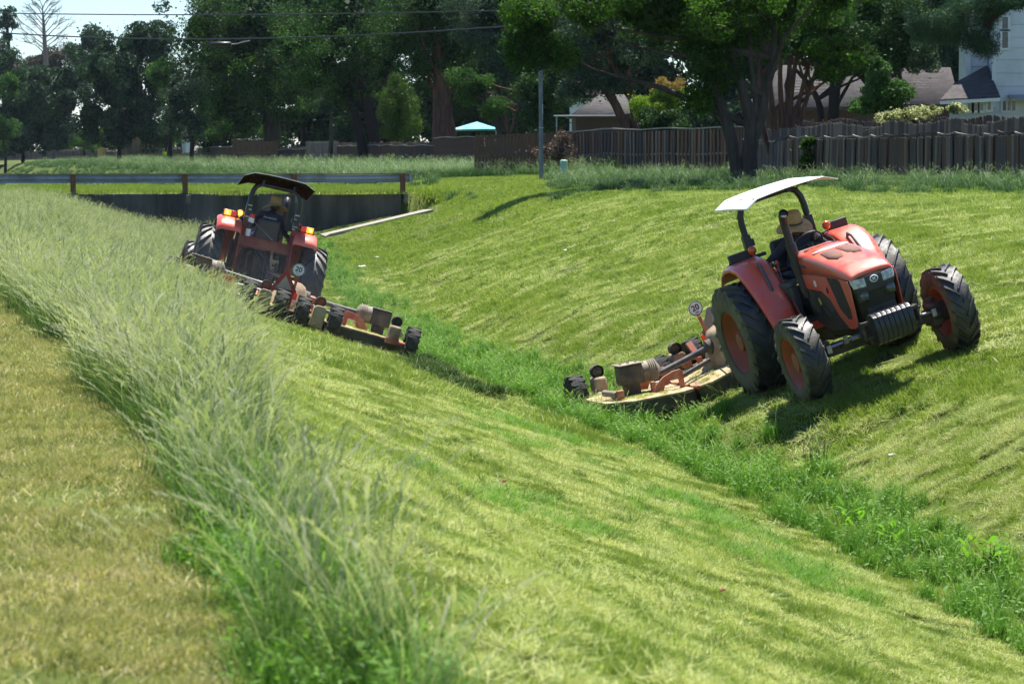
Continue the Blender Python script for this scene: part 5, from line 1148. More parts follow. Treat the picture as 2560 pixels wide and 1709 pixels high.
# striped flask hanging beside the seat of the left tractor
def flask():
    tm = Matrix.Translation(T2_loc) @ Euler(T2_rot).to_matrix().to_4x4()
    F = empty('drink_flask', tuple(tm @ Vector((-0.50, 0.36, 1.50))), T2_rot); tag(F, 'red and white drink flask hanging beside the left tractor seat', 'flask')
    b = MB(); b.tube([(0, 0, 0.0), (0, 0.0, 0.16), (0, 0, 0.19)], [0.05, 0.052, 0.03], n=12); b.build('lower_sleeve', M_white, F)
    b = MB(); b.tube([(0, 0, 0.14), (0, 0.0, 0.27)], [0.056, 0.056], n=12); b.build('black_strap', M_black, F)
    b = MB(); b.tube([(0, -0.01, 0.26), (0, -0.015, 0.36)], [0.058, 0.054], n=12); b.build('white_body', M_white, F)
    b = MB(); b.tube([(0, -0.015, 0.35), (0, -0.02, 0.42), (0, -0.02, 0.44)], [0.056, 0.05, 0.02], n=12); b.build('red_cap', M_redknob, F)
flask()
# ---------------------------------------------------------------- culvert wall, guardrail, apron
M_conc = mat('stained_concrete', (0.115, 0.105, 0.095), 0.9, dirt=(0.026, 0.025, 0.026), damt=0.62, dscale=0.9, var=0.35, bump=0.4, bscale=8, stretch=(1.5, 1.5, 0.28))
M_concl = mat('pale_concrete', (0.27, 0.25, 0.20), 0.9, dirt=(0.27, 0.25, 0.19), damt=0.4, dscale=2, bump=0.3)
M_galv = mat('galvanised_steel', (0.33, 0.35, 0.38), 0.42, metal=0.75, dirt=(0.22, 0.22, 0.22), damt=0.4, dscale=1.2, var=0.12)
M_post = mat('rusty_brown_post', (0.17, 0.075, 0.035), 0.8, dirt=(0.10, 0.05, 0.03), damt=0.4, dscale=4, var=0.25, bump=0.3)
def u_at(px, v):
    k = (px - 1280) / FPX; return v * (k * CA + SA) / (CA - k * SA)
def P_uv(u, v, z): x, y = xy_of(u, v); return (x, y, z)
ZR = CAM_Z - 1.38
def culvert():
    wv0, wv1 = VW, VW + 0.34
    u0, u1 = u_at(-160, VW), u_at(1003, VW)
    w = MB(); n = 40
    for a, b in ((u0, u1),):
        rings = []
        for k in range(n + 1):
            u = a + (b - a) * k / n
            rings.append([P_uv(u, wv0, -1.0), P_uv(u, wv0, ZR + 0.02), P_uv(u, wv1, ZR + 0.025), P_uv(u, wv1, -1.0)])
        w.loft(rings)
    o = w.build('culvert_wall', M_conc); tag(o, 'dark stained concrete culvert headwall across the ditch under the long guardrail', 'wall')
    # apron strip of pale concrete up the right slope beside the wall
    a = MB(); n = 26; rings = []
    for k in range(n + 1):
        X = 15.4 + (19.2 - 15.4) * k / n; u = X * CA
        pts = []
        for vv in (VW - 2.6, VW - 1.4):
            x, y = xy_of(u, vv); xa_, ya_ = xy_of(15.4 * CA, vv); xb_, yb_ = xy_of(19.2 * CA, vv); pts.append((x, y, gz(xa_, ya_) + 0.1 + (gz(xb_, yb_) - gz(xa_, ya_) - 0.1) * k / n)); pts[-1] = (x, y, gz(x, y) + 0.04)
        p0, p1 = pts
        rings.append([(p0[0], p0[1], p0[2] - 0.25), (p0[0], p0[1], p0[2] + 0.05), (p1[0], p1[1], p1[2] + 0.05), (p1[0], p1[1], p1[2] - 0.25)])
    a.loft(rings); o = a.build('concrete_apron', M_concl); tag(o, 'pale concrete strip climbing the slope beside the culvert wall', 'concrete strip')
    # guardrail
    g = empty('guardrail', P_uv(u_at(600, VW), VW + 0.2, ZR)); tag(g, 'long galvanised guardrail on brown posts along the top of the near culvert wall', 'guardrail')
    gm = Matrix.Translation(g.location).inverted()
    ang = math.atan2(SA, CA)
    def add_rail(u0, u1, z0, par, v, M_, name='rail', nseg=1):
        W = [(0.0, 0.0), (0.035, 0.035), (0.045, 0.075), (0.0, 0.125), (-0.005, 0.156), (0.0, 0.187), (0.045, 0.237), (0.035, 0.277), (0.0, 0.312)]
        r = MB(M_)
        ring = lambda u: [P_uv(u, v + a_, z0 + b_) for a_, b_ in W] + [P_uv(u, v + a_ + 0.02, z0 + b_) for a_, b_ in reversed(W)]
        r.loft([ring(u0), ring(u1)]); return r.build(name, M_galv, par, sharp=50)
    us = [u_at(p, VW) for p in (-95, 185, 465, 738, 1009)]
    ends = [u_at(-220, VW)] + us[:-1] + [u_at(1035, VW)]
    edges = [u_at(-220, VW), us[0], us[1], us[2], us[3], u_at(1030, VW)]
    for a_, b_ in zip(edges[:-1], edges[1:]): add_rail(a_ + 0.003, b_ - 0.003, ZR + 0.40, g, VW + 0.24, gm)
    e = MB(gm); ue = u_at(1030, VW); pts = []
    e.tube([P_uv(ue, VW + 0.25, ZR + 0.40), P_uv(ue, VW + 0.25, ZR + 0.71)], 0.07, n=12); e.build('rail_end', M_galv, g)
    for u in us:
        p = MB(gm); c = Vector(P_uv(u, VW + 0.14, ZR + 0.355)); p.box(c, (0.17, 0.15, 0.72), rot=(0, 0, ang)); po = p.build('post', M_post, g, bevel=0.006)
        bp = MB(gm); bp.box(Vector(P_uv(u, VW + 0.13, ZR + 0.03)), (0.34, 0.24, 0.035), rot=(0, 0, ang)); bp.build('base_plate', M_frame, po)
        sc = MB(gm); sc.box(Vector(P_uv(u + 0.08, VW - 0.012, ZR - 0.16)), (0.16, 0.03, 0.30), rot=(0, 0.1, ang)); sc.build('wall_anchor', M_concl2, g, bevel=0.01)
    # the next crossing far away on the left
    def pt(px, py, s): return at(px, py, s)
    f = empty('guardrail', at(60, 402, 17.0)); tag(f, 'small distant guardrail over the far culvert at the left edge', 'guardrail')
    fi = Matrix.Translation(f.location).inverted(); r = MB(fi); r.tube([at(-300, 399, 17.5), at(140, 399, 16.8)], 0.17, n=4, flat=0.4); r.build('rail', M_galv, f)
    for px_ in (-10, 54, 120):
        p = MB(fi); a_, b_ = at(px_, 397, 17), at(px_, 413, 17); p.tube([a_, b_], 0.13, n=4); p.build('post', M_concl2, f)
    w = MB(); a_, b_ = at(-300, 411, 17), at(112, 411, 17)
    w.loft([[(q.x, q.y, q.z - 2.2), (q.x, q.y, q.z), (q.x, q.y + 0.5, q.z), (q.x, q.y + 0.5, q.z - 2.2)] for q in (a_, b_)])
    o = w.build('culvert_wall', M_conc); tag(o, 'small dark culvert wall far away at the left edge', 'wall')
    t = MB(); q0, q1 = at(-300, 411, 17), at(112, 411, 17)
    t.add([(q0.x, q0.y + 0.5, q0.z - 0.02), (q1.x, q1.y + 0.5, q1.z - 0.02), (q1.x + 3, q1.y + 30, q1.z), (q0.x - 9, q0.y + 30, q0.z)], [(0, 1, 2, 3)])
    o = t.build('far_verge', M_vergeflat); tag(o, 'bright grass verge above the far culvert', 'ground', kind='structure')
M_concl2 = mat('grey_concrete_patch', (0.20, 0.18, 0.16), 0.9, dirt=(0.09, 0.08, 0.07), damt=0.5, dscale=6)
M_vergeflat = mat('far_grass', (0.16, 0.22, 0.04), 0.95, var=0.3, dscale=0.4)
culvert()

# ---------------------------------------------------------------- fences
def wood(name, col, dirt, damt=0.5): return mat(name, col, 0.88, dirt=dirt, damt=damt, dscale=2.5, var=0.3, bump=0.5, bscale=30, stretch=(5, 5, 0.5), spec=0.2)
M_wgrey = wood('weathered_grey_board', (0.105, 0.085, 0.080), (0.065, 0.056, 0.054))
M_wgrey2 = wood('pale_grey_board', (0.24, 0.195, 0.17), (0.08, 0.065, 0.06))
M_wbrown = wood('brown_fence_board', (0.18, 0.11, 0.078), (0.05, 0.032, 0.028))
M_wbrown2 = wood('warm_brown_fence_board', (0.27, 0.17, 0.11), (0.11, 0.045, 0.035))
M_wred = wood('reddish_fence_board', (0.21, 0.11, 0.072), (0.055, 0.032, 0.028))
M_wcap = wood('bleached_fence_rail', (0.34, 0.31, 0.28), (0.16, 0.13, 0.11), 0.4)
M_wyel = wood('new_yellow_board', (0.50, 0.33, 0.11), (0.32, 0.2, 0.07), 0.2)
M_wcream = wood('cream_painted_board', (0.62, 0.56, 0.30), (0.42, 0.36, 0.18), 0.2)
_pk = {}
def picket_mesh(m, k, dog=True):
    key = (m.name, k, dog)
    if key not in _pk:
        w = 0.068; c = 0.03 if dog else 0.002; q = MB()
        q.prism([(-w, 0), (-w, 1 - c * 0.9), (-w + c, 1.0), (w - c, 1.0 - 0.004 * k), (w, 1 - c * 0.9), (w, 0)], -0.009, 0.009)
        _pk[key] = q.mesh('picket', m, sharp=20)
    return _pk[key]
def fence(label, p0, p1, H, style, mats, seed=0, individual=True, step=0.148, name='wooden_fence', hb=0.0):
    r = random.Random(seed)
    x0, y0, z0 = place(*p0); x1, y1, z1 = place(*p1)
    A = Vector((x0, y0, 0)); B = Vector((x1, y1, 0)); d = B - A; L = d.length; d.normalize(); ang = math.atan2(d.y, d.x)
    nrm = Vector((d.y, -d.x, 0));
    if nrm.y > 0: nrm = -nrm                       # towards the camera
    mid = (A + B) / 2; F = empty(name, (mid.x, mid.y, gz(mid.x, mid.y)), (0, 0, 0)); tag(F, label, 'fence', group='garden fences along the bank')
    Fi = Matrix.Translation(F.location).inverted()
    n = int(L / step); joined = {}
    def pick(t, off, h, m, tilt=0.0, wd=1.0, nm='picket', zb=0.0, k=0):
        p = A + d * t + nrm * off; z = gz(p.x, p.y) - 0.05 + zb + hb
        M = Matrix.Translation(Vector((p.x, p.y, z))) @ Matrix.Rotation(ang, 4, 'Z') @ Matrix.Rotation(tilt, 4, 'Y') @ Matrix.Diagonal((wd, 1, h, 1))
        me = picket_mesh(m, k)
        if individual:
            o = bpy.data.objects.new(nm, me); C.objects.link(o); o.parent = F; o.matrix_basis = Fi @ M
        else:
            q = joined.setdefault(m.name, (MB(), m))[0]; q.add([Fi @ M @ v.co for v in me.vertices], [tuple(f.vertices) for f in me.polygons])
    def rail(fz, off, wdt, hgt, m, wav=0.0, cut=None, nm='rail', t0=0.0, t1=None, seg=None):
        t1 = L if t1 is None else t1; k = max(2, int((t1 - t0) / (seg or 0.3))); q = MB(Fi); pts = []
        for i in range(k + 1):
            t = t0 + (t1 - t0) * i / k; p = A + d * t + nrm * off; z = gz(p.x, p.y) + fz(t)
            pts.append([(p + nrm * wdt / 2 + Vector((0, 0, z + hgt / 2))), (p + nrm * wdt / 2 + Vector((0, 0, z - hgt / 2))), (p - nrm * wdt / 2 + Vector((0, 0, z - hgt / 2))), (p - nrm * wdt / 2 + Vector((0, 0, z + hgt / 2)))])
        q.loft(pts); return q.build(nm, m, F, bevel=0.0)
    if style == 'shadow':
        ph = 0.0
        for i in range(n):
            t = i * step; h = H * (0.985 + 0.035 * math.sin(i * 0.21 + seed) + r.uniform(-0.02, 0.012)); 
            if math.sin(i * 0.13 + 1) > 0.8: h *= 0.93
            pick(t, 0.0, h, r.choice(mats[:2]), r.gauss(0, 0.006), 0.96, k=r.randrange(3))
        # front boards in groups below a sagging rail
        i = 0; t = 0.05
        while t < L - 0.1:
            g = r.choice((3, 3, 4, 4, 5)); tl = r.gauss(0, 0.02) + (0.09 if r.random() < 0.12 else 0)
            for k in range(g):
                if t < L - 0.1: pick(t, 0.13, H * 0.72 + r.uniform(-0.02, 0.02), r.choice(mats), tl + r.gauss(0, 0.004), 0.99, nm='front_picket', k=k % 3)
                t += 0.140
            t += r.uniform(0.06, 0.16)
        # bowed pieces of rail
        t = 0.0
        while t < L - 0.3:
            ln = r.uniform(0.9, 1.5); a = r.uniform(0.02, 0.07); z0_ = H * 0.735 + r.uniform(-0.03, 0.03); sl = r.uniform(-0.04, 0.04)
            rail(lambda q, t=t, ln=ln, a=a, z0_=z0_, sl=sl: z0_ + sl * (q - t) + a * (4 * ((q - t) / ln - 0.5) ** 2 - 0.5), 0.17, 0.05, 0.045, M_wcap if r.random() < 0.6 else mats[0], t0=t, t1=min(L, t + ln - 0.02), seg=0.15); t += ln + (r.uniform(0.1, 0.5) if r.random() < 0.25 else 0)
    elif style == 'cap':
        for i in range(n): pick(i * step, 0.0, H * 0.97, r.choice(mats[:2]), 0, 1.04, k=i % 3)
        t = 0.0
        while t < L - 0.1:
            pick(t, 0.10, H * 0.975 + r.uniform(-0.01, 0.005), r.choice(mats), r.gauss(0, 0.012), 0.98, nm='front_picket', k=0); t += r.choice((0.21, 0.27, 0.30, 0.33))
        wv = lambda a, b: (lambda q: a + 0.02 * math.sin(q * 1.3 + seed) + b * math.sin(q * 0.4))
        rail(wv(H * 0.985, 0.015), 0.05, 0.16, 0.05, M_wcap, nm='cap_rail'); rail(wv(H * 0.42, 0.01), 0.045, 0.05, 0.075, M_wcap, nm='middle_rail')
    elif style == 'frame':
        for i in range(n): pick(i * step, 0.0, H * 0.97, r.choice(mats), 0, 1.05, k=i % 3)
        for fz in (H * 0.965, H * 0.50, 0.10): rail(lambda q, fz=fz: fz, 0.04, 0.05, 0.09, mats[0])
        t = 0.0
        while t <= L:
            pick(t, 0.08, H, mats[-1], 0, 0.9, nm='post'); t += 2.45
    elif style == 'plain':
        for i in range(n): pick(i * step, 0.0, H * (0.97 + 0.03 * math.sin(i * 0.3 + seed)) + r.uniform(-0.015, 0.015), r.choice(mats), r.gauss(0, 0.01), 1.02, k=i % 3)
        rail(lambda q: H * 0.82 + 0.03 * math.sin(q * 1.1 + seed), 0.06, 0.06, 0.05, M_wcap); rail(lambda q: H * 0.40 + 0.02 * math.sin(q * 0.9), 0.05, 0.05, 0.05, mats[0])
        t = 0.1
        while t < L: pick(t, 0.05, H * r.uniform(0.8, 1.0), r.choice(mats), r.gauss(0, 0.03), 0.98, nm='front_picket'); t += r.uniform(0.25, 0.5)
    for nm, (q, m) in joined.items():
        o = q.build('picket', m, F, sharp=20); o['kind'] = 'stuff'
    return F
G, Bn = [M_wgrey, M_wgrey2, M_wbrown, M_wgrey], [M_wbrown, M_wbrown2, M_wgrey]
fence('weathered grey fence with a bowed broken rail, below the pale house', (1945, 71), (2730, 90), 1.86, 'shadow', G, 1)
fence('dark grey fence stretch in the shade behind the big leaning trunks', (1868, 67), (1950, 71), 1.70, 'shadow', [M_wgrey, M_wgrey], 2)
fence('brown fence with a bleached cap rail right of the green pedestal', (1425, 57), (1872, 64), 1.85, 'cap', [M_wbrown2, M_wgrey, M_wbrown, M_wgrey2], 3)
fence('plain brown panel fence with three horizontal rails behind the grey pole', (1190, 58.5), (1432, 58.5), 1.80, 'frame', [M_wbrown, M_wbrown, M_wred], 4)
fence('reddish brown fence just left of the tall brown panel', (1088, 44), (1192, 46.5), 1.72, 'cap', [M_wred, M_wbrown], 5)
fence('leaning grey boards with a sagging pale rail behind the forked trunks', (990, 40), (1090, 42.5), 1.55, 'plain', [M_wgrey, M_wbrown], 6)
fence('brown boards just right of the forked trunks', (935, 37), (992, 39), 1.62, 'plain', [M_wbrown, M_wred], 7, individual=False)
fence('dark boards behind the forked trunks with a short pale rail', (845, 34), (937, 37), 1.62, 'plain', [M_wbrown, M_wgrey], 8, individual=False)
fence('pale grey smooth fence panel left of the forked trunks', (768, 32.5), (848, 34), 1.72, 'frame', [M_wgrey2, M_wgrey2, M_wgrey2], 9, individual=False)
fence('low near-black fence panel with a broken top', (697, 31), (770, 32.3), 1.38, 'plain', [M_wgrey, M_wgrey], 10, individual=False)
fence('taller warm brown fence stretch above the grassy mound', (584, 28), (699, 30.5), 2.05, 'cap', [M_wred, M_wbrown], 11, individual=False)
fence('brown fence stretch with a grey cap left of the taller brown one', (498, 24), (586, 27), 1.45, 'cap', [M_wbrown, M_wgrey], 12, individual=False)
fence('low black broken fence panel', (456, 22), (500, 23.5), 1.0, 'plain', [M_wgrey], 13, individual=False)
fence('grey leaning fence beside the small dark roof', (400, 20), (458, 22), 1.6, 'plain', [M_wgrey, M_wgrey2], 14, individual=False)
fence('short reddish fence right of the cream panel', (348, 18.5), (402, 20), 1.5, 'cap', [M_wred, M_wbrown, M_wgrey], 15, individual=False)
fence('cream painted fence panel', (322, 18.2), (348, 18.5), 1.75, 'frame', [M_wcream, M_wcream], 16, individual=False)
fence('dark low fence between the yellow and the cream panel', (264, 17), (323, 18), 1.3, 'plain', [M_wgrey, M_wbrown], 17, individual=False)
fence('short new yellow fence panel', (248, 16.5), (266, 17.1), 1.75, 'cap', [M_wyel, M_wyel], 18, individual=False)
fence('long distant grey fence at the left edge', (-120, 14), (250, 16.5), 1.6, 'plain', [M_wgrey, M_wgrey2], 19, individual=False)
fence('rear grey picket fence in front of the brown roofs', (1985, 65), (2700, 76), 2.05, 'plain', [M_wgrey, M_wbrown], 20, individual=False, hb=0.05)

# ---------------------------------------------------------------- houses
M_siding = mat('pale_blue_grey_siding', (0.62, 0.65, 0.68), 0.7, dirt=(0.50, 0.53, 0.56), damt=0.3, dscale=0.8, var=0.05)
M_trim = mat('white_trim', (0.66, 0.68, 0.70), 0.6)
M_roof = mat('grey_brown_shingles', (0.075, 0.066, 0.062), 0.9, dirt=(0.045, 0.04, 0.038), damt=0.6, dscale=3, var=0.3, bump=0.6, bscale=20)  # colour lowered to hold the shade of the trees
M_roofd = mat('dark_brown_shingles', (0.055, 0.045, 0.043), 0.9, dirt=(0.045, 0.035, 0.033), damt=0.6, dscale=2, var=0.3, bump=0.6, bscale=20)  # tree shade put into this roof colour as well
M_pane = mat('dark_window_pane', (0.02, 0.025, 0.03), 0.08, coat=0.5)
M_brick = mat('dark_brick_wall', (0.07, 0.04, 0.035), 0.85, var=0.3)
M_flag = mat('blue_white_curtain', (0.25, 0.42, 0.62), 0.8, dirt=(0.6, 0.6, 0.6), damt=0.5, dscale=8)
def roof_shingles(par, Mi, a, b, c, d, rows, cols, m, name='shingle', seed=0):
    """a-b eaves, d-c ridge; slightly uneven courses of single shingles"""
    r = random.Random(seed); a, b, c, d = map(Vector, (a, b, c, d)); nrm = (b - a).cross(d - a).normalized()
    if nrm.z < 0: nrm = -nrm
    me = None; S = MB(Mi)
    for i in range(rows):
        for j in range(cols):
            u0, u1 = j / cols, (j + 0.96) / cols; v0, v1 = i / rows, (i + 1.12) / rows; off = (0.5 if i % 2 else 0) / cols
            u0, u1 = min(1, u0 + off), min(1, u1 + off); v1 = min(1, v1)
            if u1 - u0 < 0.2 / cols: continue
            P = lambda u, v: (a.lerp(b, u)).lerp(d.lerp(c, u), v)
            h0 = 0.022 + r.uniform(0, 0.012)
            S.add([P(u0, v0) + nrm * h0, P(u1, v0) + nrm * h0, P(u1, v1) + nrm * 0.006, P(u0, v1) + nrm * 0.006, P(u0, v0), P(u1, v0)], [(0, 1, 2, 3), (4, 5, 1, 0)])
    o = S.build(name, m, par, sharp=10); o['kind'] = 'stuff'; return o
def window(par, Mi, c, w, h, nrm=(0, -1, 0), bars=0, curtain=False, dep=0.05):
    f = MB(Mi); c = Vector(c)
    for s in (-1, 1): f.box(c + Vector((s * (w / 2 + 0.04), -0.03, 0)), (0.09, dep, h + 0.17)); f.box(c + Vector((0, -0.03, s * (h / 2 + 0.04))), (w + 0.004, dep - 0.004, 0.09))
    fo = f.build('window', M_trim, par)
    p = MB(Mi); p.box(c + Vector((0, -0.008, 0)), (w, 0.012, h)); p.build('pane', M_pane, fo)
    for k in range(bars):
        b = MB(Mi); b.box(c + Vector((w * ((k + 1) / (bars + 1) - 0.5), -0.03, 0)), (0.05, 0.03, h)); b.build('glazing_bar', M_trim, fo)
    if curtain: q = MB(Mi); q.box(c + Vector((w * 0.22, -0.018, 0)), (w * 0.3, 0.006, h * 0.8)); q.build('curtain', M_flag, fo)
    return fo
def house_pale():
    s = 62.0; Y = FPX / s
    def W(px, py, dy=0.0): q = at(px, py, FPX / (Y + dy)); return q
    b0 = at(2484, 440, s); H = empty('house', (b0.x + 4, b0.y + 3, gz(b0.x + 4, b0.y + 3)))
    tag(H, 'tall pale blue grey house with horizontal siding at the right edge', 'house'); Mi = Matrix.Translation(H.location).inverted()
    xl = W(2484, 300).x; zt = W(2484, -120).z; zb = H.location.z - 0.3
    core = MB(Mi); core.box((xl + 5.02, Y + 4.02, (zt + zb) / 2), (9.96, 7.9, zt - zb)); core.build('wall', M_siding, H)
    # siding courses, single boards
    k = 0; z = zb
    zc = [W(2500, p).z for p in (281, 248, 216, 183, 150, 120, 94, 62, 30, 0, -30, -60, -90)]
    zs = [zb] + zc
    for z0_, z1_ in zip(zs[:-1], zs[1:]):
        b = MB(Mi); b.add([(xl - 0.01, Y - 0.028, z0_ + 0.006), (xl + 10.0, Y - 0.028, z0_ + 0.006), (xl + 10.0, Y - 0.004, z1_), (xl - 0.01, Y - 0.004, z1_), (xl - 0.01, Y + 0.03, z0_ + 0.006), (xl + 10.0, Y + 0.03, z0_ + 0.006)], [(0, 1, 2, 3), (4, 5, 1, 0), (0, 3, 4)])
        b.build('siding_board', M_siding, H, sharp=10)
    t = MB(Mi); t.box((xl - 0.01, Y - 0.03, (zt + zb) / 2), (0.16, 0.10, zt - zb)); t.build('corner_trim', M_trim, H)
    c = (W(2512, 100)); window(H, Mi, (c.x, Y - 0.02, c.z), 15 / s, 41 / s)
    c = (W(2512, 58)); window(H, Mi, (c.x, Y - 0.02, c.z), 15 / s, 30 / s)
    c = (W(2522, 265)); window(H, Mi, (c.x, Y - 0.02, c.z), 32 / s, 24 / s, bars=2)
    hd = MB(Mi); a_ = W(2525, 245); hd.box((a_.x + 1.5, Y - 0.4, a_.z), (3.2, 0.8, 0.06), rot=(0.25, 0, 0)); hd.build('awning', M_galv, H)
    rf = MB(Mi); rf.add([(xl - 0.5, Y - 0.6, zt), (xl + 10.5, Y - 0.6, zt), (xl + 10.5, Y + 4, zt + 2.6), (xl - 0.5, Y + 4, zt + 2.6), (xl - 0.5, Y + 8.6, zt), (xl + 10.5, Y + 8.6, zt)], [(0, 1, 2, 3), (3, 2, 5, 4), (0, 3, 4), (1, 5, 2)]); rf.build('roof', M_roof, H)
    # rear bump-out with its tower piece
    x2 = W(2417, 200, 1.5).x; z2t = W(2417, 120, 1.5).z; z2b = W(2417, 206, 1.5).z
    tw = MB(Mi); tw.box(((x2 + xl) / 2, Y + 2.6, (z2t + zb) / 2 + 0.4), (xl - x2, 2.0, z2t - zb + 0.8)); tw.build('wall', M_siding, H)
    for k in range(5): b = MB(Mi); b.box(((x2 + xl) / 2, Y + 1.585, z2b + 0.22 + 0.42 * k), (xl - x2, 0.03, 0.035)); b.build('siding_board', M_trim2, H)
    b = MB(Mi); b.box((x2 + 0.07, Y + 1.57, (z2t + z2b) / 2), (0.2, 0.06, z2t - z2b + 1)); b.build('corner_trim', M_trim, H)
    # lean-to with shingle roof
    e0, e1 = W(2350, 250, -1.6), W(2452, 238, -1.6); r0, r1 = W(2418, 207, 1.2), W(2484, 163, 1.2)
    lr = MB(Mi); xa, xb = e0.x, xl - 0.03; ya, yb = Y - 1.7, Y + 1.5; za = e0.z; zr = r1.z
    A_, B_, C_, D_ = (xa, ya, za), (xb, ya, za + 0.12), (xb, yb, zr), (xa + 1.05, yb, r0.z)
    lr.add([A_, B_, C_, D_] + [(p[0], p[1], p[2] - 0.12) for p in (A_, B_, C_, D_)], [(0, 1, 2, 3), (7, 6, 5, 4), (0, 4, 5, 1), (1, 5, 6, 2), (3, 2, 6, 7), (0, 3, 7, 4)]); lro = lr.build('lean_to_roof', M_roof, H)
    roof_shingles(lro, Mi, A_, B_, C_, D_, 9, 12, M_roof, seed=3)
    gt = MB(Mi); gt.box(((xa + xb) / 2 - 0.02, ya - 0.06, za - 0.05), (xb - xa, 0.12, 0.13), rot=(0, -0.055, 0)); gt.tube([(xa + 0.5, ya - 0.05, za - 0.1), (xa + 0.62, ya + 0.3, za - 0.55)], 0.05, n=8); gt.build('gutter', M_trim, H)
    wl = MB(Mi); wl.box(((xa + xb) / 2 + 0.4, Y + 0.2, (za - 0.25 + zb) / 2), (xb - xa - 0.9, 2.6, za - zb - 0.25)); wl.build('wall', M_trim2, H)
    for px_ in (2424, 2439, 2453):
        c = W(px_, 268, -1.1); window(H, Mi, (c.x, Y - 1.12, c.z), 10 / s, 18 / s, curtain=(px_ != 2439), dep=0.06)
    c = W(2472, 264, -1.1); window(H, Mi, (c.x, Y - 1.12, c.z), 9 / s, 22 / s, dep=0.06)
M_trim2 = mat('shaded_grey_siding', (0.38, 0.42, 0.45), 0.7, var=0.06)  # darker copy of the pale siding, with shade put into the colour
house_pale()
def house_roof(label, pts, s, m, wall_to=None, wm=M_brick, rows=14, cols=26, seed=0, depth=6.0):
    """low house of which the photograph shows a roof slope: pts = eave left, eave right, ridge right, ridge left in pixels"""
    E0, E1 = at(*pts[0], s), at(*pts[1], s); R1, R0 = at(*pts[2], FPX / (FPX / s + depth)), at(*pts[3], FPX / (FPX / s + depth))
    cx, cy = (E0.x + E1.x) / 2, (E0.y + R0.y) / 2; g = gz(cx, cy)
    H = empty('house', (cx, cy, g)); tag(H, label, 'house'); Mi = Matrix.Translation(H.location).inverted()
    q = MB(Mi); bk0 = Vector((E0.x, R0.y + depth, E0.z)); bk1 = Vector((E1.x, R1.y + depth, E1.z))
    q.add([E0, E1, R1, R0, bk1, bk0], [(0, 1, 2, 3), (3, 2, 4, 5), (0, 3, 5), (1, 4, 2)]); ro = q.build('roof', m, H, solid=0.08)
    roof_shingles(ro, Mi, E0, E1, R1, R0, rows, cols, m, seed=seed)
    w = MB(Mi); x0, x1 = E0.x + 0.35, E1.x - 0.35; zt = min(E0.z, E1.z) - 0.06
    w.box(((x0 + x1) / 2, (E0.y + bk0.y) / 2 + 0.2, (zt + g - 0.2) / 2), (x1 - x0, bk0.y - E0.y - 0.6, zt - g + 0.2)); w.build('wall', wm, H)
    fa = MB(Mi); fa.box(((E0.x + E1.x) / 2, E0.y - 0.03, (E0.z + E1.z) / 2 - 0.10), (E1.x - E0.x, 0.05, 0.18)); fa.build('fascia', M_brick, H)
    return H, Mi
hh, mi_ = house_roof('brown shingled house seen through the multi-stemmed tree', [(1900, 272), (2205, 266), (2120, 165), (1955, 165)], 50, M_roof, seed=5)
wp = at(1925, 240, 49); 
house_roof('dark brown roofed house between the feathery tree and the pale house', [(2170, 262), (2400, 262), (2375, 170), (2235, 168)], 46, M_roofd, seed=6)
hh, mi_ = house_roof('low grey gabled house behind the leaning red trunks', [(1425, 290), (1590, 285), (1560, 238), (1500, 238)], 42, M_roof, seed=7, rows=9, cols=14)
house_roof('small house with a steep dark roof far behind the fence, left of centre', [(446, 346), (470, 346), (466, 308), (444, 308)], 20, M_roofd, rows=6, cols=5, seed=8, wm=M_trim2, depth=3)
house_roof('bluish two-storey house wall glimpsed between dark branches', [(1420, 238), (1520, 238), (1510, 205), (1430, 205)], 36, M_roofd, wm=M_siding, rows=6, cols=10, seed=9)

# ---------------------------------------------------------------- pole, wires, pedestal, tent, small things
M_pole = mat('grey_steel_pole', (0.16, 0.19, 0.22), 0.5, metal=0.3, dirt=(0.10, 0.11, 0.12), damt=0.4, dscale=1.5)
x, y, z = place(1353, 64); P = empty('utility_pole', (x, y, z)); tag(P, 'tall slim grey metal pole standing before the brown panel fence', 'pole')
b = MB(); b.tube([(0, 0, -0.2), (-0.02, 0, 3.2), (-0.05, 0, 6.6)], [0.088, 0.082, 0.07], n=14); b.build('shaft', M_pole, P)
b = MB(); b.tube([(0.0, 0, 2.0), (0.0, 0, 2.03)], 0.095, n=14); b.tube([(0.05, -0.07, 2.3), (0.05, -0.07, 2.9)], 0.018, n=6); b.build('band', M_steel, P)
x, y, z = place(1409, 63.5); P = empty('utility_pedestal', (x, y, z)); tag(P, 'short pale green rounded cable pedestal in the weeds before the fence', 'pedestal')
M_green = mat('pale_green_plastic', (0.28, 0.46, 0.33), 0.5, dirt=(0.18, 0.28, 0.20), damt=0.3, dscale=4)
b = MB(); b.tube([(0, 0, -0.1), (0, 0, 0.66), (0, 0, 0.70), (0, 0, 0.73)], [0.148, 0.148, 0.135, 0.10], n=20); b.build('body', M_green, P, sharp=50)
b = MB(); b.tube([(0, 0, 0.30), (0, 0, 0.325)], 0.152, n=20); b.build('seam', M_pole, P)
M_wire = mat('black_cable', (0.02, 0.02, 0.022), 0.4)
def wire(label, a, b, sag, rad, name='overhead_cable'):
    A, B = at(*a), at(*b); mid = A.lerp(B, 0.5); W = empty(name, tuple(mid)); tag(W, label, 'cable', group='overhead cables')
    pts = []
    for k in range(41):
        t = k / 40; p = A.lerp(B, t) - mid; p.z -= sag * 4 * t * (1 - t) - sag * 0.0; pts.append(tuple(p))
    w = MB(); w.tube(pts, rad, n=6); wo = w.build('strand', M_wire, W, sharp=80)
    lh = MB(); 
    for k in range(0, 200):                # lashing wire round the bundle
        t = k / 200
    return W, mid, pts
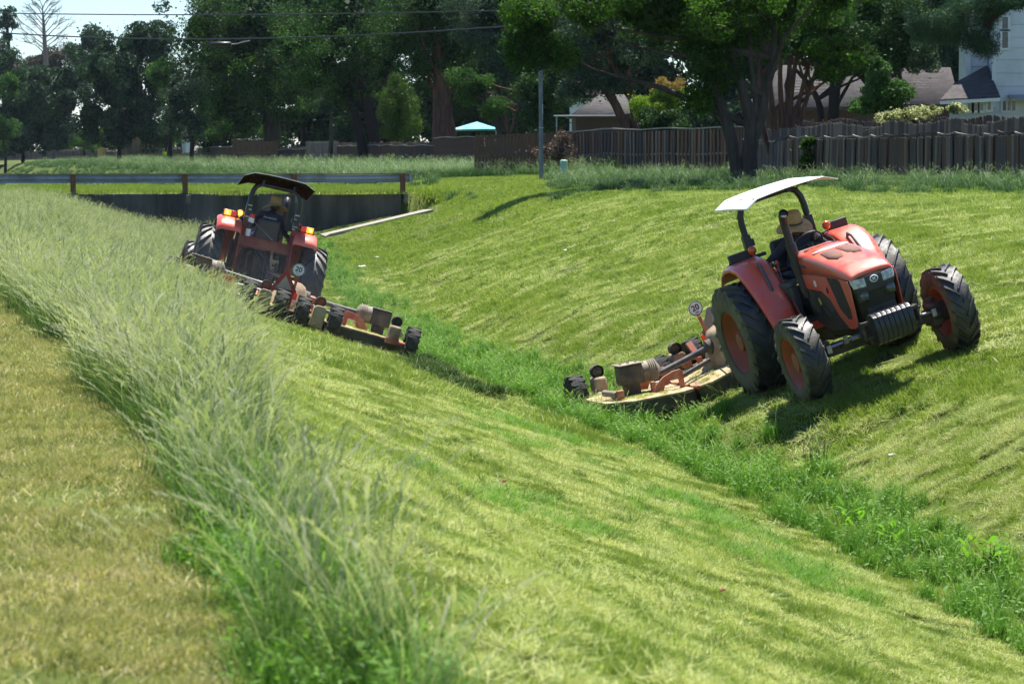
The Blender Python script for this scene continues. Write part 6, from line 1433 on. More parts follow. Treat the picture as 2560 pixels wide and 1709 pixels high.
w1 = wire('upper overhead cable crossing in front of the trees', (-120, 30.5, 48), (1500, 20, 64), 0.20, 0.030)
w2 = wire('lower, thicker overhead cable with a splice case hanging from it', (-120, 73, 48), (1500, 46, 64), 0.65, 0.036)
tp = at(552, 111, 54); Sb = empty('splice_case', tuple(tp)); tag(Sb, 'dark cylindrical splice case hanging under the lower cable', 'splice case')
b = MB(); b.tube([(-0.50, 0, 0), (-0.46, 0, 0), (0.44, 0, 0.0), (0.49, 0, 0.0)], [0.06, 0.115, 0.115, 0.06], n=14); b.build('case', M_wire, Sb, sharp=60)
b = MB(); b.tube([(0.48, 0, 0.0), (0.75, 0, 0.02), (1.0, 0, 0.10), (1.35, 0, 0.16)], [0.03, 0.02, 0.03, 0.02], n=8); b.build('lead', M_steel, Sb)
for xx in (-0.3, 0.3): b = MB(); b.tube([(xx, 0, 0.1), (xx, 0, 0.24)], 0.012, n=5); b.build('hanger', M_wire, Sb)
# blue canopy tent behind the fence
M_tent = mat('pale_blue_canopy_cloth', (0.07, 0.34, 0.46), 0.7, dirt=(0.30, 0.50, 0.56), damt=0.45, dscale=1.5, var=0.1)
c = at(1188, 318, 40); Tn = empty('garden_canopy', (c.x, c.y, gz(c.x, c.y))); tag(Tn, 'pale blue peaked garden canopy just above the reddish fence', 'canopy')
zc = c.z - Tn.location.z; pk = MB(); hw = 1.5; ring = [(-hw, -1.3, zc - 0.17), (0, -1.35, zc - 0.13), (hw, -1.3, zc - 0.12), (hw, 0, zc - 0.10), (hw, 1.3, zc - 0.12), (0, 1.35, zc - 0.12), (-hw, 1.3, zc - 0.17), (-hw, 0, zc - 0.13)]
pk.add(ring + [(0.1, 0, zc + 0.34)] + [(x_, y_, z_ - 0.10) for x_, y_, z_ in ring], [(i, (i + 1) % 8, 8) for i in range(8)] + [(i, 9 + i, 9 + (i + 1) % 8, (i + 1) % 8) for i in range(8)]); pk.build('cover', M_tent, Tn, sharp=10, solid=0.01)
for sx in (-1, 1):
    for sy in (-1, 1): b = MB(); b.tube([(sx * 1.3, sy * 1.25, 0), (sx * 1.3, sy * 1.25, zc - 0.12)], 0.02, n=6); b.build('leg', M_trim, Tn)
# metal frame (clothes line / swing) behind the cap-rail fence
a_, b_ = at(1384, 290, 50), at(1562, 289, 50); Fm = empty('clothes_line', (a_.x, a_.y, gz(a_.x, a_.y))); tag(Fm, 'thin grey metal clothes line frame behind the fence near the leaning trunks', 'clothes line'); mi2 = Matrix.Translation(Fm.location).inverted()
b = MB(mi2); b.tube([a_, b_], 0.045, n=6); b.build('top_bar', M_galv, Fm)
for q in (a_ + Vector((0.15, 0, 0)), b_): b = MB(mi2); b.tube([q, (q.x, q.y, Fm.location.z)], 0.035, n=6); b.build('upright', M_galv, Fm)
# far white rounded thing of uncertain kind, shaped as a squashed ball
c = at(82, 364, 15.5); D = MB(); D.sphere((0, 0, 0), 0.7, 14, 8, (1, 0.35, 0.42)); D.v = [(v[0], v[1], v[2] + 0.2 * v[0]) for v in D.v]; o = D.build('rowing_boat', M_white); o.location = (c.x, c.y, c.z - 0.1); tag(o, 'small white rounded boat-like shape above the distant fence', 'oval')
# scraps and stones on the grass
def ground_px(px, py):
    s = 150.0
    for _ in range(30):
        x, y, z = place(px, s); s = 0.6 * s + 0.4 * (py - 385) / (CAM_Z - z)
    return place(px, s)
M_rock = mat('pale_stone', (0.42, 0.42, 0.36), 0.9, dirt=(0.25, 0.27, 0.18), damt=0.4, dscale=8, bump=0.5)
M_leafr = mat('dead_red_leaf', (0.20, 0.045, 0.012), 0.7, var=0.3, dscale=20)
def rock(px, py, r_, label, m=M_rock, nm='stone', cat='stone', flat=0.6, seed=0):
    x, y, z = ground_px(px, py); q = MB(); q.sphere((0, 0, 0), r_, 12, 8, (1.3, 1, flat)); rr = random.Random(seed); q.v = [(v[0] * (1 + rr.uniform(-.14, .14)), v[1] * (1 + rr.uniform(-.14, .14)), v[2] * (1 + rr.uniform(-.14, .14)) + r_ * flat * 0.4) for v in q.v]
    o = q.build(nm, m, sharp=30); o.location = (x, y, z + 0.03); tag(o, label, cat)
rock(943, 647, 0.062, 'pale round stone on the mown slope right of the left tractor', seed=1)
rock(1537, 556, 0.055, 'small whitish stone high on the mown bank left of the right tractor', seed=2, flat=0.35)
rock(2238, 1150, 0.05, 'grey stone low on the right bank near the right edge', seed=3)
def scrap(px, py, w, h, label, m, nm, cat, seed=0):
    x, y, z = ground_px(px, py); rr = random.Random(seed); q = MB(); n = 5; vs = []
    for i in range(n):
        for j in range(3): vs.append((w * (i / (n - 1) - 0.5), h * (j / 2 - 0.5) + rr.uniform(-.2, .2) * h, 0.3 * h * math.sin(i * 1.9 + j) + rr.uniform(0, .2) * h))
    q.add(vs, [(i * 3 + j, i * 3 + j + 1, (i + 1) * 3 + j + 1, (i + 1) * 3 + j) for i in range(n - 1) for j in range(2)])
    o = q.build(nm, m, sharp=20, solid=0.004); o.location = (x, y, z + 0.08); o.rotation_euler = (0.6, 0, rr.random()); tag(o, label, cat)
scrap(905, 672, 0.20, 0.04, 'flat white scrap on the mown slope below the pale stone', M_white, 'paper_scrap', 'litter', 1)
scrap(1256, 1228, 0.06, 0.03, 'curled rust red dead leaf on the mown slope below the tall grass', M_leafr, 'dead_leaf', 'leaf', 2)
scrap(1809, 1512, 0.045, 0.022, 'dark red dead leaf on the near mown slope at lower right', M_leafr, 'dead_leaf', 'leaf', 3)
scrap(1413, 633, 0.10, 0.03, 'thin white scrap on the far bank between the tractors', M_white, 'paper_scrap', 'litter', 4)
# ---------------------------------------------------------------- trees, shrubs, vines
def lmat(name, a, b, c, trans=0.35, tint=(0.6, 0.4), ns=0.5): return leaf_mat(name, [a, b, c], trans=trans, rough=0.6, nscale=ns, tint=tint, spec=0.12)
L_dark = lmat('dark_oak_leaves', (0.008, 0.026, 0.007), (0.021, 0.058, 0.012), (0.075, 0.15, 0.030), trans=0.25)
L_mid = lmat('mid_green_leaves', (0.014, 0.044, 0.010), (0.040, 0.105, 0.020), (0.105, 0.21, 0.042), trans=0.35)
L_bright = lmat('bright_rim_leaves', (0.012, 0.038, 0.006), (0.026, 0.072, 0.009), (0.105, 0.215, 0.020), trans=0.45)  # lighter leaf copy: sun on the crown rims is put into the colour
L_grey = lmat('grey_green_leaves', (0.012, 0.032, 0.019), (0.034, 0.066, 0.040), (0.13, 0.19, 0.115), trans=0.25)
L_pine = lmat('pine_needles', (0.010, 0.034, 0.018), (0.026, 0.070, 0.034), (0.075, 0.14, 0.065), trans=0.15)
L_lime = lmat('lime_shrub_leaves', (0.05, 0.12, 0.01), (0.14, 0.24, 0.02), (0.34, 0.42, 0.06), trans=0.45)
L_orange = lmat('orange_tipped_leaves', (0.10, 0.12, 0.02), (0.24, 0.16, 0.05), (0.42, 0.20, 0.09), trans=0.4)
L_cyp = lmat('cypress_sprays', (0.022, 0.055, 0.008), (0.055, 0.11, 0.014), (0.12, 0.19, 0.028), trans=0.2)
L_far = lmat('distant_leaves', (0.011, 0.030, 0.016), (0.024, 0.060, 0.027), (0.075, 0.14, 0.055), trans=0.2)
L_brown = lmat('distant_brown_leaves', (0.035, 0.030, 0.026), (0.065, 0.055, 0.042), (0.11, 0.10, 0.065), trans=0.15)
L_flow = lmat('cream_flower_heads', (0.06, 0.10, 0.03), (0.35, 0.36, 0.18), (0.72, 0.70, 0.46), trans=0.3, tint=(1, 0))
L_dead = lmat('dead_brown_leaves', (0.05, 0.03, 0.025), (0.12, 0.075, 0.06), (0.22, 0.15, 0.12), trans=0.2)
L_reed = lmat('dry_reed_stalks', (0.07, 0.06, 0.04), (0.15, 0.125, 0.09), (0.24, 0.20, 0.15), trans=0.2)
B_bark = mat('grey_brown_bark', (0.085, 0.068, 0.055), 0.95, dirt=(0.035, 0.03, 0.028), damt=0.6, dscale=2, var=0.3, bump=0.9, bscale=12, stretch=(3, 3, 0.5), spec=0.15)
B_red = mat('reddish_bark', (0.13, 0.065, 0.045), 0.95, dirt=(0.05, 0.032, 0.028), damt=0.5, dscale=2, var=0.3, bump=0.9, bscale=12, stretch=(3, 3, 0.5), spec=0.15)
B_dark = mat('dark_bark', (0.035, 0.028, 0.026), 0.95, var=0.3, bump=0.8, bscale=12, stretch=(3, 3, 0.5), spec=0.1)
B_dead = mat('bleached_dead_wood', (0.20, 0.155, 0.14), 0.9, var=0.2)

def leaves(centres, radii, n, size, seed, squash=0.8, aspect=0.55, hang=0.0, tail=0.14):
    """leaf quads in clumps: each clump an uneven shell of leaves"""
    r = np.random.default_rng(seed); k = len(centres); C_ = np.asarray(centres, float); R_ = np.asarray(radii, float)
    w = R_ ** 2; w = w / w.sum(); ci = r.choice(k, n, p=w)
    d = r.normal(0, 1, (n, 3)); d /= np.linalg.norm(d, axis=1)[:, None]
    rad = R_[ci] * ((1 - np.abs(r.normal(0, 0.28, n))).clip(0.05, 1.15) + np.where(r.random(n) < tail, r.exponential(0.28, n), 0))
    P = C_[ci] + d * rad[:, None] * np.array([1, 1, squash]); P[:, 2] -= hang * r.random(n) * R_[ci]
    nrm = d * 0.7 + r.normal(0, 0.7, (n, 3)); nrm /= np.linalg.norm(nrm, axis=1)[:, None]
    t = np.cross(nrm, r.normal(0, 1, (n, 3))); t /= np.linalg.norm(t, axis=1)[:, None] + 1e-9
    if hang: t[:, 2] -= hang; t /= np.linalg.norm(t, axis=1)[:, None]
    b = np.cross(nrm, t)
    s = size * r.uniform(0.55, 1.35, n); a = t * (s / 2)[:, None]; c = b * (s * aspect / 2)[:, None]
    V = np.stack([P - a, P + c - a * 0.1, P + a, P - c + a * 0.1], 1).reshape(-1, 3)
    F = np.arange(4 * n).reshape(n, 4); A = np.repeat(r.random(n), 4)
    return V, F, A
def clumps(blobs, per, cr, seed, fill=0.35):
    """blobs: (cx, cy, cz, rx, ry, rz); clump centres near each blob's surface plus some inside"""
    r = np.random.default_rng(seed); cs, rs = [], []
    for (x, y, z, a, b, c) in blobs:
        n = max(8, int(3.6 * per * (a * b * c) ** (2 / 3) / cr ** 2))
        d = r.normal(0, 1, (n, 3)); d /= np.linalg.norm(d, axis=1)[:, None]
        q = np.where(r.random(n) < fill, r.uniform(0.2, 0.7, n), r.uniform(0.72, 1.0, n))
        for i in range(n):
            cs.append((x + d[i, 0] * a * q[i], y + d[i, 1] * b * q[i], z + d[i, 2] * c * q[i])); rs.append(cr * r.uniform(0.55, 1.35))
    return cs, rs
def tree(label, base, s, blobs_px, lm, bark=None, trunks=(), n=9000, leaf=0.16, cr=0.9, per=0.55, name='tree', cat='tree', seed=0, group=None, limbs=10, depth=1.0, squash=0.8, aspect=0.55, hang=0.0, extra=None, fill=0.35, inner=1.0):
    """base = (px, s); blobs_px = (cx, cy, rx, ry[, dy metres]) in photograph pixels; trunks = lists of (px, py, radius m)"""
    bx, by, bz = place(*base); Tn = empty(name, (bx, by, bz)); tag(Tn, label, cat, group)
    Ti = Vector((bx, by, bz)); Y = FPX / s; rr = random.Random(seed)
    bl = []
    for q in blobs_px:
        dy = q[4] if len(q) > 4 else 0.0
        c = at(q[0], q[1], FPX / (Y + dy)) - Ti; a = q[2] / s; b = q[3] / s
        bl.append((c.x, c.y, c.z, a, min(a, 4.5) * depth, b))
    cs, rs = clumps(bl, per, cr, seed, fill)
    n = int(n * 1.35); V, F, A = leaves(cs, rs, n, leaf, seed + 1, squash, aspect, hang)
    if inner:                                   # bigger, deeper-lying leaves close the crown, coloured darker as its inner shade
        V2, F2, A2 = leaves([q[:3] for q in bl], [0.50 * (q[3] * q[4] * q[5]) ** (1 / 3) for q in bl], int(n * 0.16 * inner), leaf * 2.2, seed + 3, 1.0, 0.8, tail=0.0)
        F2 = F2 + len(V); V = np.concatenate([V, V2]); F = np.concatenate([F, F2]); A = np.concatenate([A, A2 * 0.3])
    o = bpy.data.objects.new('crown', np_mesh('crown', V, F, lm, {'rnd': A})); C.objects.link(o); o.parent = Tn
    if extra is not None:
        b2, lm2, n2, lf2 = extra; bl2 = []
        for q in b2:
            c = at(q[0], q[1], FPX / (Y + (q[4] if len(q) > 4 else 0))) - Ti; bl2.append((c.x, c.y, c.z, q[2] / s, q[2] / s * depth, q[3] / s))
        c2, r2 = clumps(bl2, per, cr * 0.7, seed + 5); V, F, A = leaves(c2, r2, n2, lf2, seed + 6)
        o = bpy.data.objects.new('tips', np_mesh('tips', V, F, lm2, {'rnd': A})); C.objects.link(o); o.parent = Tn
    if bark:
        tops = []
        if not trunks: 
            c = bl[0]; trunks = [None]; pts = [(0, 0, -0.2), (0.1, 0, c[2] * 0.4), (c[0] * 0.5, c[1] * 0.5, c[2] * 0.8), (c[0], c[1], c[2])]; h_ = abs(c[2]); w = MB(); w.tube(pts, [0.05 * h_ ** 0.7 + 0.06, 0.04 * h_ ** 0.7 + 0.04, 0.09, 0.04], n=10); w.build('trunk', bark, Tn, sharp=70); tops.append(Vector(pts[2]))
        else:
            for tr in trunks:
                pts = []; rd = []
                for k, q in enumerate(tr):
                    p = at(q[0], q[1], FPX / (Y + (q[3] if len(q) > 3 else 0))) - Ti
                    pts.append(p); rd.append(q[2])
                P2, R2 = [], []                      # smooth and roughen the path
                m = len(pts)
                for k in range(m - 1):
                    for j in range(4):
                        t = j / 4; p0 = pts[max(0, k - 1)]; p1 = pts[k]; p2 = pts[k + 1]; p3 = pts[min(m - 1, k + 2)]
                        p = 0.5 * ((2 * p1) + (p2 - p0) * t + (2 * p0 - 5 * p1 + 4 * p2 - p3) * t * t + (3 * p1 - p0 - 3 * p2 + p3) * t ** 3)
                        P2.append(p + Vector((rr.gauss(0, 0.03), rr.gauss(0, 0.03), 0)) * rd[k]); R2.append((rd[k] * (1 - t) + rd[k + 1] * t) * rr.uniform(0.94, 1.06))
                P2.append(pts[-1]); R2.append(rd[-1])
                w = MB(); w.tube(P2, R2, n=12); w.build('trunk', bark, Tn, sharp=70); tops += [P2[int(len(P2) * f)] for f in (0.45, 0.65, 0.85)]
        for k in range(limbs):
            if not tops or not cs: break
            a = rr.choice(tops); b = Vector(cs[rr.randrange(len(cs))])
            if (b - a).length > 7: b = a + (b - a).normalized() * 7
            m1 = a.lerp(b, 0.4) + Vector((rr.uniform(-.3, .3), rr.uniform(-.3, .3), rr.uniform(-.1, .5))); l_ = (b - a).length
            w = MB(); w.tube([a, m1, a.lerp(b, 0.75) + Vector((0, 0, rr.uniform(-.2, .3))), b], [0.035 + 0.014 * l_, 0.025 + 0.009 * l_, 0.03, 0.012], n=7); w.build('limb', bark, Tn, sharp=80)
    return Tn

BK = 'trees behind the garden fences'
# -- background mass, far to near
tree('pale brown far tree line under the dead tree', (150, 12.5), 12.5, [(120, 165, 130, 42), (30, 190, 60, 40), (220, 175, 60, 40)], L_brown, B_dark, n=7000, leaf=0.6, cr=1.7, seed=101, limbs=0)
tree('tall dark far tree poking above the left trees', (215, 13.5), 13.5, [(225, 100, 40, 48), (185, 130, 30, 40), (250, 130, 30, 45)], L_far, B_dark, n=5000, leaf=0.5, cr=1.3, seed=102, limbs=0)
tree('dark round tree at the left edge under the pine', (10, 14), 14, [(12, 150, 45, 55), (-70, 130, 60, 80)], L_far, B_dark, n=5000, leaf=0.5, cr=1.3, seed=103, limbs=0)
tree('sparse tall pine against the sky in the top left corner', (22, 13), 13, [(14, 38, 28, 22), (30, 60, 18, 12), (4, 62, 16, 12), (22, 92, 14, 10), (-30, 30, 30, 30)], L_pine, B_dark, [[(24, 190, 0.5), (22, 130, 0.42), (18, 70, 0.3), (14, 20, 0.12)]], n=3000, leaf=0.5, cr=0.7, seed=104, limbs=4, inner=0, fill=0.6)
tree('hazy green tree mass behind the distant fence at far left', (60, 18), 18, [(60, 265, 105, 95), (-60, 250, 100, 110), (150, 255, 70, 85), (110, 320, 90, 60), (20, 330, 90, 60), (170, 200, 60, 45), (100, 200, 60, 45)], L_far, B_dark, n=32000, leaf=0.38, cr=1.0, inner=3.0, seed=105, limbs=0)
tree('yellowish green bushy tree low at the far left', (15, 19), 19, [(5, 330, 40, 45), (30, 215, 25, 30)], L_mid, B_dark, n=3500, leaf=0.3, cr=0.9, seed=106, limbs=0)
tree('tall dark tree with a ragged top left of centre', (300, 22), 22, [(300, 215, 105, 120), (260, 160, 70, 70), (385, 105, 60, 60), (335, 120, 70, 60), (230, 290, 50, 70), (400, 200, 60, 120), (300, 325, 100, 45), (345, 290, 70, 50), (375, 330, 60, 45)], L_far, B_dark, n=32000, leaf=0.32, cr=1.0, inner=3.0, seed=107, limbs=0)
tree('light green leafy tree just right of the tall ragged one', (425, 25), 25, [(425, 220, 38, 75), (400, 190, 25, 45)], L_mid, B_dark, n=6000, leaf=0.22, cr=0.8, seed=108, limbs=0)
tree('silvery green willow-like tree before the dark tree', (480, 27), 27, [(455, 245, 60, 70), (490, 310, 50, 50), (430, 290, 40, 40), (500, 200, 45, 60)], L_grey, B_dark, n=9000, leaf=0.2, cr=0.8, seed=109, limbs=2, hang=0.3)
rr0 = random.Random(9)
BKL = ['dark tree behind the big dark tree with bright rim leaves', 'dark tree mass right behind the forked dark trunks', 'dark tree far behind the conical cypress', 'dark tree mass behind the live oak left of the pole', 'dark tree mass behind the blue wall right of the pole', 'dark tree behind the lime green shrub', 'dark tree mass behind the big leaning tree', 'dark tree mass behind the brown shingled roofs', 'dark tree behind the pine boughs at upper right', 'dark tree mass behind the pale house beyond the right edge']
for i, (px, s, cy, rx, ry) in enumerate(((560, 25, 60, 170, 180), (760, 26, 40, 190, 200), (960, 28, 60, 200, 210), (1180, 29, 40, 200, 220), (1400, 31, 60, 210, 200), (1640, 33, 20, 230, 190), (1890, 35, 30, 240, 190), (2150, 36, 20, 240, 180), (2420, 38, 20, 260, 180), (2700, 40, 60, 260, 230))):
    T_ = tree(BKL[i], (px, s), s, [(px, cy, rx, ry), (px + rr0.uniform(-60, 60), cy + 150, rx * 0.95, ry * 0.62), (px + rr0.uniform(-60, 60), cy + 230, rx * 0.9, ry * 0.5)], L_dark if i % 2 else L_far, B_dark, n=11000, leaf=0.44, cr=1.3, inner=2.0, seed=120 + i, limbs=0, group='dark backdrop trees', depth=0.8)
UL = ['dark understory shrubs at the far left above the distant fence', 'dark shrubs under the tall ragged tree', 'dark shrubs between the reeds and the warm brown fence', 'dark shrubs behind the warm brown fence', 'dark shrubs behind the low near-black panel', 'dark shrubs behind the forked trunks', 'dark shrubs behind the conical cypress', 'dark shrubs behind the blue garden canopy', 'dark shrubs behind the grey pole', 'dark shrubs behind the lime green shrub', 'dark shrubs behind the leaning tree trunks']
for i, (px, s, cy, rx, ry) in enumerate(((40, 13, 345, 150, 40), (230, 15, 335, 110, 45), (400, 17, 330, 110, 50), (590, 22, 300, 120, 60), (780, 24, 300, 120, 70), (930, 26, 290, 110, 80), (1090, 27, 290, 110, 80), (1240, 28, 280, 110, 85), (1400, 29, 270, 110, 80), (1600, 33, 290, 130, 90), (1800, 36, 290, 110, 110))):
    tree(UL[i], (px, s), s, [(px, cy + 15, rx, ry + 15), (px - rx * 0.6, cy + 20, rx * 0.6, ry * 0.8), (px + rx * 0.6, cy + 15, rx * 0.6, ry * 0.9)], (L_far, L_dark)[i % 2], B_dark, n=6500, leaf=0.34, cr=0.9, inner=2.0, seed=220 + i, limbs=0, group='dark understory shrubs', depth=0.7, name='shrub', cat='shrub')
# -- named trees, left to right
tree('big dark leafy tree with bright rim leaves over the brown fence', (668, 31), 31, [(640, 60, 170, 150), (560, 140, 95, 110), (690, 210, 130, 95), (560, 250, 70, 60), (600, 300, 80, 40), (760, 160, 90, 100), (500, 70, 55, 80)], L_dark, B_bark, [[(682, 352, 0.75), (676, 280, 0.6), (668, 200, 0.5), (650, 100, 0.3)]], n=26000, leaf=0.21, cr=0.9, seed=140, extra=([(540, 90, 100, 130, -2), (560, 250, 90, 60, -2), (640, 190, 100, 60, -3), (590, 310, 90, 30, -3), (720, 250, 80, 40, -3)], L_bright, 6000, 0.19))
tree('forked dark trunks in front of the boards with a wide drooping crown', (920, 36.5), 36.5, [(850, 50, 190, 150), (780, 170, 110, 90), (930, 140, 120, 110), (1010, 60, 110, 110), (740, 110, 80, 90), (870, 230, 60, 40)], L_dark, B_dark,
     [[(915, 414, 0.42), (900, 340, 0.33), (885, 280, 0.28), (850, 200, 0.22), (820, 110, 0.12)], [(940, 414, 0.5), (936, 340, 0.42), (918, 260, 0.36), (900, 180, 0.25), (930, 80, 0.12)], [(938, 330, 0.34), (952, 250, 0.26), (980, 150, 0.16)]], n=24000, leaf=0.17, cr=0.8, seed=141, extra=([(800, 120, 110, 100, -2), (960, 60, 90, 60, -2), (760, 200, 80, 50, -2)], L_mid, 7000, 0.16), hang=0.25)
tree('silvery spiky palm-like plant between the dark trunks', (826, 34), 34, [(828, 238, 28, 22), (815, 262, 20, 12)], L_grey, B_bark, n=500, leaf=0.5, cr=0.35, seed=142, limbs=0, aspect=0.14, name='palm', cat='palm')
tree('pointed conical yellow green cypress behind the boards', (1002, 38), 38, [(1000, 320, 56, 45), (1000, 275, 58, 50), (998, 235, 42, 42), (994, 203, 22, 26)], L_cyp, B_dark, n=16000, leaf=0.12, cr=0.38, per=0.9, seed=143, limbs=0, squash=1.4, name='cypress', cat='cypress')
tree('massive buttressed grey trunk under dark foliage left of the blue canopy', (1100, 42), 42, [(1090, 20, 150, 120), (1010, 100, 70, 80), (1140, 130, 70, 80), (1060, 160, 60, 60)], L_dark, B_red, [[(1112, 400, 0.95), (1108, 350, 0.72), (1104, 300, 0.52), (1100, 230, 0.42), (1095, 120, 0.36), (1090, 20, 0.25)], [(1135, 380, 0.3), (1128, 310, 0.22), (1110, 230, 0.12)]], n=17000, leaf=0.16, cr=0.75, seed=144)
tree('large silvery green live oak with hanging leaves over the grey pole', (1245, 45), 45, [(1230, 30, 130, 90), (1180, 90, 60, 60), (1290, 110, 90, 80), (1370, 150, 70, 60), (1250, 170, 60, 50), (1330, 60, 90, 60)], L_grey, B_bark, [[(1245, 420, 0.2), (1250, 340, 0.15), (1225, 270, 0.10), (1215, 200, 0.05)], [(1270, 420, 0.12), (1268, 330, 0.09), (1272, 240, 0.05)]], n=26000, leaf=0.14, cr=0.65, seed=145, hang=0.3)
tree('small airy green tree right above the blue canopy', (1190, 46), 46, [(1195, 215, 50, 45), (1170, 190, 35, 35), (1235, 265, 40, 30)], L_mid, B_red, [[(1268, 345, 0.09), (1262, 290, 0.07), (1235, 240, 0.04)], [(1272, 345, 0.07), (1290, 280, 0.05), (1300, 220, 0.03)]], n=6500, leaf=0.12, cr=0.5, seed=146, limbs=6)
tree('dark shrubby tree right of the grey pole', (1400, 48), 48, [(1340, 230, 50, 60), (1395, 215, 50, 60), (1360, 290, 40, 30)], L_dark, B_dark, n=9000, leaf=0.13, cr=0.5, seed=147, limbs=2)
tree('two leaning reddish trunks with dark grey green foliage above', (1590, 52), 52, [(1480, 60, 150, 80), (1560, 130, 110, 50), (1420, 150, 70, 50), (1640, 60, 110, 80), (1480, 200, 50, 35), (1440, 225, 40, 22), (1530, 205, 45, 25)], L_grey, B_red,
     [[(1592, 395, 0.24), (1565, 320, 0.22), (1530, 245, 0.20), (1495, 185, 0.17), (1470, 110, 0.10)], [(1600, 395, 0.22), (1590, 320, 0.20), (1578, 230, 0.18), (1566, 160, 0.15), (1560, 80, 0.09)], [(1588, 260, 0.08), (1555, 210, 0.07), (1520, 195, 0.05)]], n=20000, leaf=0.13, cr=0.55, seed=148)
tree('lime green shrub with orange tips behind the cap-rail fence', (1640, 57), 57, [(1655, 245, 55, 38), (1610, 270, 40, 25)], L_lime, B_dark, n=6500, leaf=0.10, cr=0.35, seed=149, limbs=0, extra=([(1675, 205, 35, 22), (1650, 215, 25, 15)], L_orange, 1500, 0.10), name='shrub', cat='shrub')
tree('dark rounded bush under the lime green shrub', (1670, 58), 58, [(1670, 300, 60, 32), (1630, 310, 40, 22)], L_dark, B_dark, n=6000, leaf=0.10, cr=0.35, seed=150, limbs=0, name='bush', cat='bush')
tree('multi-stemmed tree with many slender upright reddish stems', (1980, 70), 70, [(2000, 10, 170, 70), (2090, 80, 90, 60), (1900, 60, 90, 60), (2120, 140, 60, 40), (1990, 90, 70, 30)], L_dark, B_red,
     [[(1945, 420, 0.13), (1935, 300, 0.11), (1925, 190, 0.09), (1940, 60, 0.05)], [(1950, 420, 0.12), (1955, 300, 0.10), (1950, 180, 0.08), (1965, 40, 0.05)], [(1960, 420, 0.11), (1972, 310, 0.10), (1985, 180, 0.08), (2010, 40, 0.04)], [(1965, 420, 0.11), (1990, 290, 0.09), (2020, 170, 0.07), (2060, 60, 0.04)], [(1970, 420, 0.11), (2010, 270, 0.08), (2050, 150, 0.06), (2090, 50, 0.03)], [(1940, 420, 0.12), (1905, 310, 0.10), (1900, 190, 0.08), (1890, 80, 0.05)], [(1955, 420, 0.10), (1965, 340, 0.09), (1968, 240, 0.07), (1975, 100, 0.04)]],
     n=17000, leaf=0.12, cr=0.5, seed=151, extra=([(2110, 150, 60, 45, -1), (2070, 110, 60, 40, -1), (2060, 190, 35, 25, -1)], L_bright, 4500, 0.12), depth=0.8)
tree('thick dark trunk with a leaning side trunk before the brown house', (2085, 60), 60, [(2130, 30, 190, 90), (2070, 110, 110, 50), (2180, 110, 90, 50), (2270, 60, 90, 70), (2130, 165, 60, 25), (2240, 150, 60, 30)], L_dark, B_dark, [[(2082, 400, 0.28), (2084, 300, 0.25), (2088, 210, 0.22), (2095, 120, 0.16)], [(2062, 400, 0.14), (2050, 270, 0.13), (2020, 210, 0.11), (1990, 175, 0.07)]], n=19000, leaf=0.14, cr=0.6, seed=152)
tree('dark glossy holly-like tree above the brown roofs', (2255, 56), 56, [(2240, 130, 90, 45), (2300, 145, 50, 40), (2180, 120, 60, 35)], L_grey, B_dark, n=13000, leaf=0.12, cr=0.45, seed=153, limbs=2)
tree('soft feathery green young tree between the two brown roofs', (2200, 63), 63, [(2205, 215, 52, 28), (2205, 255, 66, 30), (2190, 175, 30, 28), (2240, 235, 40, 24), (2160, 265, 40, 24)], L_mid, B_dark, n=12000, leaf=0.11, cr=0.32, seed=154, limbs=0)
tree('hanging dark pine boughs in the top right corner', (2640, 66), 66, [(2340, 40, 80, 40), (2430, 20, 90, 45), (2500, 10, 70, 42), (2440, 100, 48, 32), (2520, -20, 110, 40), (2300, 80, 50, 30), (2390, 75, 50, 30)], L_pine, B_dark, [[(2650, 430, 0.3), (2650, 200, 0.26), (2640, 0, 0.2)], [(2645, 20, 0.14), (2540, 10, 0.11), (2420, 30, 0.07), (2330, 50, 0.04)], [(2640, -20, 0.12), (2520, 20, 0.09), (2440, 90, 0.05)]], n=26000, leaf=0.22, cr=0.42, per=0.8, seed=155, aspect=0.10, hang=0.35, limbs=8, inner=0)
tree('cream-flowered bush peeping over the grey fence below the pale house', (2310, 72), 72, [(2270, 284, 42, 12), (2330, 278, 45, 14), (2385, 272, 28, 12), (2220, 292, 25, 8)], L_flow, B_dark, n=2600, leaf=0.09, cr=0.22, seed=156, limbs=0, name='flowering_bush', cat='bush')
# -- the large leaning tree before the fence
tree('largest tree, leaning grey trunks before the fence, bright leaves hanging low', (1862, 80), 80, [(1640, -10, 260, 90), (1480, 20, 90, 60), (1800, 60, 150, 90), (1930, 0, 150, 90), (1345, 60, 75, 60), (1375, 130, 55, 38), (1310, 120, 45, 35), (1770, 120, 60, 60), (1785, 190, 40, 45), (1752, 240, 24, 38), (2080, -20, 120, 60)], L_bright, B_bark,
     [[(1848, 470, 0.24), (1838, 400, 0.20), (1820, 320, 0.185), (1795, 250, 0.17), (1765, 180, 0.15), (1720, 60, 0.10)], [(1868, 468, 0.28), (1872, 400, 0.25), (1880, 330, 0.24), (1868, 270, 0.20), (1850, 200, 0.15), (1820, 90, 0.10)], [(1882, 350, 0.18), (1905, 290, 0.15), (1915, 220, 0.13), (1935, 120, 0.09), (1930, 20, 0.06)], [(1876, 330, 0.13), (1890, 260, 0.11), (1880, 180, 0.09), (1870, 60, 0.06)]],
     n=42000, leaf=0.115, cr=0.5, per=0.5, seed=160, extra=([(1760, 60, 220, 90, 2), (1930, 60, 150, 90, 2)], L_dark, 16000, 0.13), limbs=16)
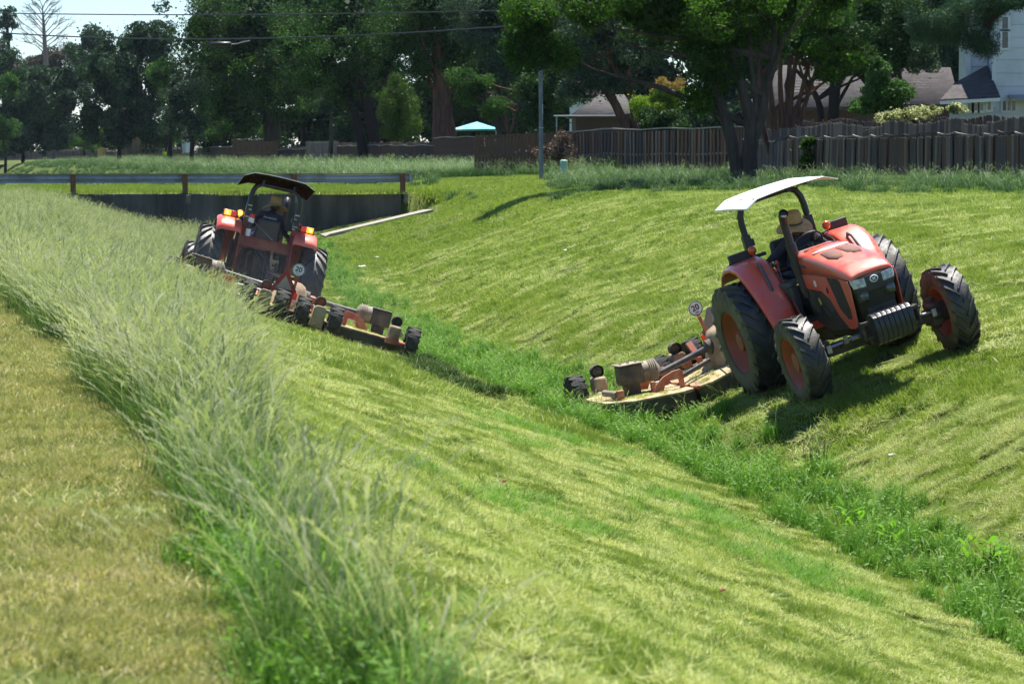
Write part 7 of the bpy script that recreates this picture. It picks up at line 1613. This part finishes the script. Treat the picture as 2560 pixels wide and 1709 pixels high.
# -- small things at the fences
tree('green creeper with bright leaves climbing the grey fence', (2022, 73.5), 73.5, [(2018, 360, 22, 22), (2020, 395, 20, 28), (2000, 425, 22, 12), (2030, 430, 16, 16)], L_bright, B_dark, n=1500, leaf=0.10, cr=0.16, seed=161, limbs=0, depth=0.35, name='creeper', cat='creeper')
tree('dead reddish brown brush leaning on the panel fence behind the pole', (1395, 60), 60, [(1395, 385, 42, 30), (1365, 375, 30, 16), (1410, 350, 22, 14)], L_dead, B_dead, n=1500, leaf=0.10, cr=0.32, seed=162, limbs=14, depth=0.5, name='dead_brush', cat='brush')
tree('small dense round tree over the distant fence at left', (200, 17.5), 17.5, [(195, 348, 40, 28), (175, 330, 22, 20), (225, 362, 22, 18)], L_mid, B_dark, [[(214, 398, 0.16), (210, 380, 0.14), (200, 350, 0.1)]], n=5500, leaf=0.2, cr=0.6, seed=163, limbs=0)
tree('yellow green bush behind the short yellow fence panel', (262, 17), 17, [(258, 342, 20, 20), (250, 355, 14, 14)], L_lime, B_dark, n=1800, leaf=0.2, cr=0.5, seed=164, limbs=0, name='bush', cat='bush')
tree('green bush between the dry reeds and the dark roof', (415, 21), 21, [(420, 335, 30, 26), (400, 350, 22, 18)], L_mid, B_dark, n=3500, leaf=0.18, cr=0.5, seed=165, limbs=0, name='bush', cat='bush')
tree('low sunlit bushes over the taller warm brown fence', (600, 28), 28, [(560, 320, 30, 22), (610, 325, 34, 16), (530, 340, 24, 24), (665, 330, 28, 14)], L_mid, B_dark, n=5500, leaf=0.14, cr=0.45, seed=166, limbs=0, name='bush', cat='bush')
tree('small bright bush growing before the leaning grey fence', (417, 21.5), 21.5, [(417, 388, 12, 12)], L_lime, B_dark, n=700, leaf=0.14, cr=0.25, seed=167, limbs=0, name='bush', cat='bush')
# dry reeds and the dead tree
def reeds():
    x, y, z = place(345, 18.8); r = np.random.default_rng(3); V = []; n = 900
    for i in range(n):
        a, b = r.normal(0, 1.0), r.normal(0, 0.6); h = r.uniform(2.6, 5.2) * (1 - 0.10 * abs(a)); l = 0.09 * a + r.normal(0, 0.04)
        w = 0.03; V += [(a - w, b, 0), (a + w, b, 0), (a + l * h + w * 0.5, b, h), (a + l * h - w * 0.5, b, h)]
    me = np_mesh('dry_reeds', np.array(V), np.arange(4 * n).reshape(n, 4), L_reed, {'rnd': np.repeat(r.random(n), 4)})
    o = bpy.data.objects.new('dry_reeds', me); C.objects.link(o); o.location = (x, y, z); tag(o, 'clump of tall dry greyish reeds behind the distant fence', 'reeds', kind='stuff')
reeds()
def dead_tree():
    s = 13.0; x, y, z = place(115, s); D = empty('dead_tree', (x, y, z)); tag(D, 'bare dead tree standing against the pale sky at top left', 'tree'); r = random.Random(4)
    T0 = Vector((x, y, z)); p = [at(116, 170, s) - T0, at(112, 110, s) - T0, at(109, 60, s) - T0, at(106, 14, s) - T0]
    w = MB(); w.tube([Vector((0.1, 0, 0))] + p, [0.62, 0.5, 0.42, 0.28, 0.06], n=8); w.build('trunk', B_dead, D)
    for k in range(22):
        t = 0.15 + 0.85 * (k + r.random()) / 22; a = p[0].lerp(p[3], t); sg = -1 if k % 2 else 1
        ln = (5.2 * math.sin(math.pi * min(1, 0.30 + t * 0.62)) + 0.5) * r.uniform(0.6, 1.1); dy = r.uniform(-0.7, 0.7)
        b = a + Vector((sg * ln * (0.95 - 0.35 * t), dy * ln, ln * (0.45 + 0.5 * t))); m = a.lerp(b, 0.5) + Vector((0, 0, r.uniform(-.1, .6)))
        w = MB(); w.tube([a, m, b], [0.12, 0.07, 0.025], n=6)
        for q in range(9):
            f = r.uniform(0.3, 1.0); c = (a.lerp(m, f * 2) if f < .5 else m.lerp(b, f * 2 - 1)); l2 = ln * r.uniform(0.2, 0.45)
            e = c + Vector((sg * l2 * r.uniform(0.2, 1), l2 * r.uniform(-.6, .6), l2 * r.uniform(-0.1, 0.9))); mm = c.lerp(e, 0.5) + Vector((r.uniform(-.15, .15), 0, r.uniform(-.15, .15)))
            w.tube([c, mm, e], [0.06, 0.045, 0.02], n=4)
            for _ in range(3):
                g = e.lerp(c, r.random() * 0.6); w.tube([g, g + Vector((sg * r.uniform(0, .8), r.uniform(-.4, .4), r.uniform(-.2, .8)))], [0.03, 0.014], n=3)
        w.build('branch', B_dead, D, sharp=80)
dead_tree()
# reed tuft and broad-leaved dock in the ditch
def ditch_plants():
    x, y, z = ground_px(2045, 1180); r = random.Random(8); Rn = empty('rush_tuft', (x, y, z)); tag(Rn, 'upright dark green rush tuft between ditch strip and right bank', 'plant')
    for i in range(26):
        a, b = r.gauss(0, 0.09), r.gauss(0, 0.05); h = r.uniform(0.25, 0.52); q = MB(); q.tube([(a, b, -0.02), (a * 1.1, b, h * 0.5), (a * 1.25 + r.gauss(0, .02), b, h)], [0.004, 0.004, 0.0015], n=4); q.build('stem', M_rush, Rn)
    for (px, py, lab, n) in ((2150, 1345, 'broad-leaved bright plant beside the ditch strip', 14), (2478, 1445, 'bright broad-leaved dock plant at the right edge of the ditch strip', 26), (2240, 1390, 'small broad-leaved plant at the upper edge of the ditch strip', 12)):
        x, y, z = ground_px(px, py); D = empty('dock_plant', (x, y, z)); tag(D, lab, 'plant', 'broad-leaved plants in the ditch')
        for i in range(n):
            a = r.random() * 6.283; h = r.uniform(0.10, 0.32); l = r.uniform(0.10, 0.19); w = l * 0.36; ox, oy = r.gauss(0, .10), r.gauss(0, .10); d = Vector((math.cos(a), math.sin(a), r.uniform(0.0, 1.2))).normalized(); sdv = Vector((-math.sin(a), math.cos(a), 0))
            b0 = Vector((ox, oy, h)); q = MB(); V = [b0, b0 + d * l * 0.35 + sdv * w * 0.5, b0 + d * l * 0.35 - sdv * w * 0.5, b0 + d * l * 0.35 - Vector((0, 0, 0.01)), b0 + d * l * 0.75 + sdv * w * 0.35, b0 + d * l * 0.75 - sdv * w * 0.35, b0 + d * l * 0.75 - Vector((0, 0, 0.01)), b0 + d * l - Vector((0, 0, l * 0.15))]
            q.add(V, [(0, 1, 3), (0, 3, 2), (1, 4, 6, 3), (3, 6, 5, 2), (4, 7, 6), (6, 7, 5)])
            q.add([Vector((ox, oy, 0)), Vector((ox + 0.006, oy, 0)), b0 + Vector((0.005, 0, 0)), b0], [(0, 1, 2, 3)])
            q.build('leaf', L_dock, D, sharp=80)
M_rush = mat('dark_green_rush', (0.03, 0.09, 0.02), 0.5, var=0.2)
L_dock = lmat('broad_bright_leaves', (0.10, 0.24, 0.02), (0.16, 0.34, 0.03), (0.24, 0.42, 0.05), trans=0.5)
ditch_plants()
def air():
    def vol(name, den, col, node=None):
        hm = bpy.data.materials.new(name); hm.use_nodes = True; nt = hm.node_tree; nt.nodes.clear()
        o_ = nt.nodes.new('ShaderNodeOutputMaterial'); v_ = nt.nodes.new('ShaderNodeVolumePrincipled'); v_.inputs['Density'].default_value = den; v_.inputs['Color'].default_value = (*col, 1); v_.inputs['Anisotropy'].default_value = 0.1
        nt.links.new(v_.outputs[0], o_.inputs['Volume']); return hm, nt, v_
    hm, _, _ = vol('haze_air', 0.00004, (0.72, 0.85, 1.0))
    q = MB(); q.box((0, 800, 20.0), (2600, 2400, 48)); h = q.build('haze', hm); tag(h, 'thin bluish summer haze over the whole ditch', 'haze', kind='stuff')
    dm, nt, v_ = vol('mowing_dust', 0.05, (0.86, 0.88, 0.90)); N = nt.nodes; L = nt.links
    tc = N.new('ShaderNodeTexCoord'); ln = N.new('ShaderNodeVectorMath'); ln.operation = 'LENGTH'; L.new(tc.outputs['Object'], ln.inputs[0])
    mr = N.new('ShaderNodeMapRange'); mr.inputs['From Min'].default_value = 1.0; mr.inputs['From Max'].default_value = 0.0; mr.inputs['To Min'].default_value = 0.0; mr.inputs['To Max'].default_value = 0.013
    L.new(ln.outputs['Value'], mr.inputs['Value']); L.new(mr.outputs[0], v_.inputs['Density'])
    q = MB(); q.sphere((0, 0, 0), 1.0, 24, 14); d = q.build('dust_cloud', dm); d.location = (-4.6, 51.6, 1.5); d.scale = (4.0, 2.6, 1.5); d.rotation_euler = (0, R(12), 0); tag(d, 'thin dust hanging round the mower and wheels of the left tractor', 'dust', kind='stuff')
air()
